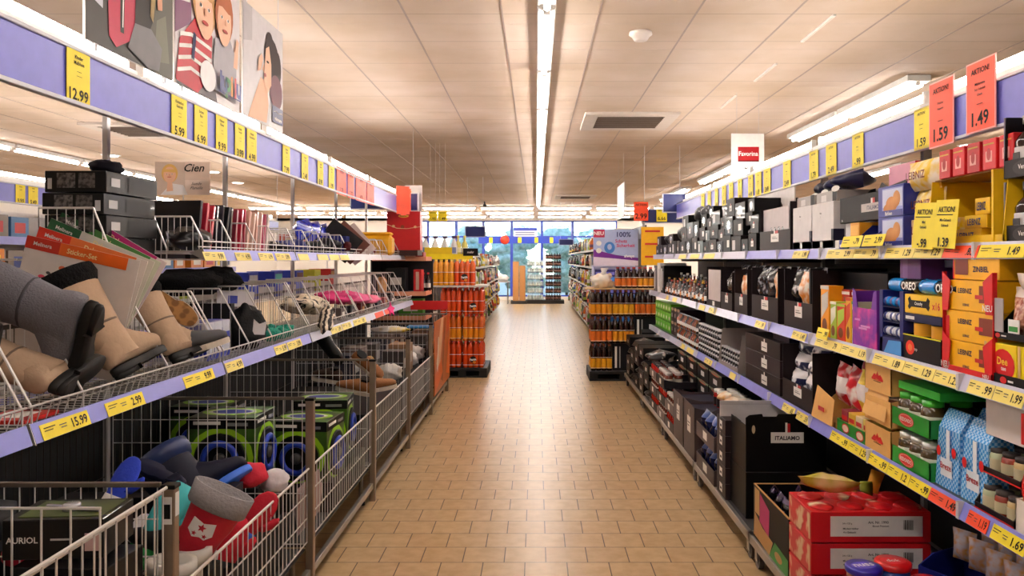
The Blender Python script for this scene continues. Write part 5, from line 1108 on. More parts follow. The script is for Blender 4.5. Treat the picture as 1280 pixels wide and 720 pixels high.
m = MB(); m.loft([ring(.115, .035, .05, .003, .02, 8), ring(.16, .035, .03, .003, .03, 8)], M('#8f9438', .25)); m.build('crimped_end', t)
put(pouch(.06, .09, .03, M('#c8902a', .3), None, 6), 'snack_bag', 'C', 1.38, 3.15, ZB+.39, 'small golden bag corner standing behind the lying snack bag', 'snack bag', roll=20)
# tubs in front
for k, (x, y_, c, lid, tx) in enumerate([(1.235, 2.70, '#1c48a8', '#c8141c', 'dok'), (1.115, 2.66, '#a85a20', '#2a1c9c', 'nuss'), (1.30, 2.58, '#a81420', '#c8141c', 'crema'), (1.06+.0, 2.55, '#a81420', '#cc161e', 'dok')]):
    t = thing('dessert_tub', ['blue tub with a red oval lid before the red cartons', 'nut-printed tub with a dark blue lid before the red cartons', 'red tub with a red lid closest to the navy crate', 'red tub with a red lid at the aisle edge of the base'][k], 'dessert tub', (x+.02, y_, ZB), 10*k, 'dessert tubs before the red cartons')
    h_ = .29 if k < 2 else .27
    MB().lathe([(.046, 0), (.05, .02), (.056, h_-.02)], M(c, .35, coat=.3), 20).build('tub_body', t)
    m = MB(); m.lathe([(.06, h_-.022), (.062, h_-.018), (.062, h_-.004), (.057, h_)], M(lid, .3, coat=.4), 20); m.text(tx, .022, white, T(0, 0, h_+.0012), maxw=.08); m.poly(blob(0, 0, .045, .03), M('#5a4ac8' if k == 1 else '#d8303a', .3), T(0, 0, h_+.0006)); m.build('lid', t)
    if k == 1:
        m = MB()
        for q in range(7): a = -2.4+q*.3; m.box(-.007, .007, -.002, .002, -.007, .007, M('#e8c898'), X=T(.0565*math.cos(a), .0565*math.sin(a), h_-.04-.012*(q % 2)) @ R(math.degrees(a)+90, 'Z'))
        m.build('nut_print', t)
# navy crates with gold-wrapped sweets at the camera corner
for lv in range(2):
    t = thing('sweets_crate', 'navy crate with red badges and wrapped sweets, %s one' % ['lower', 'upper'][lv], 'crate', (1.48-.02*lv, 2.55, ZB+.16*lv), -62, 'navy sweets crates')
    it = []
    for q in range(3): it += [('ell', 'F', .15+.35*q, .6, .07, .22, redbx), ('text', 'F', 'Choceur', .15+.35*q, .6, .12, white, .1)]
    tray(.42, .26, .1, .13, M('#1a2478', .35), it, slant=.3).build('crate', t)
for q in range(8):
    a, b = divmod(q, 4); put(pouch(.09, .11, .06, two('#b8b4c0', '#c8904a', 26, .25, .5, .1), None, 120+q), 'sweets_bag', G, 1.50+.1*a, 2.42+.1*b, ZB+.275, 'silver and amber sweets bag in the navy crate, %s along, %s row' % (nth(b), ['front', 'back'][a]), 'sweets bag', 'sweets bags in the navy crate', yaw=28)
# black carton of dark bags with photo side
t = thing('black_open_carton', 'open black carton of dark bags with pink and green photo print on its side', 'carton', (1.065, 3.50, ZB), -90)
W_ = .52; H_ = .25
m = MB(); m.box(-W_/2, W_/2, 0, .005, 0, H_, black).box(-W_/2, W_/2, .43, .435, 0, H_, black).box(-W_/2, -W_/2+.005, .005, .43, 0, H_, black).box(W_/2-.005, W_/2, .005, .43, 0, H_, black).box(-W_/2, W_/2, 0, .43, 0, .005, black)
decals(m, [('rect', 'F', .05, .5, .2, .98, M('#c8a060')), ('poly', 'F', [(.2, .42), (.48, .3), (.5, .8), (.22, .95)], M('#b81c6c')), ('poly', 'F', [(.02, .05), (.5, .0), (.6, .3), (.3, .35), (.05, .5)], M('#b88a4c')), ('poly', 'F', [(.5, .0), (1, 0), (1, .3), (.65, .35)], M('#2c8a34')), ('ell', 'F', .75, .15, .1, .08, M('#b08040'))], W_, .005, H_)
m.box(-W_/2, W_/2, 0, .008, H_, H_+.004, cardb2).box(-W_/2-.0, -W_/2+.008, 0, .43, H_, H_+.004, cardb).box(-W_/2, W_/2, .427, .435, H_, H_+.02, cardb); m.build('carton', t)
for q in range(12):
    a, b = divmod(q, 3)
    put(pouch(.13, .17, .09, M(['#141216', '#1c1620', '#17171b'][q % 3], .2, coat=.5), M('#3a2a4a', .2), 140+q, items=[('rect', 0, .7, .03, .018, M('#5a3a6a')), ('ell', .03, .5, .015, .01, white)]), 'dark_snack_bag', G, 1.10+.12*b, 3.32+.125*a, ZB+.09, 'glossy black bag in the open black carton, %s along, %s row' % (nth(a), nth(b)), 'snack bag', 'black bags in the open carton', yaw=random.uniform(-20, 20))
# upright packs before that carton: yellow pasta-like packs and black seed bags
for q in range(7):
    a = q % 4; lv = q//4
    put(pouch(.09, .17, .06, [two('#1c1a18', '#d8a43c', 24, .3, .5, .06), two('#20242a', '#b8bcc0', 30, .3, .5, .05), two('#17140f', '#c8903a', 24, .3, .55, .06), two('#c8a468', '#2a3a1c', 12, .35, .6, .05)][(q) % 4], M('#1a1a1e', .3), 160+q, band=(.75, 1)), 'seed_bag', 'C', 1.13+.075*(a % 2)+.0, 3.17-.065*(a//2)+.0, ZB+.165*lv, 'black and amber snack bag squeezed beside the red cartons, %s from the aisle, layer %s' % (nth(a), ['one', 'two'][lv]), 'snack bag', 'snack bags beside the red cartons') if False else None
for q in range(4):
    put(carton(.055, .07, .23, [M('#20211f', .4), M('#c8a060', .4), M('#2a2a2c', .4), M('#b89050', .4)][q], [('rect', 'F', .1, .5, .9, .8, [M('#d8a43c'), white, M('#e8c030'), M('#3c7a34')][q]), ('rect', 'L', .1, .1, .9, .6, M('#c89a48'))]), 'seed_pack', G, 1.065, 3.01+.058*q, ZB, 'narrow upright %s pack at the base edge beside the red cartons' % ['black and amber', 'tan and white', 'black and yellow', 'tan and green'][q], 'food pack', 'narrow packs beside the red cartons') if False else None
for q in range(6):
    a, lv = q % 3, q//3
    put(pouch(.1, .2, .07, two(['#1c1a18', '#22262c', '#15130f'][a], ['#d8a43c', '#c0c4c8', '#c8903a'][a], 24, .3, .5, .06), None, 160+q), 'snack_bag', 'C', 1.105+.0*a, 2.86+.065*a, ZB+.16*lv, 'black and %s bag standing at the aisle edge before the open carton, %s' % (['amber', 'silver', 'ochre'][a], ['lower', 'upper'][lv]), 'snack bag', 'snack bags at the base edge', yaw=-60) if False else None

# tall black Italian display carton and white carton
t = thing('tall_black_carton', 'tall notched black display carton with a white name plate', 'display carton', (1.30, 3.99, ZB+.245), 0)
W_, H_ = .42, .3; m = MB(); X_ = R(90, 'X')
m.prism([(-W_/2, 0), (W_/2, 0), (W_/2, H_), (W_/2-.08, H_), (W_/2-.085, H_-.012), (.07, H_-.012), (.06, H_-.0), (-.04, H_), (-.05, H_-.014), (-W_/2+.09, H_-.014), (-W_/2+.085, H_), (-W_/2+.02, H_-.006), (-W_/2, H_-.02)], .006, black, T(0, .006, 0) @ X_)
m.box(-W_/2, -W_/2+.005, .006, .3, 0, H_*.8, black).box(W_/2-.005, W_/2, .006, .3, 0, H_*.8, black)
m.box(-.08, .09, -.003, -.0006, .15, .205, white); m.text('ITALIAMO', .022, M('#2a2430'), T(.005, -.0036, .176) @ X_, maxw=.15, bold=.03); m.box(-.005, .005, -.003, -.0006, .205, .255, white).box(.006, .02, -.003, -.0006, .205, .25, red); m.poly(blob(-.17, .22, .009, .022), M('#b8a888', .4), T(0, -.001, 0) @ X_); m.build('front_board', t)
put(carton(.42, .32, .24, M('#0a090a', .5)), 'black_carton', 'C', 1.30, 3.99, ZB, 'plain black carton under the tall name-plated carton', 'carton')
put(carton(.4, .012, .24, M('#d2cecd', .5), [('rect', 'F', 0, .9, 1, 1, M('#c0bbba'))]), 'white_carton', 'C', 1.26, 4.42, ZB+.245+.05, 'blank white carton back standing behind the name-plated black carton', 'carton')
for lv in range(5):
    put(carton(.2, .09, .088, brownbk2, [('rect', 'F', .35, .25, .65, .8, white), ('rect', 'F', .42, .4, .58, .55, ink)]), 'small_carton', G, 1.06, 4.40, ZB+.0895*lv, 'small brown tagged carton, %s from the floor in the base edge column' % nth(lv), 'carton', 'column of small brown cartons')
put(carton(.3, .3, .29, M('#0c0b0d', .5)), 'black_carton', 'C', 1.32, 4.43, ZB, 'plain black carton filling the base behind the brown column', 'carton')
# grey-brown open trays of navy bags
for lv in range(2):
    t = thing('display_tray', 'grey-brown open tray of small navy packs on the wheeled base, %s one' % ['lower', 'upper'][lv], 'display tray', (1.055, 4.80, ZB+.2*lv), -90, 'grey-brown trays on the base')
    tray(.5, .3, .09, .17, M('#4a3e40', .5), [('rect', 'F', .4, .25, .62, .8, white)], slant=.5).build('tray', t)
    for q in range(8):
        a, b = divmod(q, 4); put(pouch(.115, .15, .09, two('#161a3c', '#b8bcc8', 20, .25, .68, .04), M('#2a4a8c', .3), 180+q+lv*9, band=(.7, 1)), 'navy_pack', G, 1.075+.11*a, 4.62+.122*b, ZB+.2*lv+.02, 'navy foil pack in the %s grey-brown tray, %s along, %s row' % (['lower', 'upper'][lv], nth(b), ['front', 'back'][a]), 'foil pack', 'navy foil packs')
for q in range(3): put(pouch(.17, .06, .16, two('#d89a4c', '#f0e4d0', 9, .4, .5, .1), None, 210+q), 'biscuit_bag', G, 1.2, 4.72+.2*q, ZB+.40, 'orange and cream biscuit bag lying across the upper tray, %s' % nth(q), 'biscuit bag', 'biscuit bags over the navy packs')
# two tall brown trapezoid displays
for q in range(2):
    Yc = 5.30+.40*q
    t = thing('brown_display', 'tall brown display carton at the base edge, %s' % ['one closer to the navy packs', 'one farther along'][q], 'display carton', (1.055, Yc, ZB), -90, 'tall brown base displays')
    tray(.38, .36, .36, .33, M('#463a3c', .5), [('rect', 'F', .36, .45, .66, .75, white), ('rect', 'F', .5, .75, .53, .88, white), ('rect', 'F', .4, .62, .6, .64, dgrey), ('rect', 'F', .4, .56, .56, .58, dgrey)]).build('carton', t)
    put(carton(.34, .3, .31, M('#15172e', .4)), 'navy_carton', G, 1.08, Yc, ZB+.006, 'navy carton inside the tall brown display, %s' % ['closer one', 'farther one'][q], 'carton', 'navy cartons inside the brown displays')
# ketchup-red jars and crates
redj = M('#b01810', .2, coat=.5)
for c in range(3):
    Yc = 6.1+.42*c
    for lv in range(3 if c else 2):
        t = thing('jar_crate', 'low jar crate on the wheeled base, %s from the brown displays, %s layer' % (nth(c), nth(lv)), 'crate', (1.055, Yc, ZB+.14*lv), -90, 'low jar crates')
        tray(.4, .34, .075, .055, [M('#17141a'), M('#5a4c4c'), M('#17141a')][(lv+c) % 3], [('rect', 'F', .4, .2, .6, .8, white)]).build('crate', t)
        for q in range(10):
            a, b = divmod(q, 5); rd = (c+lv) % 2 == 0
            put(jar(.125, .034, redj if rd else M('#5a2014', .25), M('#1c1a1c', .4) if rd else M('#a8a09a', .3), None if rd else M('#c8c0b4'), 10), 'red_jar', G, 1.1+.08*a, Yc-.16+.08*b, ZB+.14*lv+.005, '%s jar, crate %s layer %s, %s along, %s row' % ('red sauce' if rd else 'rust-brown', ['one', 'two', 'three'][c], ['one', 'two', 'three'][lv], nth(b), ['front', 'back'][a]), 'glass jar', 'jars in the low crates')
# higher black boxes behind them with name plates
for c in range(4):
    for lv in range(4):
        put(carton(.4, .2, .125, black, [('rect', 'F', .35, .3, .65, .6, M('#cfcbcb')), ('ell', 'F', .5, .92, .35, .12, M('#b8503c')), ('rect', 'F', .0, .9, 1, 1, M('#6a7a5a'))]), 'black_tray', G, 1.33, 5.7+.43*c, ZB+.127*lv, 'black food tray with a white plate behind the jar crates, %s along, %s layer' % (nth(c), nth(lv)), 'food box', 'black food trays behind the crates')
for q in range(12):
    a, b = divmod(q, 6); put(jar(.13, .04, redj, M('#cfcac2', .3), M('#20181a')), 'red_jar', G, 1.30+.09*a, 5.0+.09*b, ZB+.30, 'tall red jar over the navy cartons, %s along, %s row' % (nth(b), ['front', 'back'][a]), 'glass jar', 'tall red jars over the navy cartons')
put(carton(.55, .4, .295, M('#141216', .5)), 'black_carton', G, 1.50-.22+.0, 5.24, ZB, 'plain black carton carrying the tall red jars', 'carton') if False else None
# far jumble on the base: black and silver bags in stacks
for c in range(5):
    for lv in range(4):
        for f_ in range(1):
            Yc = 7.40+.36*c; mm = two('#121214', ['#c8c8cc', '#d8a888', '#b0b0b8', '#e0ded8'][(c+lv) % 4], 14, .3, .6, .05)
            if (c+lv) % 3: put(carton(.33, .4, .115, [brownbk2, black, black2][(c*2+lv) % 3], lab(.5, .45, .14)), 'black_box', G, 1.06, Yc, ZB+.118*lv, 'dark food carton in the far base stack, column %s, %s layer' % (['one', 'two', 'three', 'four', 'five'][c], nth(lv)), 'food box', 'far base stacks')
            else: put(pouch(.33, .117, .3, mm, None, 240+c*5+lv), 'foil_bag', G, 1.06, Yc, ZB+.118*lv, 'black and silver bag in the far base stack, column %s, %s layer' % (['one', 'two', 'three', 'four', 'five'][c], nth(lv)), 'foil bag', 'far base stacks')
# ================================================================== GOODS ON THE BARGAIN SIDE
fur = M('#0c0b0d', .95, bump=1.0, scale=120); felt = M('#6d6c74', .95, bump=.5, scale=200, var=.2); tanb = M('#ab9076', .9, var=.1, bump=.2, scale=60); solem = M('#1a1817', .55)
def frame(zd, xd, loc, s=1.0):
    z = Vector(zd).normalized(); x = Vector(xd); x = (x-z*x.dot(z)).normalized(); y = z.cross(x)
    m = Matrix((x, y, z)).transposed().to_4x4(); return Matrix.Translation(loc) @ m @ Matrix.Diagonal((s, s, s, 1))
def sole_outline(L=.29, w_=.05, n=32):
    o = []
    for k in range(n):
        t = 2*math.pi*k/n; x = math.cos(t); y = math.sin(t)
        wd = w_*(1.0 if x > .1 else .72)*(1-.12*math.exp(-((x-0)/.35)**2))
        o.append((.065+L/2*x, wd*math.copysign(abs(y)**.75, y)))
    return o
def boot(label, group, zd, xd, loc, shaft, lining, sole, H=.36, s=1.0, rx=.085, foot=None, cuff=None, fl=1.0):
    t = thing('boot', label, 'boot', group=group); t.matrix_world = frame(zd, xd, loc, s)
    m = MB(); rg = []
    for z, cx, a, b in [(.05, .01, .075, .044), (.10, .0, .078, .048), (.15, -.012, .074, .052), (.20, -.018, rx*.9, .055*fl), (.25, -.02, rx*.95, .06*fl), (H, -.018, rx*1.06, .07*fl)]:
        if z <= H or z == .05: rg.append(ring(cx, 0, z, a, b, 16))
    m.loft(rg, shaft, caps=False)
    fr = []
    for x, w_, h_ in [(-.083, .018, .05), (-.07, .036, .09), (-.02, .043, .13), (.04, .044, .125), (.09, .046, .09), (.14, .045, .068), (.18, .036, .054), (.203, .018, .04)]:
        fr.append([(x, w_*math.copysign(abs(math.cos(a*math.pi/8))**.8, math.cos(a*math.pi/8)), .028+h_/2+h_/2*math.sin(a*math.pi/8)) for a in range(16)])
    m.loft(fr, foot or shaft); m.build('upper', t)
    m = MB(); m.loft([ring(-.018, 0, H-.06, rx*1.08, .073*fl, 16), ring(-.018, 0, H-.055, rx*1.12, .079*fl, 16), ring(-.018, 0, H+.02, rx*1.16, .07*fl, 16), ring(-.018, 0, H+.02, rx*1.1, .06*fl, 16), ring(-.018, 0, H-.04, rx*1.0, .05*fl, 16)] if cuff else [ring(-.018, 0, H-.05, rx*1.0, .064, 16), ring(-.018, 0, H-.02, rx*1.15, .08, 16), ring(-.018, 0, H+.012, rx*1.12, .078, 16), ring(-.018, 0, H+.012, rx*.85, .055, 16), ring(-.018, 0, H-.06, rx*.8, .05, 16)], lining if not cuff else cuff); m.build('fur_lining' if not cuff else 'cuff', t)
    m = MB(); O = sole_outline(.288, .047)
    def lay(z, k, xm=9): return [(.065+(min(x, xm)-.065)*k, y*k, z) for x, y in O]
    m.loft([lay(.0, .97), lay(.003, 1), lay(.022, 1), lay(.027, .96)], sole); m.loft([lay(-.014, .93, .005), lay(-.011, .97, .005), lay(.004, .98, .005)], sole); m.build('sole', t)
    m = MB()
    for z in (.175, .18): pass
    m.loft([ring(-.015, 0, .168, .0735, .0535, 16), ring(-.015, 0, .17, .0755, .0555, 16), ring(-.015, 0, .174, .0755, .0555, 16), ring(-.015, 0, .176, .0735, .0535, 16)], M('#6a5848', .8) if shaft is tanb else M('#3c3c42', .8), caps=False); m.build('ankle_seam', t) if not cuff and shaft in (tanb, felt) else None
    return t
GB1 = 'fur-lined boots in the near basket'
boot('grey felt boot lying with its black sole turned to the aisle', GB1, (-.93, -.12, .33), (-.36, .30, -.87), (-1.385, 2.40, 1.285), felt, fur, solem, .4, 1.15)
boot('tan boot with black fur top leaning back beside the grey felt boot', GB1, (-.5, -.10, .86), (.12, .98, .05), (-1.47, 2.78, 1.10), tanb, fur, solem, .36, 1.1, rx=.098)
boot('tan boot lying low at the basket front under the grey felt boot', GB1, (-.93, -.1, .38), (.1, .97, .12), (-1.43, 2.36, 1.12), tanb, fur, solem, .34, 1.0)
boot('tan boot with black fur top farther along, behind the first tan boot', GB1, (-.52, .02, .84), (.1, .98, .02), (-1.47, 3.20, 1.09), tanb, fur, solem, .34, 1.0)
boot('grey felt boot lying at the camera side of the near basket', GB1, (-.9, -.3, .25), (.1, .1, -.98), (-1.56, 2.05+.14, 1.24), felt, fur, solem, .4, 1.1)
# flat packs leaning in the basket
packs = [('#d8d0cc', '#e8641c', 'Sticker-Set', '#c02818', -13, 2.86, 'sticker pack with an orange header'), ('#e4dcd4', '#e8783c', 'Deko', '#d8301c', -18, 2.905, 'pack with a red header'), ('#dcd8cc', '#d8d4cc', 'Deko', '#1f5a34', -23, 2.945, 'pack with a dark green header'), ('#d8dcc8', '#4c8a44', 'Deko', '#1c4a2c', -27, 2.985, 'pack with a green edge strip'), ('#e8d8dc', '#c02878', 'Deko', '#b01c30', -31, 3.025, 'pack with a magenta edge strip')]
for i, (bgc, hc, tx, lc, ang, yy, nm) in enumerate(packs):
    W_, H_ = .43, .46; t = thing('sticker_pack', 'large flat %s fanned out above the boots' % nm, 'sticker pack', group='fanned flat sticker packs')
    t.matrix_world = T(-1.52, yy, 1.49-.014*i*0) @ R(-ang, 'Y') @ T(-.40+.02*i, 0, -.355+.0*i) if False else T(-1.49+.03*i*0, yy, 1.425) @ R(-ang, 'Y') @ T(-W_/2, 0, -H_+.07)
    m = MB(); m.box(-W_/2, W_/2, 0, .004, 0, H_, M(bgc, .3, coat=.4)); it = [('rect', 'F', 0, .9, .3, 1, M(lc, .4)), ('rect', 'F', .3, .9, .9, 1, M(hc, .4)), ('text', 'F', 'Melinera', .15, .95, .032, white, .24), ('text', 'F', tx, .5, .948, .042, M('#f6e0a0'), .34)]
    if i == 0: it += [('ell', 'F', .2, .7, .03, .015, M('#d83c5c')), ('ell', 'F', .25, .74, .02, .012, dgrey), ('ell', 'F', .3, .7, .03, .012, dgrey), ('poly', 'F', [(.12, .66), (.3, .72), (.31, .725), (.12, .67)], dgrey), ('ell', 'F', .36, .8, .03, .02, M('#d8643c')), ('ell', 'F', .38, .68, .02, .015, M('#e0508c')), ('ell', 'F', .15, .58, .05, .02, M('#c0301c'))]
    decals(m, it, W_, .004, H_); m.build('card', t)
# slipper showing its sole
t = thing('slipper', 'slipper turned up to show its brown patterned sole', 'slipper'); t.matrix_world = frame((.35, -.9, .15), (.8, .2, -.62), (-1.66, 3.38, 1.33), .95)
MB().prism(sole_outline(.27, .052), .018, two('#7a5228', '#a87840', 30, .7, .5, .1, 'voronoi'), T(0, 0, .0)).build('sole', t)
m = MB(); lump(.1, .05, .035, M('#8a7f78', .8), 3, .1, X=T(.1, 0, -.075), mb=m); m.build('upper', t)
m = MB(); m.prism(sole_outline(.285, .056), .014, M('#d8cfc4', .6), T(0, 0, -.014)); m.build('edge_binding', t)
# grey trainer and pale packs
def lowshoe(label, loc, zd, xd, c, s=.95, group=None):
    t = thing('shoe', label, 'shoe', group=group); t.matrix_world = frame(zd, xd, loc, s); m = MB(); fr = []
    for x, w_, h_ in [(-.083, .018, .05), (-.07, .036, .08), (-.02, .042, .09), (.04, .044, .085), (.09, .046, .07), (.14, .045, .055), (.18, .036, .045), (.203, .018, .03)]:
        fr.append([(x, w_*math.cos(a*math.pi/8), .024+h_/2+h_/2*math.sin(a*math.pi/8)) for a in range(16)])
    m.loft(fr, c); m.build('upper', t); m = MB(); m.prism(sole_outline(), .026, M('#c9bfb2', .6)); m.build('sole', t)
    m = MB(); m.poly(blob(-.03, 0, .045, .03), black, T(0, 0, .1185)); m.box(-.06, .0, -.03, .03, .095, .117, fur, .01); m.build('opening', t)
lowshoe('grey knitted shoe with a black opening at the end of the near basket', (-1.50, 3.27, 1.085), (-.25, -.1, .95), (.75, .6, .1), M('#4f4f52', .8), group='shoes on the wire shelf')
pw = M('#c9ccd8', .35); pb = M('#2c3ca8', .4)
for q in range(12):
    a, b, c = q % 3, (q//3) % 2, q//6
    put(carton(.085, .12, .085, pw, [('rect', 'F', 0, 0, 1, .35, pb), ('rect', 'L', 0, .2, 1, .6, pb), ('rect', 'L', .2, .65, .8, .9, M('#8a8cc8')), ('rect', 'T', .2, .2, .8, .8, pb)]), 'blue_pack', 'L', -1.50-.13*b, 3.54+.09*a, 1.034+.088*c, 'small white and blue pack behind the double divider, %s along, %s row, %s layer' % (nth(a), ['front', 'back'][b], ['lower', 'upper'][c]), 'small pack', 'white and blue packs on the wire shelf')
# black bag with tags
m = lump(.10, .13, .12, M('#0d0d10', .6, bump=.3, scale=80), 5, .3); t = thing('cloth_bag', 'black fabric bag with a dangling white tag in the second basket', 'bag', (-1.52, 4.02, 1.034)); m.build('bag', t)
m = MB(); m.prism([(-.03, 0), (.03, .0), (.035, .07), (.0, .055), (-.03, .08)], .002, M('#cfcdd0'), T(.10, -.09, .08) @ R(75, 'X') @ R(10, 'Y')); m.box(.03, .13, -.08, -.075, .035, .045, M('#a8a8ac')); m.build('tag', t)
m = MB(); m.box(-.095, .095, 0, .003, 0, .21, M('#d2cfd4', .5)); decals(m, [('rect', 'F', .12, .3, .75, .6, M('#6a5a5c')), ('rect', 'F', .3, .68, .55, .88, pb), ('ell', 'F', .35, .42, .1, .07, white), ('ell', 'F', .55, .42, .1, .07, white), ('rect', 'F', .8, .1, .9, .5, M('#d85a28'))], .19, .003, .21)
m.build('product_card', loc=(-1.62, 4.12, 1.12), rot=(-8, 4, 30), label='grey printed shoe card standing behind the black bag', cat='card')
put(carton(.22, .05, .24, M('#141316', .5), [('rect', 'L', .1, .1, .9, .5, dgrey)]), 'shoe_box', 'C', -1.66, 3.9, 1.034, 'black flat box standing before the grey printed card', 'box') if True else None
for q in range(6): lump(.05, .05, .04, M('#1d8a74', .9, bump=.6, scale=90), q, .3, n=12, mb=None).build('yarn_ball', loc=(-1.50-.09*(q % 2), 4.36+.12*(q//2), 1.036), label='teal green yarn ball in the second basket, %s from the black bag' % nth(q), cat='yarn ball', group='teal yarn balls')
# black fur hats on the back fence
for q, (yy, s_) in enumerate([(3.95, 1), (4.35, .8)]):
    m = lump(.14*s_, .26*s_, .075, fur, 9+q, .25, 3); m.build('fur_hat', loc=(-1.80, yy, 1.315-.0), label=['large black fur hat lying over the back wires', 'smaller black fur hat behind the large one'][q], cat='hat', group='black fur hats')
# spotted scarf, striped scarf, pink cloths
spot = two('#1d1618', '#d8c8b0', 22, .8, .42, .03); strp = two('#241a1a', '#dccfbc', 9, .8, .5, .05, 'wave', dist=3, stretch=(1, 3, 1))
lump(.14, .42, .07, spot, 21, .3, 2.4, 22).build('scarf', loc=(-1.60, 5.35, 1.12), rot=(-6, 0, 8), label='cream scarf with dark spots heaped in the third basket', cat='scarf')
lump(.05, .2, .045, strp, 22, .3, 2.5, 18).build('scarf', loc=(-1.39, 5.1, 1.07), rot=(20, 0, 10), label='black and cream striped scarf end hanging over the third basket rim', cat='scarf')
for q in range(3): lump(.15, .35, .05, M(['#c8206c', '#d85a8c', '#e06a90'][q], .7, var=.3), 25+q, .3, 2.5, 18).build('pink_cloth', loc=(-1.62+.02*q, 6.2+.42*q, 1.15-.03*q), rot=(0, 0, 6*q), label='pink folded cloth in the farther baskets, %s from the spotted scarf' % nth(q), cat='cloth', group='pink cloths on the wire shelf')
for q in range(7): put(carton(.12, .1, .09, M(['#5a4a48', '#2b2b30', '#6a2a2c', '#8a8078', '#24344c', '#a85a5c', '#3a3236'][q], .5), [('rect', 'F', .2, .3, .8, .7, [white, silver, gold][q % 3])]), 'small_box', 'L', -1.48, 5.9+.34*q, 1.034, 'small dim box in the farther wire baskets, %s from the scarves' % nth(q), 'small box', 'small boxes in the farther baskets')
lump(.05, .08, .09, M('#b8885c', .8, var=.3, bump=.4), 31, .3).build('plush_toy', loc=(-1.60, 8.0, 1.15), label='light brown plush toy at the far end of the wire shelf', cat='plush toy')
put(carton(.2, .2, .115, M('#2b2527', .5)), 'small_carton', 'L', -1.5, 8.02, 1.034, 'dark carton under the brown plush toy', 'carton')
m = MB(); m.prism([(0, .07), (.02, .02), (.07, .0), (.03, -.02), (.04, -.07), (0, -.035), (-.04, -.07), (-.03, -.02), (-.07, 0), (-.02, .02)], .006, M('#e0287c', .6)); m.build('pink_star', loc=(-1.385, 7.32, 1.03), rot=(80, 0, 70), label='bright pink star tag hanging from the middle wire shelf rail', cat='ornament')
# --- top shelf goods
cols = ['#101014', '#b01c34', '#c02038', '#1c1a20', '#2a2630', '#17161a', '#302a30', '#8a2438', '#b8203c', '#a01c34', '#d8a898', '#e0c0b0', '#c89888', '#d8b0a8', '#c8607c', '#d8d0cc']
for i, c in enumerate(cols):
    it = [('rect', 'F', .1, .65, .9, .9, white if i > 9 else M('#5c5458')), ('rect', 'F', .2, .2, .8, .55, M(['#d8b0a0', '#3a3238', '#c89888'][i % 3])), ('rect', 'L', 0, .6, 1, .8, white)]
    if i == 0: it = []
    m = carton(.26, .022, .245-.004*(i % 4), M(c, .3, coat=.3), it)
    m.build('hosiery_pack', loc=(-1.74, 3.66+.062*i, LZT_+.004), rot=(-9-(i % 3)*3, 0, (i % 5)*3-6), label='thin upright %s hosiery pack on the top wire shelf, %s from the wire basket' % ('crimson' if c in ('#8c1830', '#b01c34', '#c02038', '#8a2438', '#b8203c', '#a01c34') else 'black' if i < 8 else 'pale pink', nth(i)), cat='hosiery pack', group='hosiery packs on the top wire shelf')
for i, (x, y_, a, b, c_, col, nm) in enumerate([(-1.7, 4.85, .13, .15, .04, '#14141a', 'flat black glove pack'), (-1.68, 5.25, .12, .16, .05, '#1d2a78', 'blue and black glove pack'), (-1.7, 5.7, .13, .2, .05, '#101014', 'black folded knitwear'), (-1.65, 6.1, .1, .15, .07, '#1c1a1e', 'dark hat lying flat')]):
    lump(a, b, c_, M(col, .6, bump=.3, scale=60), 40+i, .3, 2.6, 18).build('clothing_item', loc=(x, y_, LZT_+.002), label=nm+' on the top wire shelf', cat='clothing', group='dark clothing on the top wire shelf')
for i in range(3): put(pouch(.3, .15, .12, M('#1a2cae', .2, coat=.6, var=.4), None, 300+i), 'blue_bag', 'L', -1.62-.05*i, 5.55+.42*i, LZT_+.1, 'crinkled bright blue bag heaped on the top wire shelf, %s' % ['closest', 'middle', 'farthest'][i], 'blue bag', 'crinkled blue bags', roll=-8)
for i, (c, w_, nm) in enumerate([('#1b1a1d', .3, 'black'), ('#6a3a30', .28, 'brown-edged'), ('#c8b8b4', .3, 'pale grey')]):
    m = carton(.3, .03, .24, M(c, .4), [('rect', 'L', 0, 0, 1, 1, M('#a08880'))]); m.build('picture_book', loc=(-1.7, 6.35+.22*i, LZT_+.02), rot=(0, 38+6*i, 12), label='%s flat box tilted on the top wire shelf behind the blue bags' % nm, cat='flat box', group='tilted flat boxes on the top wire shelf')
put(carton(.15, .2, .15, M('#1b2370', .4), [('rect', 'F', .2, .2, .5, .45, white), ('rect', 'L', .2, .1, .6, .35, white)]), 'navy_box', 'L', -1.55, 6.35, LZT_+.002, 'small navy box with a white sticker on the top wire shelf', 'box')
for i in range(4): lump(.07, .12, .05, M(['#8f8a88', '#6a6462', '#a8a4a0', '#7a1c2c'][i], .6, var=.3), 60+i, .35, 3, 14).build('clothing_item', loc=(-1.60-.03*i, 6.85+.3*i, LZT_+.002), label='%s on the top wire shelf near the yellow box' % ['grey bundle', 'dark grey bundle', 'silver-grey bundle', 'wine red bundle'][i], cat='clothing', group='bundles near the yellow box')
lump(.03, .05, .04, M('#4a1018', .8, bump=.5), 71).build('pompom', loc=(-1.50, 6.1, LZT_+.03), label='dark red bobble hanging on the top wire shelf edge', cat='pompom')
m = MB(); m.box(-.17, .17, 0, .2, 0, .2, M('#e0a416', .4), .03); m.box(-.16, .16, .02, .18, .2, .235, M('#e0a416', .4), .015); m.build('yellow_box', loc=(-1.63, 7.75, LZT_+.002), label='rounded plain yellow box at the far end of the top wire shelf', cat='yellow box')
t = thing('gift_box', 'red festive gift box with a gold crest behind the yellow box', 'gift box', (-1.47, 8.52, 1.60))
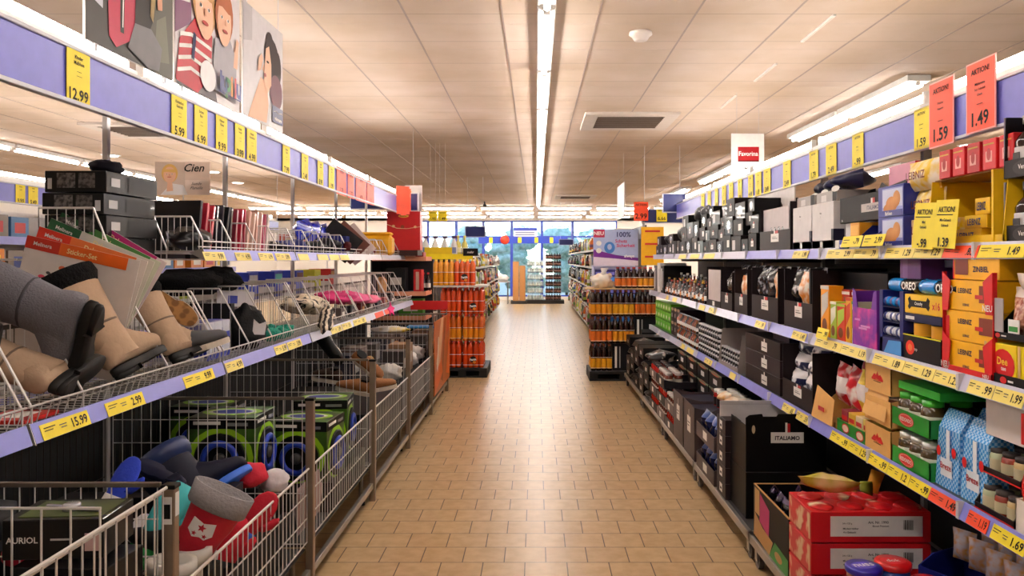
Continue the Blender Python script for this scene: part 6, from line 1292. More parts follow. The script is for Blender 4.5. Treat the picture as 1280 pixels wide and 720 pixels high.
m = carton(.37, .18, .43, M('#b8141c', .4), [('ell', 'F', .5, .88, .16, .04, M('#d8a838')), ('ell', 'F', .5, .92, .06, .04, M('#d8a838')), ('text', 'F', 'Favorina', .5, .88, .035, M('#6a1010'), .26), ('ell', 'F', .2, .62, .045, .035, M('#d8b080')), ('ell', 'F', .47, .6, .06, .05, M('#7a3018')), ('ell', 'F', .85, .6, .045, .035, M('#d8b080')), ('poly', 'F', [(.0, .66), (.3, .56), (.6, .55), (1, .6), (1, .61), (.6, .56), (.3, .575), (0, .675)], M('#d8c8a0'))]); m.build('box', t)
put(carton(.35, .35, .06, M('#3a2a28', .5)), 'flat_box', 'L', -1.3, 8.6, 1.54, 'dark flat box under the red festive gift box', 'flat box')
put(carton(.3, .2, .16, M('#d0481c', .4), [('rect', 'L', .3, .3, .9, .8, M('#e0b020'))]), 'orange_carton', 'L', -2.1, 7.0, 1.56, 'orange carton on the hidden face beyond the top wire shelf', 'carton')
put(carton(.2, .2, .2, M('#e0b01c', .4)), 'yellow_carton', 'L', -2.08, 7.5, 1.56, 'small yellow carton on the hidden face beyond the top wire shelf', 'carton')
put(carton(4, .4, .035, M('#4a4648', .6)), 'shelf_board', 'L', -2.02, 6.9, 1.522, 'grey board of the hidden face carrying the orange carton', 'shelf board') if False else None
# black boxes on the hidden face
for lv in range(4):
    t = thing('black_gift_box', 'long glossy black box with a barcode corner, %s in the stack in the wire basket' % ['lowest', 'second', 'third', 'topmost'][lv], 'black box', (-1.80+.01*(lv % 2), 2.985, 1.503+.086*lv), 0, 'stacked glossy black boxes')
    it = [('rect', 'F', .05 if lv % 2 else .86, .15, .12 if lv % 2 else .95, .65, M('#c9c7c9')), ('rect', 'F', .2, .2, .5, .9, two('#1b1a1c', '#6f6a68', 60, .3, .5, .1)), ('rect', 'F', .55, .2, .82, .9, two('#1b1a1c', '#5f5a58', 60, .3, .5, .1)), ('rect', 'R', .08, .3, .24, .7, M('#c0bebf')), ('rect', 'R', .4, .15, .9, .85, M('#1a191b'))]
    carton(.24, .40, .083, M('#0a0a0b', .35, coat=.2), it).build('box', t)
for i in range(3):
    put(carton(.28, .3, .1, M('#16151a', .3, coat=.4), [('rect', 'R', .5, .3, .8, .6, silver), ('rect', 'L', .1, .2, .5, .8, dgrey)]), 'black_gift_box', 'C', -2.14, 4.08+.36*i, 1.503+.0*i, 'black box in the row behind the black stack, %s one' % nth(i), 'black box', 'black boxes behind the stack')
    put(pouch(.26, .1, .2, M('#19181b', .15, coat=.8, var=.4), None, 320+i), 'black_bag', 'C', -2.14, 4.1+.36*i, 1.606, 'shiny black bag on the row behind the black stack, %s one' % nth(i), 'black bag', 'shiny black bags')
lump(.055, .09, .035, M('#1d1c28', .7), 77).build('cap', loc=(-1.80, 3.22, 1.85), label='dark cap lying on the stack of glossy black boxes', cat='cap')
for i in range(9):
    c = ['#17807c', '#e8e4e0', '#d8dcdc', '#c8b8a8', '#2c44c8', '#2a3cb8', '#3048c0', '#c8c83a', '#c02028'][i]
    put(carton(.22, .2, .2 if i not in (1, 2) else .13, M(c, .4), [('rect', 'R', .1, .5, .9, .9, M(['#5ac0b8', '#6a3020', '#b8c83a', '#d8a060', '#e8e8ee'][i % 5])), ('ell', 'F', .3, .3, .08, .12, M('#3c8a5c')), ('rect', 'F', 0, 0, 1, .4, M('#e6e4e2'))]), 'food_pack', 'C', -2.17, 3.3+.55*i, 1.203, '%s pack on the hidden lower shelf, %s from the camera end' % (['teal', 'white', 'pale grey', 'beige', 'blue and white', 'bright blue', 'royal blue', 'yellow green', 'red'][i], nth(i)), 'pack', 'packs on the hidden lower shelf')

# --- floor bin goods
blk = M('#101012', .35, coat=.3)
GA = 'black watch boxes in the near bin'
for i, (x, y_, z_, nm) in enumerate([(-1.215, 1.93, .745, 'topmost'), (-1.19, 1.91, .63, 'second from the top'), (-1.21, 1.93, .515, 'third from the top')]):
    t = thing('watch_box', 'black watch box with white lettering, %s of its stack' % nm, 'watch box', (x, y_, z_), 4-6*(i % 2), GA)
    carton(.245, .17, .1, blk, [('text', 'F', 'AURIOL', .2, .5, .16, white, .34), ('rect', 'F', .48, .48, .7, .53, M('#b8b8b8')), ('rect', 'F', .82, .2, .97, .65, M('#c8a8a8'))]).build('box', t)
    if i == 0:
        m = MB(); m.box(-.095, .11, .02, .15, .1, .102, two('#5a6a34', '#2c3420', 8, .3, .5, .2)); m.build('green_window', t)
        m = MB(); m.rod((-.06, .09, .108), (.09, .05, .108), .006, silver, 8); m.lathe([(.022, .102), (.022, .116), (.018, .12)], silver, 16, X=T(.01, .072, 0)); m.build('watch_strap', t)
put(carton(.5, .24, .305, M('#0c0c0e', .5)), 'black_carton', 'C', -1.33, 1.88, .207, 'plain black carton under the watch boxes', 'carton')
for i in range(2):
    t = thing('watch_box', 'black watch box at the camera side of the stack, %s one' % ['lower', 'upper'][i], 'watch box', (-1.16, 1.58, .42+.12*i), 0, GA)
    carton(.25, .17, .1, blk, [('text', 'F', 'AURIOL', .3, .5, .16, white, .4), ('rect', 'R', .2, .3, .6, .6, white)]).build('box', t)
put(carton(.26, .26, .21, M('#1a1a1c', .5)), 'black_carton', 'C', -1.16, 1.55, .207, 'plain black carton at the camera corner of the near bin', 'carton')
for i, (x, y_, z_, c) in enumerate([(-1.6, 1.85, .55, '#8a8684'), (-1.62, 1.6, .42, '#6a6664'), (-1.5, 2.02, .75, '#2a2a2c')]): lump(.12, .12, .06, M(c, .6, var=.3), 80+i, .35).build('clothing_bundle', loc=(x, y_, z_), label='%s bundle beside the watch boxes' % ['light grey', 'mid grey', 'dark'][i], cat='bundle', group='bundles in the near bin')
put(carton(.3, .5, .22, M('#151416', .5)), 'black_carton', 'C', -1.62, 1.5, .207, 'black carton under the grey bundles', 'carton')
# boot bin
navyb = M('#0e1026', .55)
put(carton(.7, .95, .2, M('#141216', .5)), 'black_carton', 'C', -1.42, 2.3, .207, 'black carton filling the floor of the winter boot bin', 'carton')
GW = 'winter boots and gloves in the boot bin'
redc = M('#b80f28', .6, bump=.2, scale=60)
t = boot('red and black winter boot with a pale grey cuff and star badge', GW, (.45, -.1, .88), (-.95, -.12, .4), (-1.165, 2.52, .485), redc, M('#8f8a8c', .9), black, .31, .95, foot=M('#0e0d10', .4), cuff=M('#8f8a8c', .9, bump=.4, scale=90), rx=.092, fl=.5)
m = MB(); sh = [(-.03, .03), (.0, .02), (.03, .03), (.033, -.005), (.0, -.04), (-.033, -.005)]
X_ = T(-.01, .044, .185) @ R(180, 'Z') @ R(90, 'X') @ Matrix.Scale(1.3, 4); m.prism(sh, .002, white, X_)
for sx, sy, s_ in ((0, .008, .012), (-.014, -.012, .007), (.014, -.012, .007)): m.prism([(sx+s_*math.cos(math.pi/2+k*math.pi/5)*(1 if k % 2 == 0 else .45), sy+s_*math.sin(math.pi/2+k*math.pi/5)*(1 if k % 2 == 0 else .45)) for k in range(10)], .001, redc, X_ @ T(0, 0, .002))
m.build('star_badge', t)
boot('navy rubber boot with a bright blue sole rim lying across the boot bin', GW, (-.55, .2, .6), (.75, .2, -.25), (-1.24, 2.86, .60), navyb, M('#20305c'), M('#2c6ad8', .5), .24, 1.0)
boot('navy boot with its sole showing behind the turquoise mitten', GW, (-.2, .3, -.85), (-.8, .3, .2), (-1.26, 2.66, .74), navyb, M('#20305c'), M('#141830', .5), .2, .8)
put(carton(.26, .14, .075, M('#0d0c0e', .5)), 'black_carton', 'C', -1.19, 2.46, .408, 'flat black carton under the red winter boot', 'carton')
for i in range(2): 
    boot('pale grey felt boot standing open at the bin front, %s' % ['closer one', 'farther one'][i], GW, (.05, 0, 1), (-1, .2, 0), (-1.14+.0*i, 2.36+.11*i, .41), M('#a8a49e', .9, bump=.3, scale=90), M('#c8c4bc', .9), black, .2, .8)
m = MB()
m.loft([[(x*w_, .03*math.sin(k*math.pi/6)*d_, z_) for k in range(12) for x in (math.cos(k*math.pi/6),)] for z_, w_, d_ in [(0, .035, .8), (.04, .045, 1.1), (.1, .055, 1.2), (.15, .052, 1), (.18, .03, .6)]], M('#3cb0b4', .7)); lump(.02, .015, .03, M('#3cb0b4', .7), mb=m, X=T(.06, 0, .06)); o = m.build('mitten', loc=(-1.25, 2.50, .60), rot=(-20, 35, 20), label='turquoise mitten with a green cuff leaning behind the red boot', cat='mitten', group=GW)
for i, (x, y_, z_, a, c, nm) in enumerate([(-1.27, 2.47, .55, .055, '#2a9a4a', 'green knitted glove'), (-1.24, 2.5, .585, .04, '#d8dce0', 'white glove with blue spots'), (-1.13, 3.05, .63, .058, '#c01a34', 'round red felt slipper toe'), (-1.07, 3.15, .58, .055, '#d4d0d4', 'white woolly sock'), (-1.06, 2.95, .5, .06, '#b81028', 'red glove pressed against the wires'), (-1.05, 2.75, .45, .06, '#c81830', 'scarlet glove low against the wires'), (-1.06, 2.6, .44, .05, '#c8c4c8', 'pale grey glove against the wires'), (-1.5, 2.3, .62, .07, '#c02840', 'red and pink knitted hat'), (-1.38, 2.3, .64, .06, '#8fb0c0', 'pale blue glove'), (-1.33, 2.55, .74, .05, '#2440c0', 'bright blue glove'), (-1.45, 2.45, .64, .06, '#b8b0a8', 'beige sock'), (-1.25, 2.95, .45, .1, '#202430', 'dark shoe bundle')]):
    mm = M(c, .8, bump=.3, scale=60) if i != 1 else two('#e0e0e4', '#2848c0', 26, .7, .62, .04)
    if 'glove' in nm:
        o = mitten(mm, M(['#e8e4e0', '#3a5ac0', '#28282c'][i % 3], .8), a/.062).build('knitted_item', label=nm+' in the boot bin', cat='knitwear', group=GW)
        o.matrix_world = frame((.5-.3*(i % 4), .25, .55+.1*(i % 3)), (.8, -.35+.2*(i % 3), -.5), (x-.075, y_-.02, z_-a*1.1))
    else: lump(a, a*1.2, a*.85, mm, 100+i, .2, 2.2, 16).build('knitted_item', loc=(x, y_, z_-a*.5), label=nm+' in the boot bin', cat='knitwear', group=GW)
put(carton(.16, .15, .012, M('#c82018', .4), [('rect', 'T', .2, .2, .8, .6, white)]), 'red_pack', 'L', -1.44, 2.24, 1.034, 'flat red and white pack lying under the boots at the basket corner', 'pack')
put(lump(.13, .09, .06, M('#0e0e11', .3, coat=.4), 91, .3), 'black_bag', 'L', -1.60, 3.56, LZT_+.002, 'shiny black soft pack beside the first hosiery packs', 'soft pack')
for i in range(4): put(carton(.32, .2, .2+.04*(i % 2), M(['#1b1a20', '#26222a', '#17151a', '#211d22'][i], .5)), 'black_carton', 'C', -1.62+.34*(i % 2), 2.32+.4*(i//2)+.02, .41, 'dark carton under the gloves in the boot bin, %s' % nth(i), 'carton', 'dark cartons in the boot bin') if i % 2 == 0 or i == 3 else None
# green toy boxes
lime = M('#94cc24', .35); wheelb = M('#1f3cae', .35)
def toybox(label, x, y_, z_, s=.32, rz=0):
    t = thing('toy_box', label, 'toy box', (x, y_, z_), rz, 'green and black toy boxes')
    gg = two('#11160e', '#4f8a18', 4, .35, .6, .2); m = MB(); m.box(-s/2, s/2, 0, s*.9, 0, s, gg, .004)
    for f_ in ('F', 'R'):
        decals(m, [('ell', f_, .5, .42, .48, .44, lime), ('ell', f_, .5, .4, .40, .38, M('#4a7a14')), ('rect', f_, .0, .84, 1, 1, black), ('rect', f_, .1, .9, .5, .95, white), ('rect', f_, .6, .88, .9, .93, silver)], s, s*.9, s)
    decals(m, [('ell', 'T', .5, .5, .45, .3, lime), ('ell', 'T', .5, .5, .36, .22, M('#c8ccc8')), ('ell', 'T', .5, .5, .30, .17, M('#27348c')), ('poly', 'T', [(.05, .85), (.5, .85), (.55, .95), (.1, .95)], silver)], s, s*.9, s); m.build('box', t)
    for f_, X in (('F', T(0, -.004, s*.4) @ R(90, 'X')), ('R', T(s/2+.004, s*.45, s*.4) @ R(90, 'Z') @ R(90, 'X'))):
        m = MB(); k = s*.38; m.lathe([(k*.98, 0), (k, .004), (k*.9, .006)], black, 24, X=X); m.build('round_window', t)
        m = MB(); rg = []
        for q in range(24):
            a = 2*math.pi*q/24; rg.append([((k*.62+k*.13*math.cos(b*math.pi/3))*math.cos(a), (k*.62+k*.13*math.cos(b*math.pi/3))*math.sin(a), .012+k*.1*math.sin(b*math.pi/3)) for b in range(6)])
        rg.append(rg[0]); m.loft(rg, wheelb, X @ T(0, 0, 0), caps=False); m.lathe([(k*.25, .006), (k*.22, .02)], dgrey, 16, X=X); m.build('blue_wheel', t)
toybox('black and lime toy box with a blue wheel, closest to the boot bin', -1.47, 3.58, .44)
toybox('black and lime toy box with a blue wheel in the middle of the bin', -1.22, 3.92, .36, .31, -4)
toybox('black and lime toy box with a blue wheel at the aisle corner', -1.22, 4.34, .40, .3, 6)
toybox('black and lime toy box pushed against the pegboard', -1.74, 3.95, .44, .3)
put(carton(.36, .34, .23, M('#141315', .5)), 'black_carton', 'C', -1.47, 3.56, .207, 'black carton under the toy box closest to the boot bin', 'carton')
put(carton(.36, .75, .15, M('#141315', .5)), 'black_carton', 'C', -1.22, 3.92, .207, 'black carton under the two aisle-side toy boxes', 'carton')
put(carton(.3, .32, .23, M('#141315', .5)), 'black_carton', 'C', -1.74, 3.94, .207, 'black carton under the toy box by the pegboard', 'carton')
for i in range(2): put(pouch(.16, .22, .06, M('#a88a88', .3), None, 340+i), 'clear_bag', 'L', -1.07, 3.62+.2*i, .22, 'pinkish clear bag pressed against the front wires, %s' % ['closer one', 'farther one'][i], 'bag', 'clear bags at the wires')
# slipper bin
brn = M('#8a5a34', .8, bump=.3, scale=60); cream = M('#d8c8b0', .9, bump=.4, scale=80)
put(carton(.8, 1.1, .3, M('#151416', .5)), 'black_carton', 'C', -1.46, 4.9, .207, 'black carton filling the floor of the slipper bin', 'carton')
for i, (x, y_, z_, zd, xd, mm) in enumerate([(-1.14, 5.0, .62, (.1, -.1, .9), (-.9, .3, .1), brn), (-1.12, 5.18, .60, (-.1, -.1, .9), (.9, .4, .05), brn), (-1.22, 5.3, .78, (.5, -.6, .5), (.6, .3, -.7), brn), (-1.35, 5.1, .68, (.0, -.1, .9), (-.8, .5, .0), M('#3a2a22', .8))]): lowshoe('%s slipper in the slipper bin, %s' % (['brown fluffy', 'brown fluffy', 'brown suede', 'dark brown'][i], ['closest to the post', 'just behind the closest one', 'tipped up with its pale edge', 'deepest in the bin'][i]), (x, y_, z_), zd, xd, mm, .9, 'slippers in the slipper bin')
lowshoe('white-soled slipper tipped up on the far grid of the slipper bin', (-1.40, 5.35, .86), (.2, -.9, -.2), (-.55, .1, .75), black, 1.0, 'slippers in the slipper bin')
for i in range(3): put(carton(.22, .2, .17, M('#1b1a1c', .5)), 'black_carton', 'C', -1.25-.24*i, 5.15, .509, 'dark box under the slippers, %s from the aisle' % nth(i), 'carton', 'dark boxes under the slippers') if False else None
# dim clutter bins
for b, (ya, yb_) in enumerate([(6.15, 7.35), (7.45, 8.65)]):
    put(carton(.8, 1.1, .3, M('#1a181a', .5)), 'black_carton', 'C', -1.46, ya+.02, .207, 'black carton filling the floor of the %s bin' % ['dim clutter', 'orange-panelled'][b], 'carton')
    for i in range(8):
        c = ['#d0ccc8', '#3a3434', '#8a6a50', '#b8b4b4', '#2a2c38', '#6a5a54', '#c8a060', '#4a4444'][i]; a = i % 4; q = i//4
        if i % 3: put(carton(.22, .18, .18+.03*(i % 3), M(c, .5), [('rect', 'F', .2, .3, .8, .7, M('#a8a4a0'))]), 'mixed_box', 'L', -1.12-.35*q, ya+.16+.28*a, .509, 'mixed small box in the %s bin, %s along, %s row' % (['dim clutter', 'orange-panelled'][b], nth(a), ['front', 'back'][q]), 'box', 'mixed goods in the far bins')
        else: lump(.1, .1, .07, M(c, .7, var=.3), 130+i, .35).build('mixed_bundle', loc=(-1.2-.33*q, ya+.16+.28*a, .509), label='mixed soft bundle in the %s bin, %s along, %s row' % (['dim clutter', 'orange-panelled'][b], nth(a), ['front', 'back'][q]), cat='bundle', group='mixed goods in the far bins')
put(carton(.3, .2, .02, M('#3c8ac8', .3)), 'blue_pack', 'C', -1.2, 8.0, .78, 'light blue flat pack on the orange-panelled bin', 'pack')
lump(.2, .12, .04, two('#d8d4d0', '#d8b83a', 8, .5, .6, .1), 150).build('white_bundle', loc=(-1.5, 7.9, .74), label='white and yellow bundle behind the light blue pack', cat='bundle')
# orange printed panel and red card on the last bin
m = MB(); a, b = 7.43, 8.72; m.box(-.004, .004, 0, b-a, 0, .72, M('#b85a20', .35)); t = thing('advertising_board', 'orange printed panel wired to the front of the last floor bin', 'panel', (-.985, a, .17)); m.build('panel', t)
m = MB()
for pts, mm in [([(.1, .3), (.4, .72), (.55, .72), (.3, .2)], M('#e0b088', .4)), ([(.35, .1), (.62, .7), (.7, .7), (.5, .05)], M('#8a3a18', .4)), ([(.0, .0), (.5, .15), (.4, .3), (.0, .2)], M('#d8601c', .4)), ([(.7, .1), (.95, .5), (.95, .05)], M('#e8702c', .4)), ([(.75, .5), (.85, .72), (.95, .72), (.9, .55)], M('#c8381c', .4)), ([(.12, .25), (.2, .55), (.24, .55), (.17, .2)], white)]:
    m.poly([(u*(b-a), v) for u, v in pts], mm, T(.005+.0004*len(m.f), 0, 0) @ R(90, 'Z') @ R(90, 'X'))
m.build('print', t)
m = MB(); m.box(-.21, .21, 0, .008, 0, .1, M('#c8181c', .4)); m.rod((-.2, .004, -.05), (-.2, .004, 0), .005, steel).rod((.2, .004, -.05), (.2, .004, 0), .005, steel); m.box(-.21, .21, .0, .012, -.05, -.04, steel)
m.build('red_sign', loc=(-1.22, 8.75, .925), label='red blank sign strip on the far end of the last floor bin', cat='sign')
# ================================================================== SHELF ENDS AND DRINK PALLETS
PROF2 = [(.86, 0), (.99, .03), (.99, .08), (1.0, .085), (1.0, .47), (.99, .475), (.99, .78), (.9, .85), (.5, .92), (.4, .94), (.46, .945), (.46, 1)]
PROF = [(.86, 0), (.99, .03), (.99, .08), (1.0, .085), (1.0, .47), (.99, .475), (.99, .68), (.75, .8), (.4, .9), (.4, .93), (.46, .935), (.46, 1)]
def drink_pack(label, group, loc, mb_, ml, mcap, logo=None, h=.33, r=.0335, nx=4, logo_kind=False, rz=0, name='drink_pack', cat='drink pack', neck=None):
    t = thing(name, label, cat, loc, rz, group)
    n_ = 0
    for a in range(nx):
        for b in range(2):
            x = (a-(nx-1)/2)*2*r; y = b*2*r*1.25+r
            m = MB(); m.lathe([(r*p, h*q) for p, q in (PROF2 if logo_kind else PROF)], mb_, 12, mats={3: ml, 9: mcap, 10: mcap}); m.v = [(p+x, q+y, z_) for p, q, z_ in m.v]
            m.build('bottle', t)
    if logo:
        m = MB(); cx = 0; X = T(cx, -.004, h*.32) @ R(90, 'X'); m.poly(blob(0, 0, .042, .04), ink, X); m.poly(blob(.015, -.035, .02, .018), M('#f08a1c'), X @ T(0, 0, .001)); m.text(logo, .03, white, X @ T(0, 0, .002) @ R(8, 'Z'), maxw=.085, bold=.05); m.build('label_print', t)
    W_ = nx*r; m = MB()
    for z_ in (h*.5, h*.1): m.loft([[(-W_, r*0, z_), (W_, 0, z_), (W_, 4.5*r, z_), (-W_, 4.5*r, z_)], [(-W_, 0, z_+.006), (W_, 0, z_+.006), (W_, 4.5*r, z_+.006), (-W_, 4.5*r, z_+.006)]], M('#e8e0d8', .2), smooth=False, caps=False)
    m.build('wrap_band', t); return t
fant = two('#d83a10', '#f08a1c', 3.2, .2, .5, .3, stretch=(1, 1, 1.5)); fant2 = M('#d8481a', .2, coat=.6, var=.2); fy = M('#e89a1c', .2, coat=.6, var=.2)
GF = 'orange drink packs on the pallet'
# pallet dolly
def dolly(name, label, x0, x1, y0, y1):
    t = thing(name, label, 'pallet', (x0, y0, 0)); m = MB(); m.box(0, x1-x0, 0, y1-y0, .085, .12, M('#2a2a2c', .5), .004)
    for k in range(3): m.box(k*(x1-x0-.1)/2, k*(x1-x0-.1)/2+.1, .0, y1-y0, .02, .09, M('#232325', .6))
    m.box(0, x1-x0, 0, y1-y0, .0, .022, M('#232325', .6)); m.build('deck', t); return t
dolly('pallet', 'black plastic pallet under the orange drink packs', -1.25, -.62, 9.72, 10.5)
for lv in range(3):
    for a in range(2):
        for b in range(2):
            if lv == 2 and a == 0 and b == 0: pass
            drink_pack('pack of eight orange soda bottles on the pallet, %s layer, %s column, %s row' % (['bottom', 'middle', 'top'][lv], ['inner', 'aisle-side'][a], ['front', 'back'][b]), GF, (-1.085+.285*a, 9.76+.2*b, .121+.34*lv), [fant2, M('#d8661a', .2, coat=.6, var=.25), fant2][lv], fant2 if lv != 1 else M('#e8901c', .3), orange, 'Fanta' if (lv != 1 and a == 1 and b == 0) else None, logo_kind=True)
MB().box(-1.35, -.62, 9.7, 10.4, 1.145, 1.165, M('#cfc9c2', .5)).rod((-1.34, 9.71, 0), (-1.34, 9.71, 1.15), .01, steel, 6).rod((-1.34, 10.38, 0), (-1.34, 10.38, 1.15), .01, steel, 6).build('shelf_board', label='pale board laid over the stacked orange drink packs', cat='shelf board')
for a in range(2): drink_pack('pack of eight yellow-orange soda bottles on the pale board, %s' % ['inner one', 'aisle-side one with the round logo'][a], 'orange drink packs on the board', (-1.18+.27*a, 9.76, 1.166), fy if a == 0 else M('#e0601c', .2, coat=.6, var=.3), fy if a == 0 else fant2, M('#e8c01c'), 'Fanta' if a else None, logo_kind=True)
for k in range(3):
    put(carton(.17, .12, .06, M('#c9b48c', .5), [('rect', 'F', .1, .3, .45, .7, M('#e0d0b0')), ('rect', 'F', .55, .3, .9, .7, M('#e0d0b0'))]), 'tan_pack', 'C', -1.36, 9.45, .95+.063*k, 'tan tissue pack beside the orange drinks, %s in a stack of three' % ['lowest', 'middle', 'topmost'][k], 'pack', 'tan packs beside the orange drinks')
put(carton(.3, .2, .1, M('#5c7a2c', .4)), 'green_box', 'C', -1.44, 9.40, .848, 'green box under the tan tissue packs', 'food box')
MB().box(-1.62, -1.24, 9.36, 9.66, .8, .846, M('#cfc9c2', .5)).box(-1.6, -1.57, 9.38, 9.64, 0, .8, steel).box(-1.3, -1.27, 9.38, 9.64, 0, .8, steel).build('side_table', label='small pale stand under the green box and the tan tissue packs', cat='stand')
# end unit of the bargain run
t = thing('end_shelf', 'short end shelf unit closing the bargain run', 'shelf unit', (-1.9, 8.82, 0))
MB().box(0, .02, .0, .5, 0, 1.62, backm).box(.0, .65, .5, .52, 0, 1.5, backm).build('back_panel', t)
for z_ in (1.52, 1.12, .84, .2):
    s = MB().box(0.02, .62, 0.0, .5, z_-.025, z_, shelfm).build('shelf', t); MB().box(.62, .635, .0, .5, z_-.04, z_+.01, M('#e09070', .4)).box(.02, .62, -.012, 0.0, z_-.04, z_+.01, M('#d89878', .4)).build('price_rail', s)
for i, (x, z_, w_, h_, c, nm) in enumerate([(-1.62, 1.12, .22, .28, '#18171a', 'black'), (-1.37, 1.12, .09, .26, '#b8141c', 'red'), (-1.74, .84, .2, .2, '#2c4a1c', 'dark green'), (-1.45, .84, .28, .2, '#3f8a24', 'leaf green'), (-1.72, .2, .25, .3, '#3a3236', 'dark'), (-1.42, .2, .25, .4, '#4a2c2c', 'brown'), (-1.45, 1.522, .3, .06, '#8a1c28', 'wine red')]):
    put(carton(w_, .2, h_, M(c, .4), [('rect', 'F', .2, .3, .8, .6, M('#c8c4c0'))] if i in (0, 3) else [('rect', 'F', .3, .1, .7, .9, M('#c8a898'))]), 'food_box', 'C', x, 8.87, z_, '%s box on the short end shelf unit' % nm, 'food box', 'boxes on the short end shelf unit')
for i in range(4): put(bottle(.22, .03, M('#2a1a18', .2, coat=.5), M('#e8e0d8'), M('#c02828'), 10), 'bottle', 'C', -1.45+.0+.055*i if i else -1.29, 9.15 if i else 8.9, 1.122, 'small dark bottle on the short end shelf, %s' % nth(i), 'bottle', 'bottles on the end shelf') if i else None

# brown glass drink packs (grocery side end)
dolly('pallet', 'black plastic pallet under the brown lemonade packs', .66, 1.5, 9.45, 10.05)
brg = M('#2c1008', .12, coat=.7); labs = [M('#e8a81c', .4), M('#e0701c', .4), M('#e89a1c', .4)]
GO = 'brown glass lemonade packs'
for lv in range(3):
    for a in range(3):
        if (lv == 0 and a > 0) or (lv == 1 and a > 1): 
            put(carton(.27, .3, .33, M('#16141a', .5), [('rect', 'F', .1, .1, .2, .9, white), ('rect', 'F', .3, .1, .36, .9, M('#9a9a9c'))]), 'black_carton', 'C', .81+.275*a, 9.52, .121+.335*lv, 'black white-striped carton on the lemonade pallet, %s column, %s layer' % (nth(a), nth(lv)), 'carton', 'black striped cartons on the lemonade pallet')
            continue
        for b in range(2 if a == 0 else 1):
            t = drink_pack('eight-pack of brown glass lemonade bottles, %s layer, %s column%s' % (['bottom', 'middle', 'top'][lv], nth(a), ', back row' if b else ''), GO, (.81+.275*a, 9.49+.2*b, .121+.335*lv), brg, labs[(a+lv) % 3], M('#8a3a1c'), None, h=.325)
MB().box(.62, 1.54, 9.44, 10.0, 1.127, 1.14, M('#c8a878', .6)).build('card_layer', label='tan card sheet between the lemonade packs and the goods on top', cat='card sheet')
for a in range(2): drink_pack('eight-pack of brown lemonade bottles on the tan card sheet, %s' % ['beside the white bag', 'closest to the black shelves'][a], GO, (1.12+.275*a, 9.5, 1.141), brg, labs[(a+1) % 3], M('#a82018'), None, h=.26)
t = thing('white_bag', 'crumpled clear white plastic bag around bottles on the lemonade stack', 'plastic bag', (.83, 9.62, 1.141)); lump(.135, .1, .1, two('#e8e2d8', '#e0b88a', 6, .25, .55, .2), 160, .4, 3, 18).build('bag', t)
m = MB(); m.loft([ring(.0, 0, .14, .07, .05, 10), ring(.02, 0, .2, .03, .03, 10), ring(.03, 0, .25, .05, .04, 10)], M('#e4ded8', .25)); m.build('knot', t)
# sanitary goods display facing the camera at the next run's end
t = thing('display_stand', 'purple and white sanitary goods stand with a printed header', 'display stand', (.77, 10.3, 0)); W_ = .6
MB().box(0, W_, .3, .32, 0, 1.42, M('#c8c8e0', .5)).box(0, .015, 0, .3, 0, 1.4, M('#b8b8e0')).box(W_-.015, W_, 0, .3, 0, 1.4, M('#b8b8e0')).build('body', t)
m = MB(); m.box(0, W_, .0, .015, 1.41, 1.9, M('#a8b8e0', .4)); X = T(0, -.001, 1.41) @ R(90, 'X'); H_ = .49
for pts, mm in [([(0, 0), (1, 0), (1, .22), (.5, .3), (0, .45)], M('#6a1c8c', .4)), ([(0, 0), (1, 0), (1, .14), (.5, .2), (0, .25)], M('#e0d8ec', .4)), ([(0, .78), (.25, .78), (.25, 1), (0, 1)], M('#b01c4c', .4)), (blob(.36, .5, .12, .16), M('#3c7ac8', .4)), (blob(.36, .52, .05, .08), M('#a8b8e0')), (blob(.12, .62, .06, .07), white), (blob(.12, .42, .06, .07), white)]:
    X = X @ T(0, 0, .0006); m.poly([(u*W_, v*H_) for u, v in pts], mm, X)
X = X @ T(0, 0, .001)
for s_, u, v, hh, c in [('NEU', .12, .89, .05, '#ffffff'), ('100%', .68, .86, .07, '#2a2a6c'), ('Schutz', .62, .68, .045, '#c02060'), ('Sicherheit', .72, .56, .045, '#c02060'), ('always', .8, .26, .05, '#ffffff')]: m.text(s_, hh, M(c), X @ T(u*W_, v*H_, 0), maxw=.32)
m.build('header', t)
for z_ in (1.24, 1.0, .7, .3):
    s = MB().box(.015, W_-.015, 0.0, .3, z_-.03, z_-.01, M('#c8c8e0')).build('shelf', t); MB().box(0, W_, -.01, 0.0, z_-.035, z_+.025, M('#3a78c8', .4)).build('shelf_edge', s)
for r_, z_ in enumerate((1.24, 1.0)):
    for k in range(4): put(carton(.135, .2, .13, M('#2a2468', .35), [('rect', 'F', .1, .45, .9, .75, M('#7a7ad0')), ('rect', 'F', .3, .2, .7, .3, white)]), 'sanitary_pack', 'C', .77+.085+.143*k, 10.31, z_-.009, 'purple sanitary pack on the %s shelf of the printed stand, %s across' % (['upper', 'lower'][r_], nth(k)), 'sanitary pack', 'purple packs on the printed stand')
for k in range(3): MB().box(0, .3, 0, .012, 0, .17, M('#e8b01c', .4)).box(.05, .25, -.002, 0, .1, .125, M('#c02028')).build('yellow_poster', loc=(1.40, 10.22, 1.42+.17*k), label='yellow advertising card with a red strip beside the printed stand, %s' % ['lowest', 'middle', 'topmost'][k], cat='advertising card', group='yellow cards beside the printed stand')
MB().box(0, .03, 0, .03, 0, 2.0, steel).build('stand_pole', loc=(1.42, 10.24, 0), label='steel pole carrying the yellow advertising cards', cat='pole')
t = thing('leaflet_stand', 'small black stand with a pale blue strip beside the lemonade pallet', 'stand', (1.27, 9.2, 0)); MB().box(0, .16, 0, .12, 0, .65, black).box(-.01, .17, -.005, .12, .5, .56, M('#6ab0d0')).box(.03, .13, -.006, 0, .36, .48, M('#c8c8cc')).box(.0, .16, -.004, .0, .62, .66, dgrey).build('body', t)

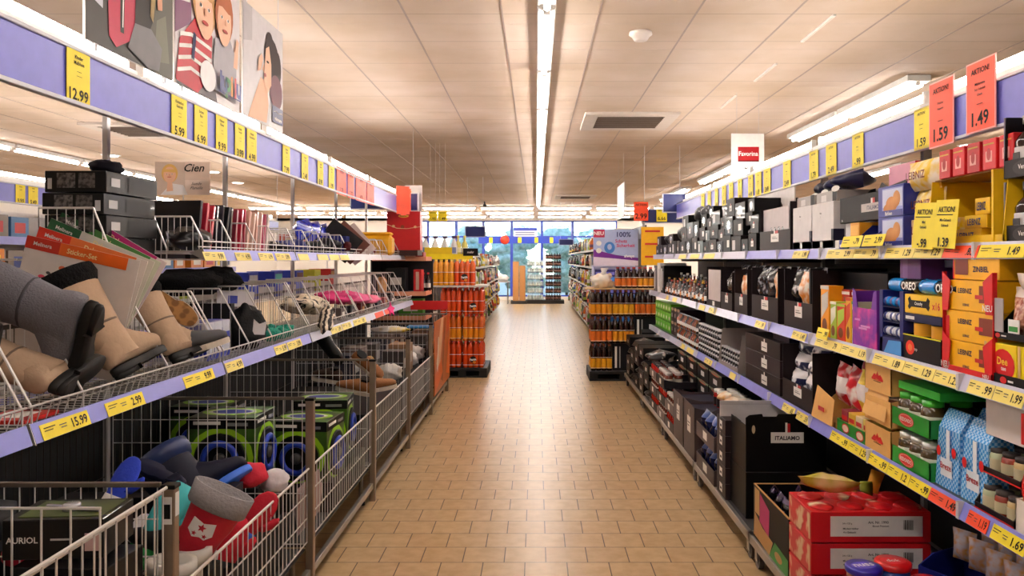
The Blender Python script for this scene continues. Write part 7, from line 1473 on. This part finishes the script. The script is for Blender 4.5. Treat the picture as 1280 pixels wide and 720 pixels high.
# ================================================================== THE RUNS FARTHER DOWN
pal = ['#c8a03a', '#b8301c', '#d8d4cc', '#3a6a2c', '#1c1a1c', '#e0c23c', '#7a3a1c', '#2c3a7c', '#c8601c', '#8a8078', '#5a2a3c', '#e8e0d0', '#3a2a20', '#9ab03a']
def far_run(side, X, y0, n, bw, tiers, label, dark_from=99):
    s = 1 if side == 'R' else -1; cnt = 0; r_ = random.Random(11 if side == 'R' else 12)
    for i in range(n):
        t = thing('grocery_shelf_bay', '%s, %s bay from the camera end' % (label, nth(i)), 'shelf unit', (X, y0+bw*i, 0), group=label)
        MB().box(min(s*.45, s*.47), max(s*.45, s*.47), 0.004, bw-.004, 0, tiers[-1]+.3, backm).build('back_panel', t)
        u = MB(); u.box(min(0, s*.47), max(0, s*.47), 0, .004, 0, tiers[-1]+.1, M('#6a6664', .5)); u.build('side_panel', t) if i == 0 else None
        for z_ in tiers:
            q = MB().box(min(0, s*.45), max(0, s*.45), 0.005, bw-.005, z_-.02, z_, shelfm).build('shelf', t); MB().box(min(0, -s*.008), max(0, -s*.008), 0.005, bw-.005, z_-.035, z_+.008, M('#c8c4b8')).build('price_rail', q)
        for j, z_ in enumerate(tiers):
            k = 0; y = .04; gap = (tiers[j+1] if j+1 < len(tiers) else tiers[-1]+.34)-z_
            while y < bw-.15:
                w_ = r_.uniform(.16, .3); h_ = gap*r_.uniform(.6, .85); c = r_.choice(pal); kind = r_.random()
                if i >= dark_from and j > 1: c = r_.choice(['#141316', '#1b191c', '#211e20'])
                lb = '%s in the %s, bay %s, shelf %s, place %s'
                if kind < .42: m = carton(w_*.9, .25, h_, M(c, .4), [('rect', 'F', .15, .3, .85, .7, M(r_.choice(pal), .4)), ('rect', 'F', .3, .8, .7, .9, white)]); nm = 'printed box'
                elif kind < .75: m = pouch(w_*.9, h_, .12, M(c, .3, var=.3), M(r_.choice(pal), .3), cnt); nm = 'printed bag'
                else:
                    m = MB()
                    m = bottle(h_, min(.05, w_*.3), M(c, .2, coat=.4), M(r_.choice(pal)), white, 10); nm = 'bottle'; w_ = min(.05, w_*.3)*2.3
                put(m, nm.replace(' ', '_'), 'R' if side == 'R' else 'L', X+s*.02, y0+bw*i+y+w_/2, z_, lb % (nm, label, nth(i), nth(j), nth(k)), 'packaged food', 'packaged goods of the '+label)
                y += w_+.01; k += 1; cnt += 1
    return cnt
n1 = far_run('R', 1.08, 10.75, 7, 2.1, [.15, .55, .95, 1.35, 1.68], 'far grocery run', 4)
n2 = far_run('L', -1.12, 10.7, 6, 2.1, [.15, .55, .95, 1.35], 'far bargain run')
print('far goods', n1, n2)
# cleaning bottles and yellow shelf sign facing the camera
t = thing('end_shelf', 'white end shelf with a yellow price strip for cleaning bottles', 'shelf unit', (-1.75, 10.6, 0)); MB().box(0, .02, 0, .06, 0, 1.85, white).box(.62, .64, 0, .06, 0, 1.6, white).build('upright', t)
s = MB().box(0, .9, -.25, .0, 1.52, 1.54, white).build('shelf', t); MB().box(0, .9, -.262, -.25, 1.5, 1.57, yellow).box(.25, .62, -.262, -.25, 1.57, 1.66, M('#e8c81c')).build('price_rail', s)
for k in range(4):
    t = thing('spray_bottle', 'white spray bottle with a dark trigger on the yellow-edged end shelf, %s' % nth(k), 'spray bottle', (-1.5+.13*k, 10.42, 1.541), 0, 'white spray bottles')
    MB().lathe([(.045, 0), (.05, .02), (.05, .14), (.03, .19), (.018, .22), (.018, .24)], M('#e0dedc', .3), 12).box(-.03, .03, -.052, -.048, .04, .12, M('#7a8ac0')).build('bottle_body', t); MB().box(-.025, .04, -.015, .015, .24, .275, M('#4a2c5c')).build('trigger', t)
for k in range(5): put(bottle(.28, .042, M('#d8cc6a', .2), M('#e8e0b0'), M('#e8dc5c'), 10), 'yellow_bottle', 'C', -1.0+.09*k-.06, 10.44, 1.541, 'pale yellow detergent bottle on the yellow-edged end shelf, %s' % nth(k), 'bottle', 'pale yellow bottles') if k < 2 else put(bottle(.28, .042, M('#d8cc6a', .2), M('#e8e0b0'), M('#e8dc5c'), 10), 'yellow_bottle', 'C', -1.1+.09*k, 11.0, 1.36 if False else 1.541, 'pale yellow detergent bottle behind the black plate, %s' % nth(k), 'bottle', 'pale yellow bottles') if False else None
m = MB(); m.box(0, .2, 0, .01, 0, .1, black); decals(m, [], .2, .01, .1); m.text('mehr', .03, white, T(.1, -.001, .05) @ R(90, 'X')); m.build('black_plate', loc=(-.98, 10.33, 1.545), label='small black name plate on the yellow-edged end shelf', cat='sign')

# ---- checkout hall at the far end
YH = 25.4
t = thing('hanging_fascia', 'long blue hanging fascia with yellow squares across the far hall', 'hanging fascia', (-1.9, YH, 2.02)); MB().box(0, 2.95, 0, .03, 0, .23, M('#1c3aa8', .4)).build('board', t)
m = MB()
for x in (.35, .35+.95, 1.85, 2.35): m.box(x, x+.12, -.004, 0, .02, .2, yellow)
m.build('yellow_squares', t); MB().rod((.3, .015, .23), (.3, .015, 1.0), .004, trimw).rod((2.6, .015, .23), (2.6, .015, 1.0), .004, trimw).build('hanger', t)
MB().lathe([(.15, 0), (.15, .02)], M('#e0381c', .5), 20, X=R(90, 'X')).build('round_sign', loc=(-1.03+.0, YH-.01, 2.14), label='round red sign on the blue fascia of the far hall', cat='sign')
t = thing('hanging_sign', 'white hanging sign with a blue header before the far windows', 'sign', (-.75, YH+.4, 2.26)); m = MB(); m.box(0, .78, 0, .02, 0, .3, M('#e4e6ea', .5)); m.box(0, .78, -.003, 0, .2, .3, M('#2a40b0'))
for k in range(2): m.box(.06, .7, -.003, 0, .05+.07*k, .08+.07*k, M('#5a6488'))
m.build('board', t); MB().rod((.1, .01, .3), (.1, .01, HC-2.26), .004, trimw).rod((.7, .01, .3), (.7, .01, HC-2.26), .004, trimw).build('hanger', t)
def crates(x0, nxs, lv, mb_, ml, nm, group, y=25.9, h=.23):
    for a in range(nxs):
        for l_ in range(lv):
            m = MB(); m.box(-.13, .13, 0, .25, 0, .012, dgrey)
            for q in range(3): m.lathe([(p, z_+.012) for p, z_ in bottle_prof(h-.03, .038)], mb_, 8, X=T(-.085+.085*q, .05, 0), mats={3: ml, 9: white})
            m.box(-.13, .13, .1, .25, .012, h*.7, ml)
            m.build('bottle_crate', loc=(x0+.27*a, y, .12+h*l_), label='%s, %s column, %s layer' % (nm, nth(a), nth(l_)), cat='bottle crate', group=group)
crates(-.16, 2, 6, M('#c4d0cc', .15), M('#dde4e2', .3), 'pale water bottle tray in the far hall', 'water bottle trays in the far hall')
crates(.45, 2, 7, M('#2c1c18', .2), M('#8a5a4c', .4), 'dark bottle tray in the far hall', 'dark bottle trays in the far hall')
MB().box(-.35, .95, 25.8, 26.5, .0, .12, M('#2a2826', .6)).build('pallet', label='dark pallet under the far bottle trays', cat='pallet')
for k in range(2): put(carton(.2, .3, [1.32, 1.18][k], M('#b8834a', .7), [('rect', 'F', .0, .5, 1, .51, cardb2)]), 'tall_carton', 'C', -.68+.22*k, 25.8, .1, 'tall brown cardboard carton in the far hall, %s' % ['taller one', 'shorter one'][k], 'carton', 'tall brown cartons in the far hall')
MB().box(-.85, -.3, 25.7, 26.3, .0, .1, M('#3a3836', .6)).build('pallet', label='dark pallet under the tall brown cartons', cat='pallet')
t = thing('packing_table', 'packing table with steel legs before the far windows', 'table', (-1.35, 25.6, 0)); MB().box(0, .45, 0, .6, .72, .75, M('#c8c4c0', .4)).build('tabletop', t)
for x in (.02, .4):
    for y in (.02, .55): MB().rod((x, y, 0), (x, y, .72), .015, steel, 6).build('leg', t)
lump(.2, .2, .12, M('#e0dedc', .5), 170, .3).build('white_bag', loc=(-1.12, 25.9, .752), label='white stuffed bag on the far packing table', cat='bag')
for k in range(5): lump(.12, .12, .2, M(['#a83028', '#3a5a3a', '#c8c4c0', '#7a2a2c', '#4a6a4a'][k], .6, var=.3), 180+k, .35).build('flower_bundle', loc=(-1.9+.02*k, 24.4+.35*k, .9), label='flower or plant bundle on the rack by the far windows, %s from the camera end' % nth(k), cat='flowers', group='flower bundles by the far windows')
MB().box(-2.1, -1.7, 24.2, 26.1, .0, .9, M('#3a3a38', .6)).build('plant_rack', label='dark plant rack beside the far windows', cat='rack')
# neighbouring aisle: run beyond the bargain shelves
for i in range(6):
    y0 = 2.8+1.6*i; t = thing('grocery_shelf_bay', 'white shelf unit across the neighbouring aisle, %s from the camera end' % nth(i), 'shelf unit', (-4.85, y0, 0), group='shelf units across the neighbouring aisle')
    MB().box(-.5, -.48, 0, 1.596, 0, 1.98, M('#cfcac6', .5)).build('back_panel', t)
    for z_ in (.2, .6, 1.0, 1.35, 1.68): q = MB().box(-.48, 0, 0.004, 1.592, z_-.03, z_, M('#c8c4c2', .4)).build('shelf', t); MB().box(0, .01, 0.004, 1.592, z_-.045, z_+.03, M('#8f90d0', .4)).build('price_rail', q)
    r_ = random.Random(50+i)
    for j, z_ in enumerate((1.0, 1.35, 1.68)):
        y = .03; k = 0
        while y < 1.3:
            w_ = r_.uniform(.27, .42); c = r_.choice(['#d87a1c', '#e0b01c', '#2c3a9c', '#c8c4c0', '#b83a2c', '#e0c040', '#7a6a5c', '#3a6a9c'])
            put(carton(w_*.92, .2, r_.uniform(.18, .26), M(c, .4), [('rect', 'F', .2, .3, .8, .75, M(r_.choice(['#e8e0d0', '#c02828', '#2c3a7c', '#e8c83a'])))]), 'printed_box', 'L', -4.87, y0+y+w_/2, z_, 'printed box across the neighbouring aisle, unit %s, shelf %s, place %s' % (nth(i), nth(j), nth(k)), 'packaged goods', 'packaged goods across the neighbouring aisle')
            y += w_+.01; k += 1
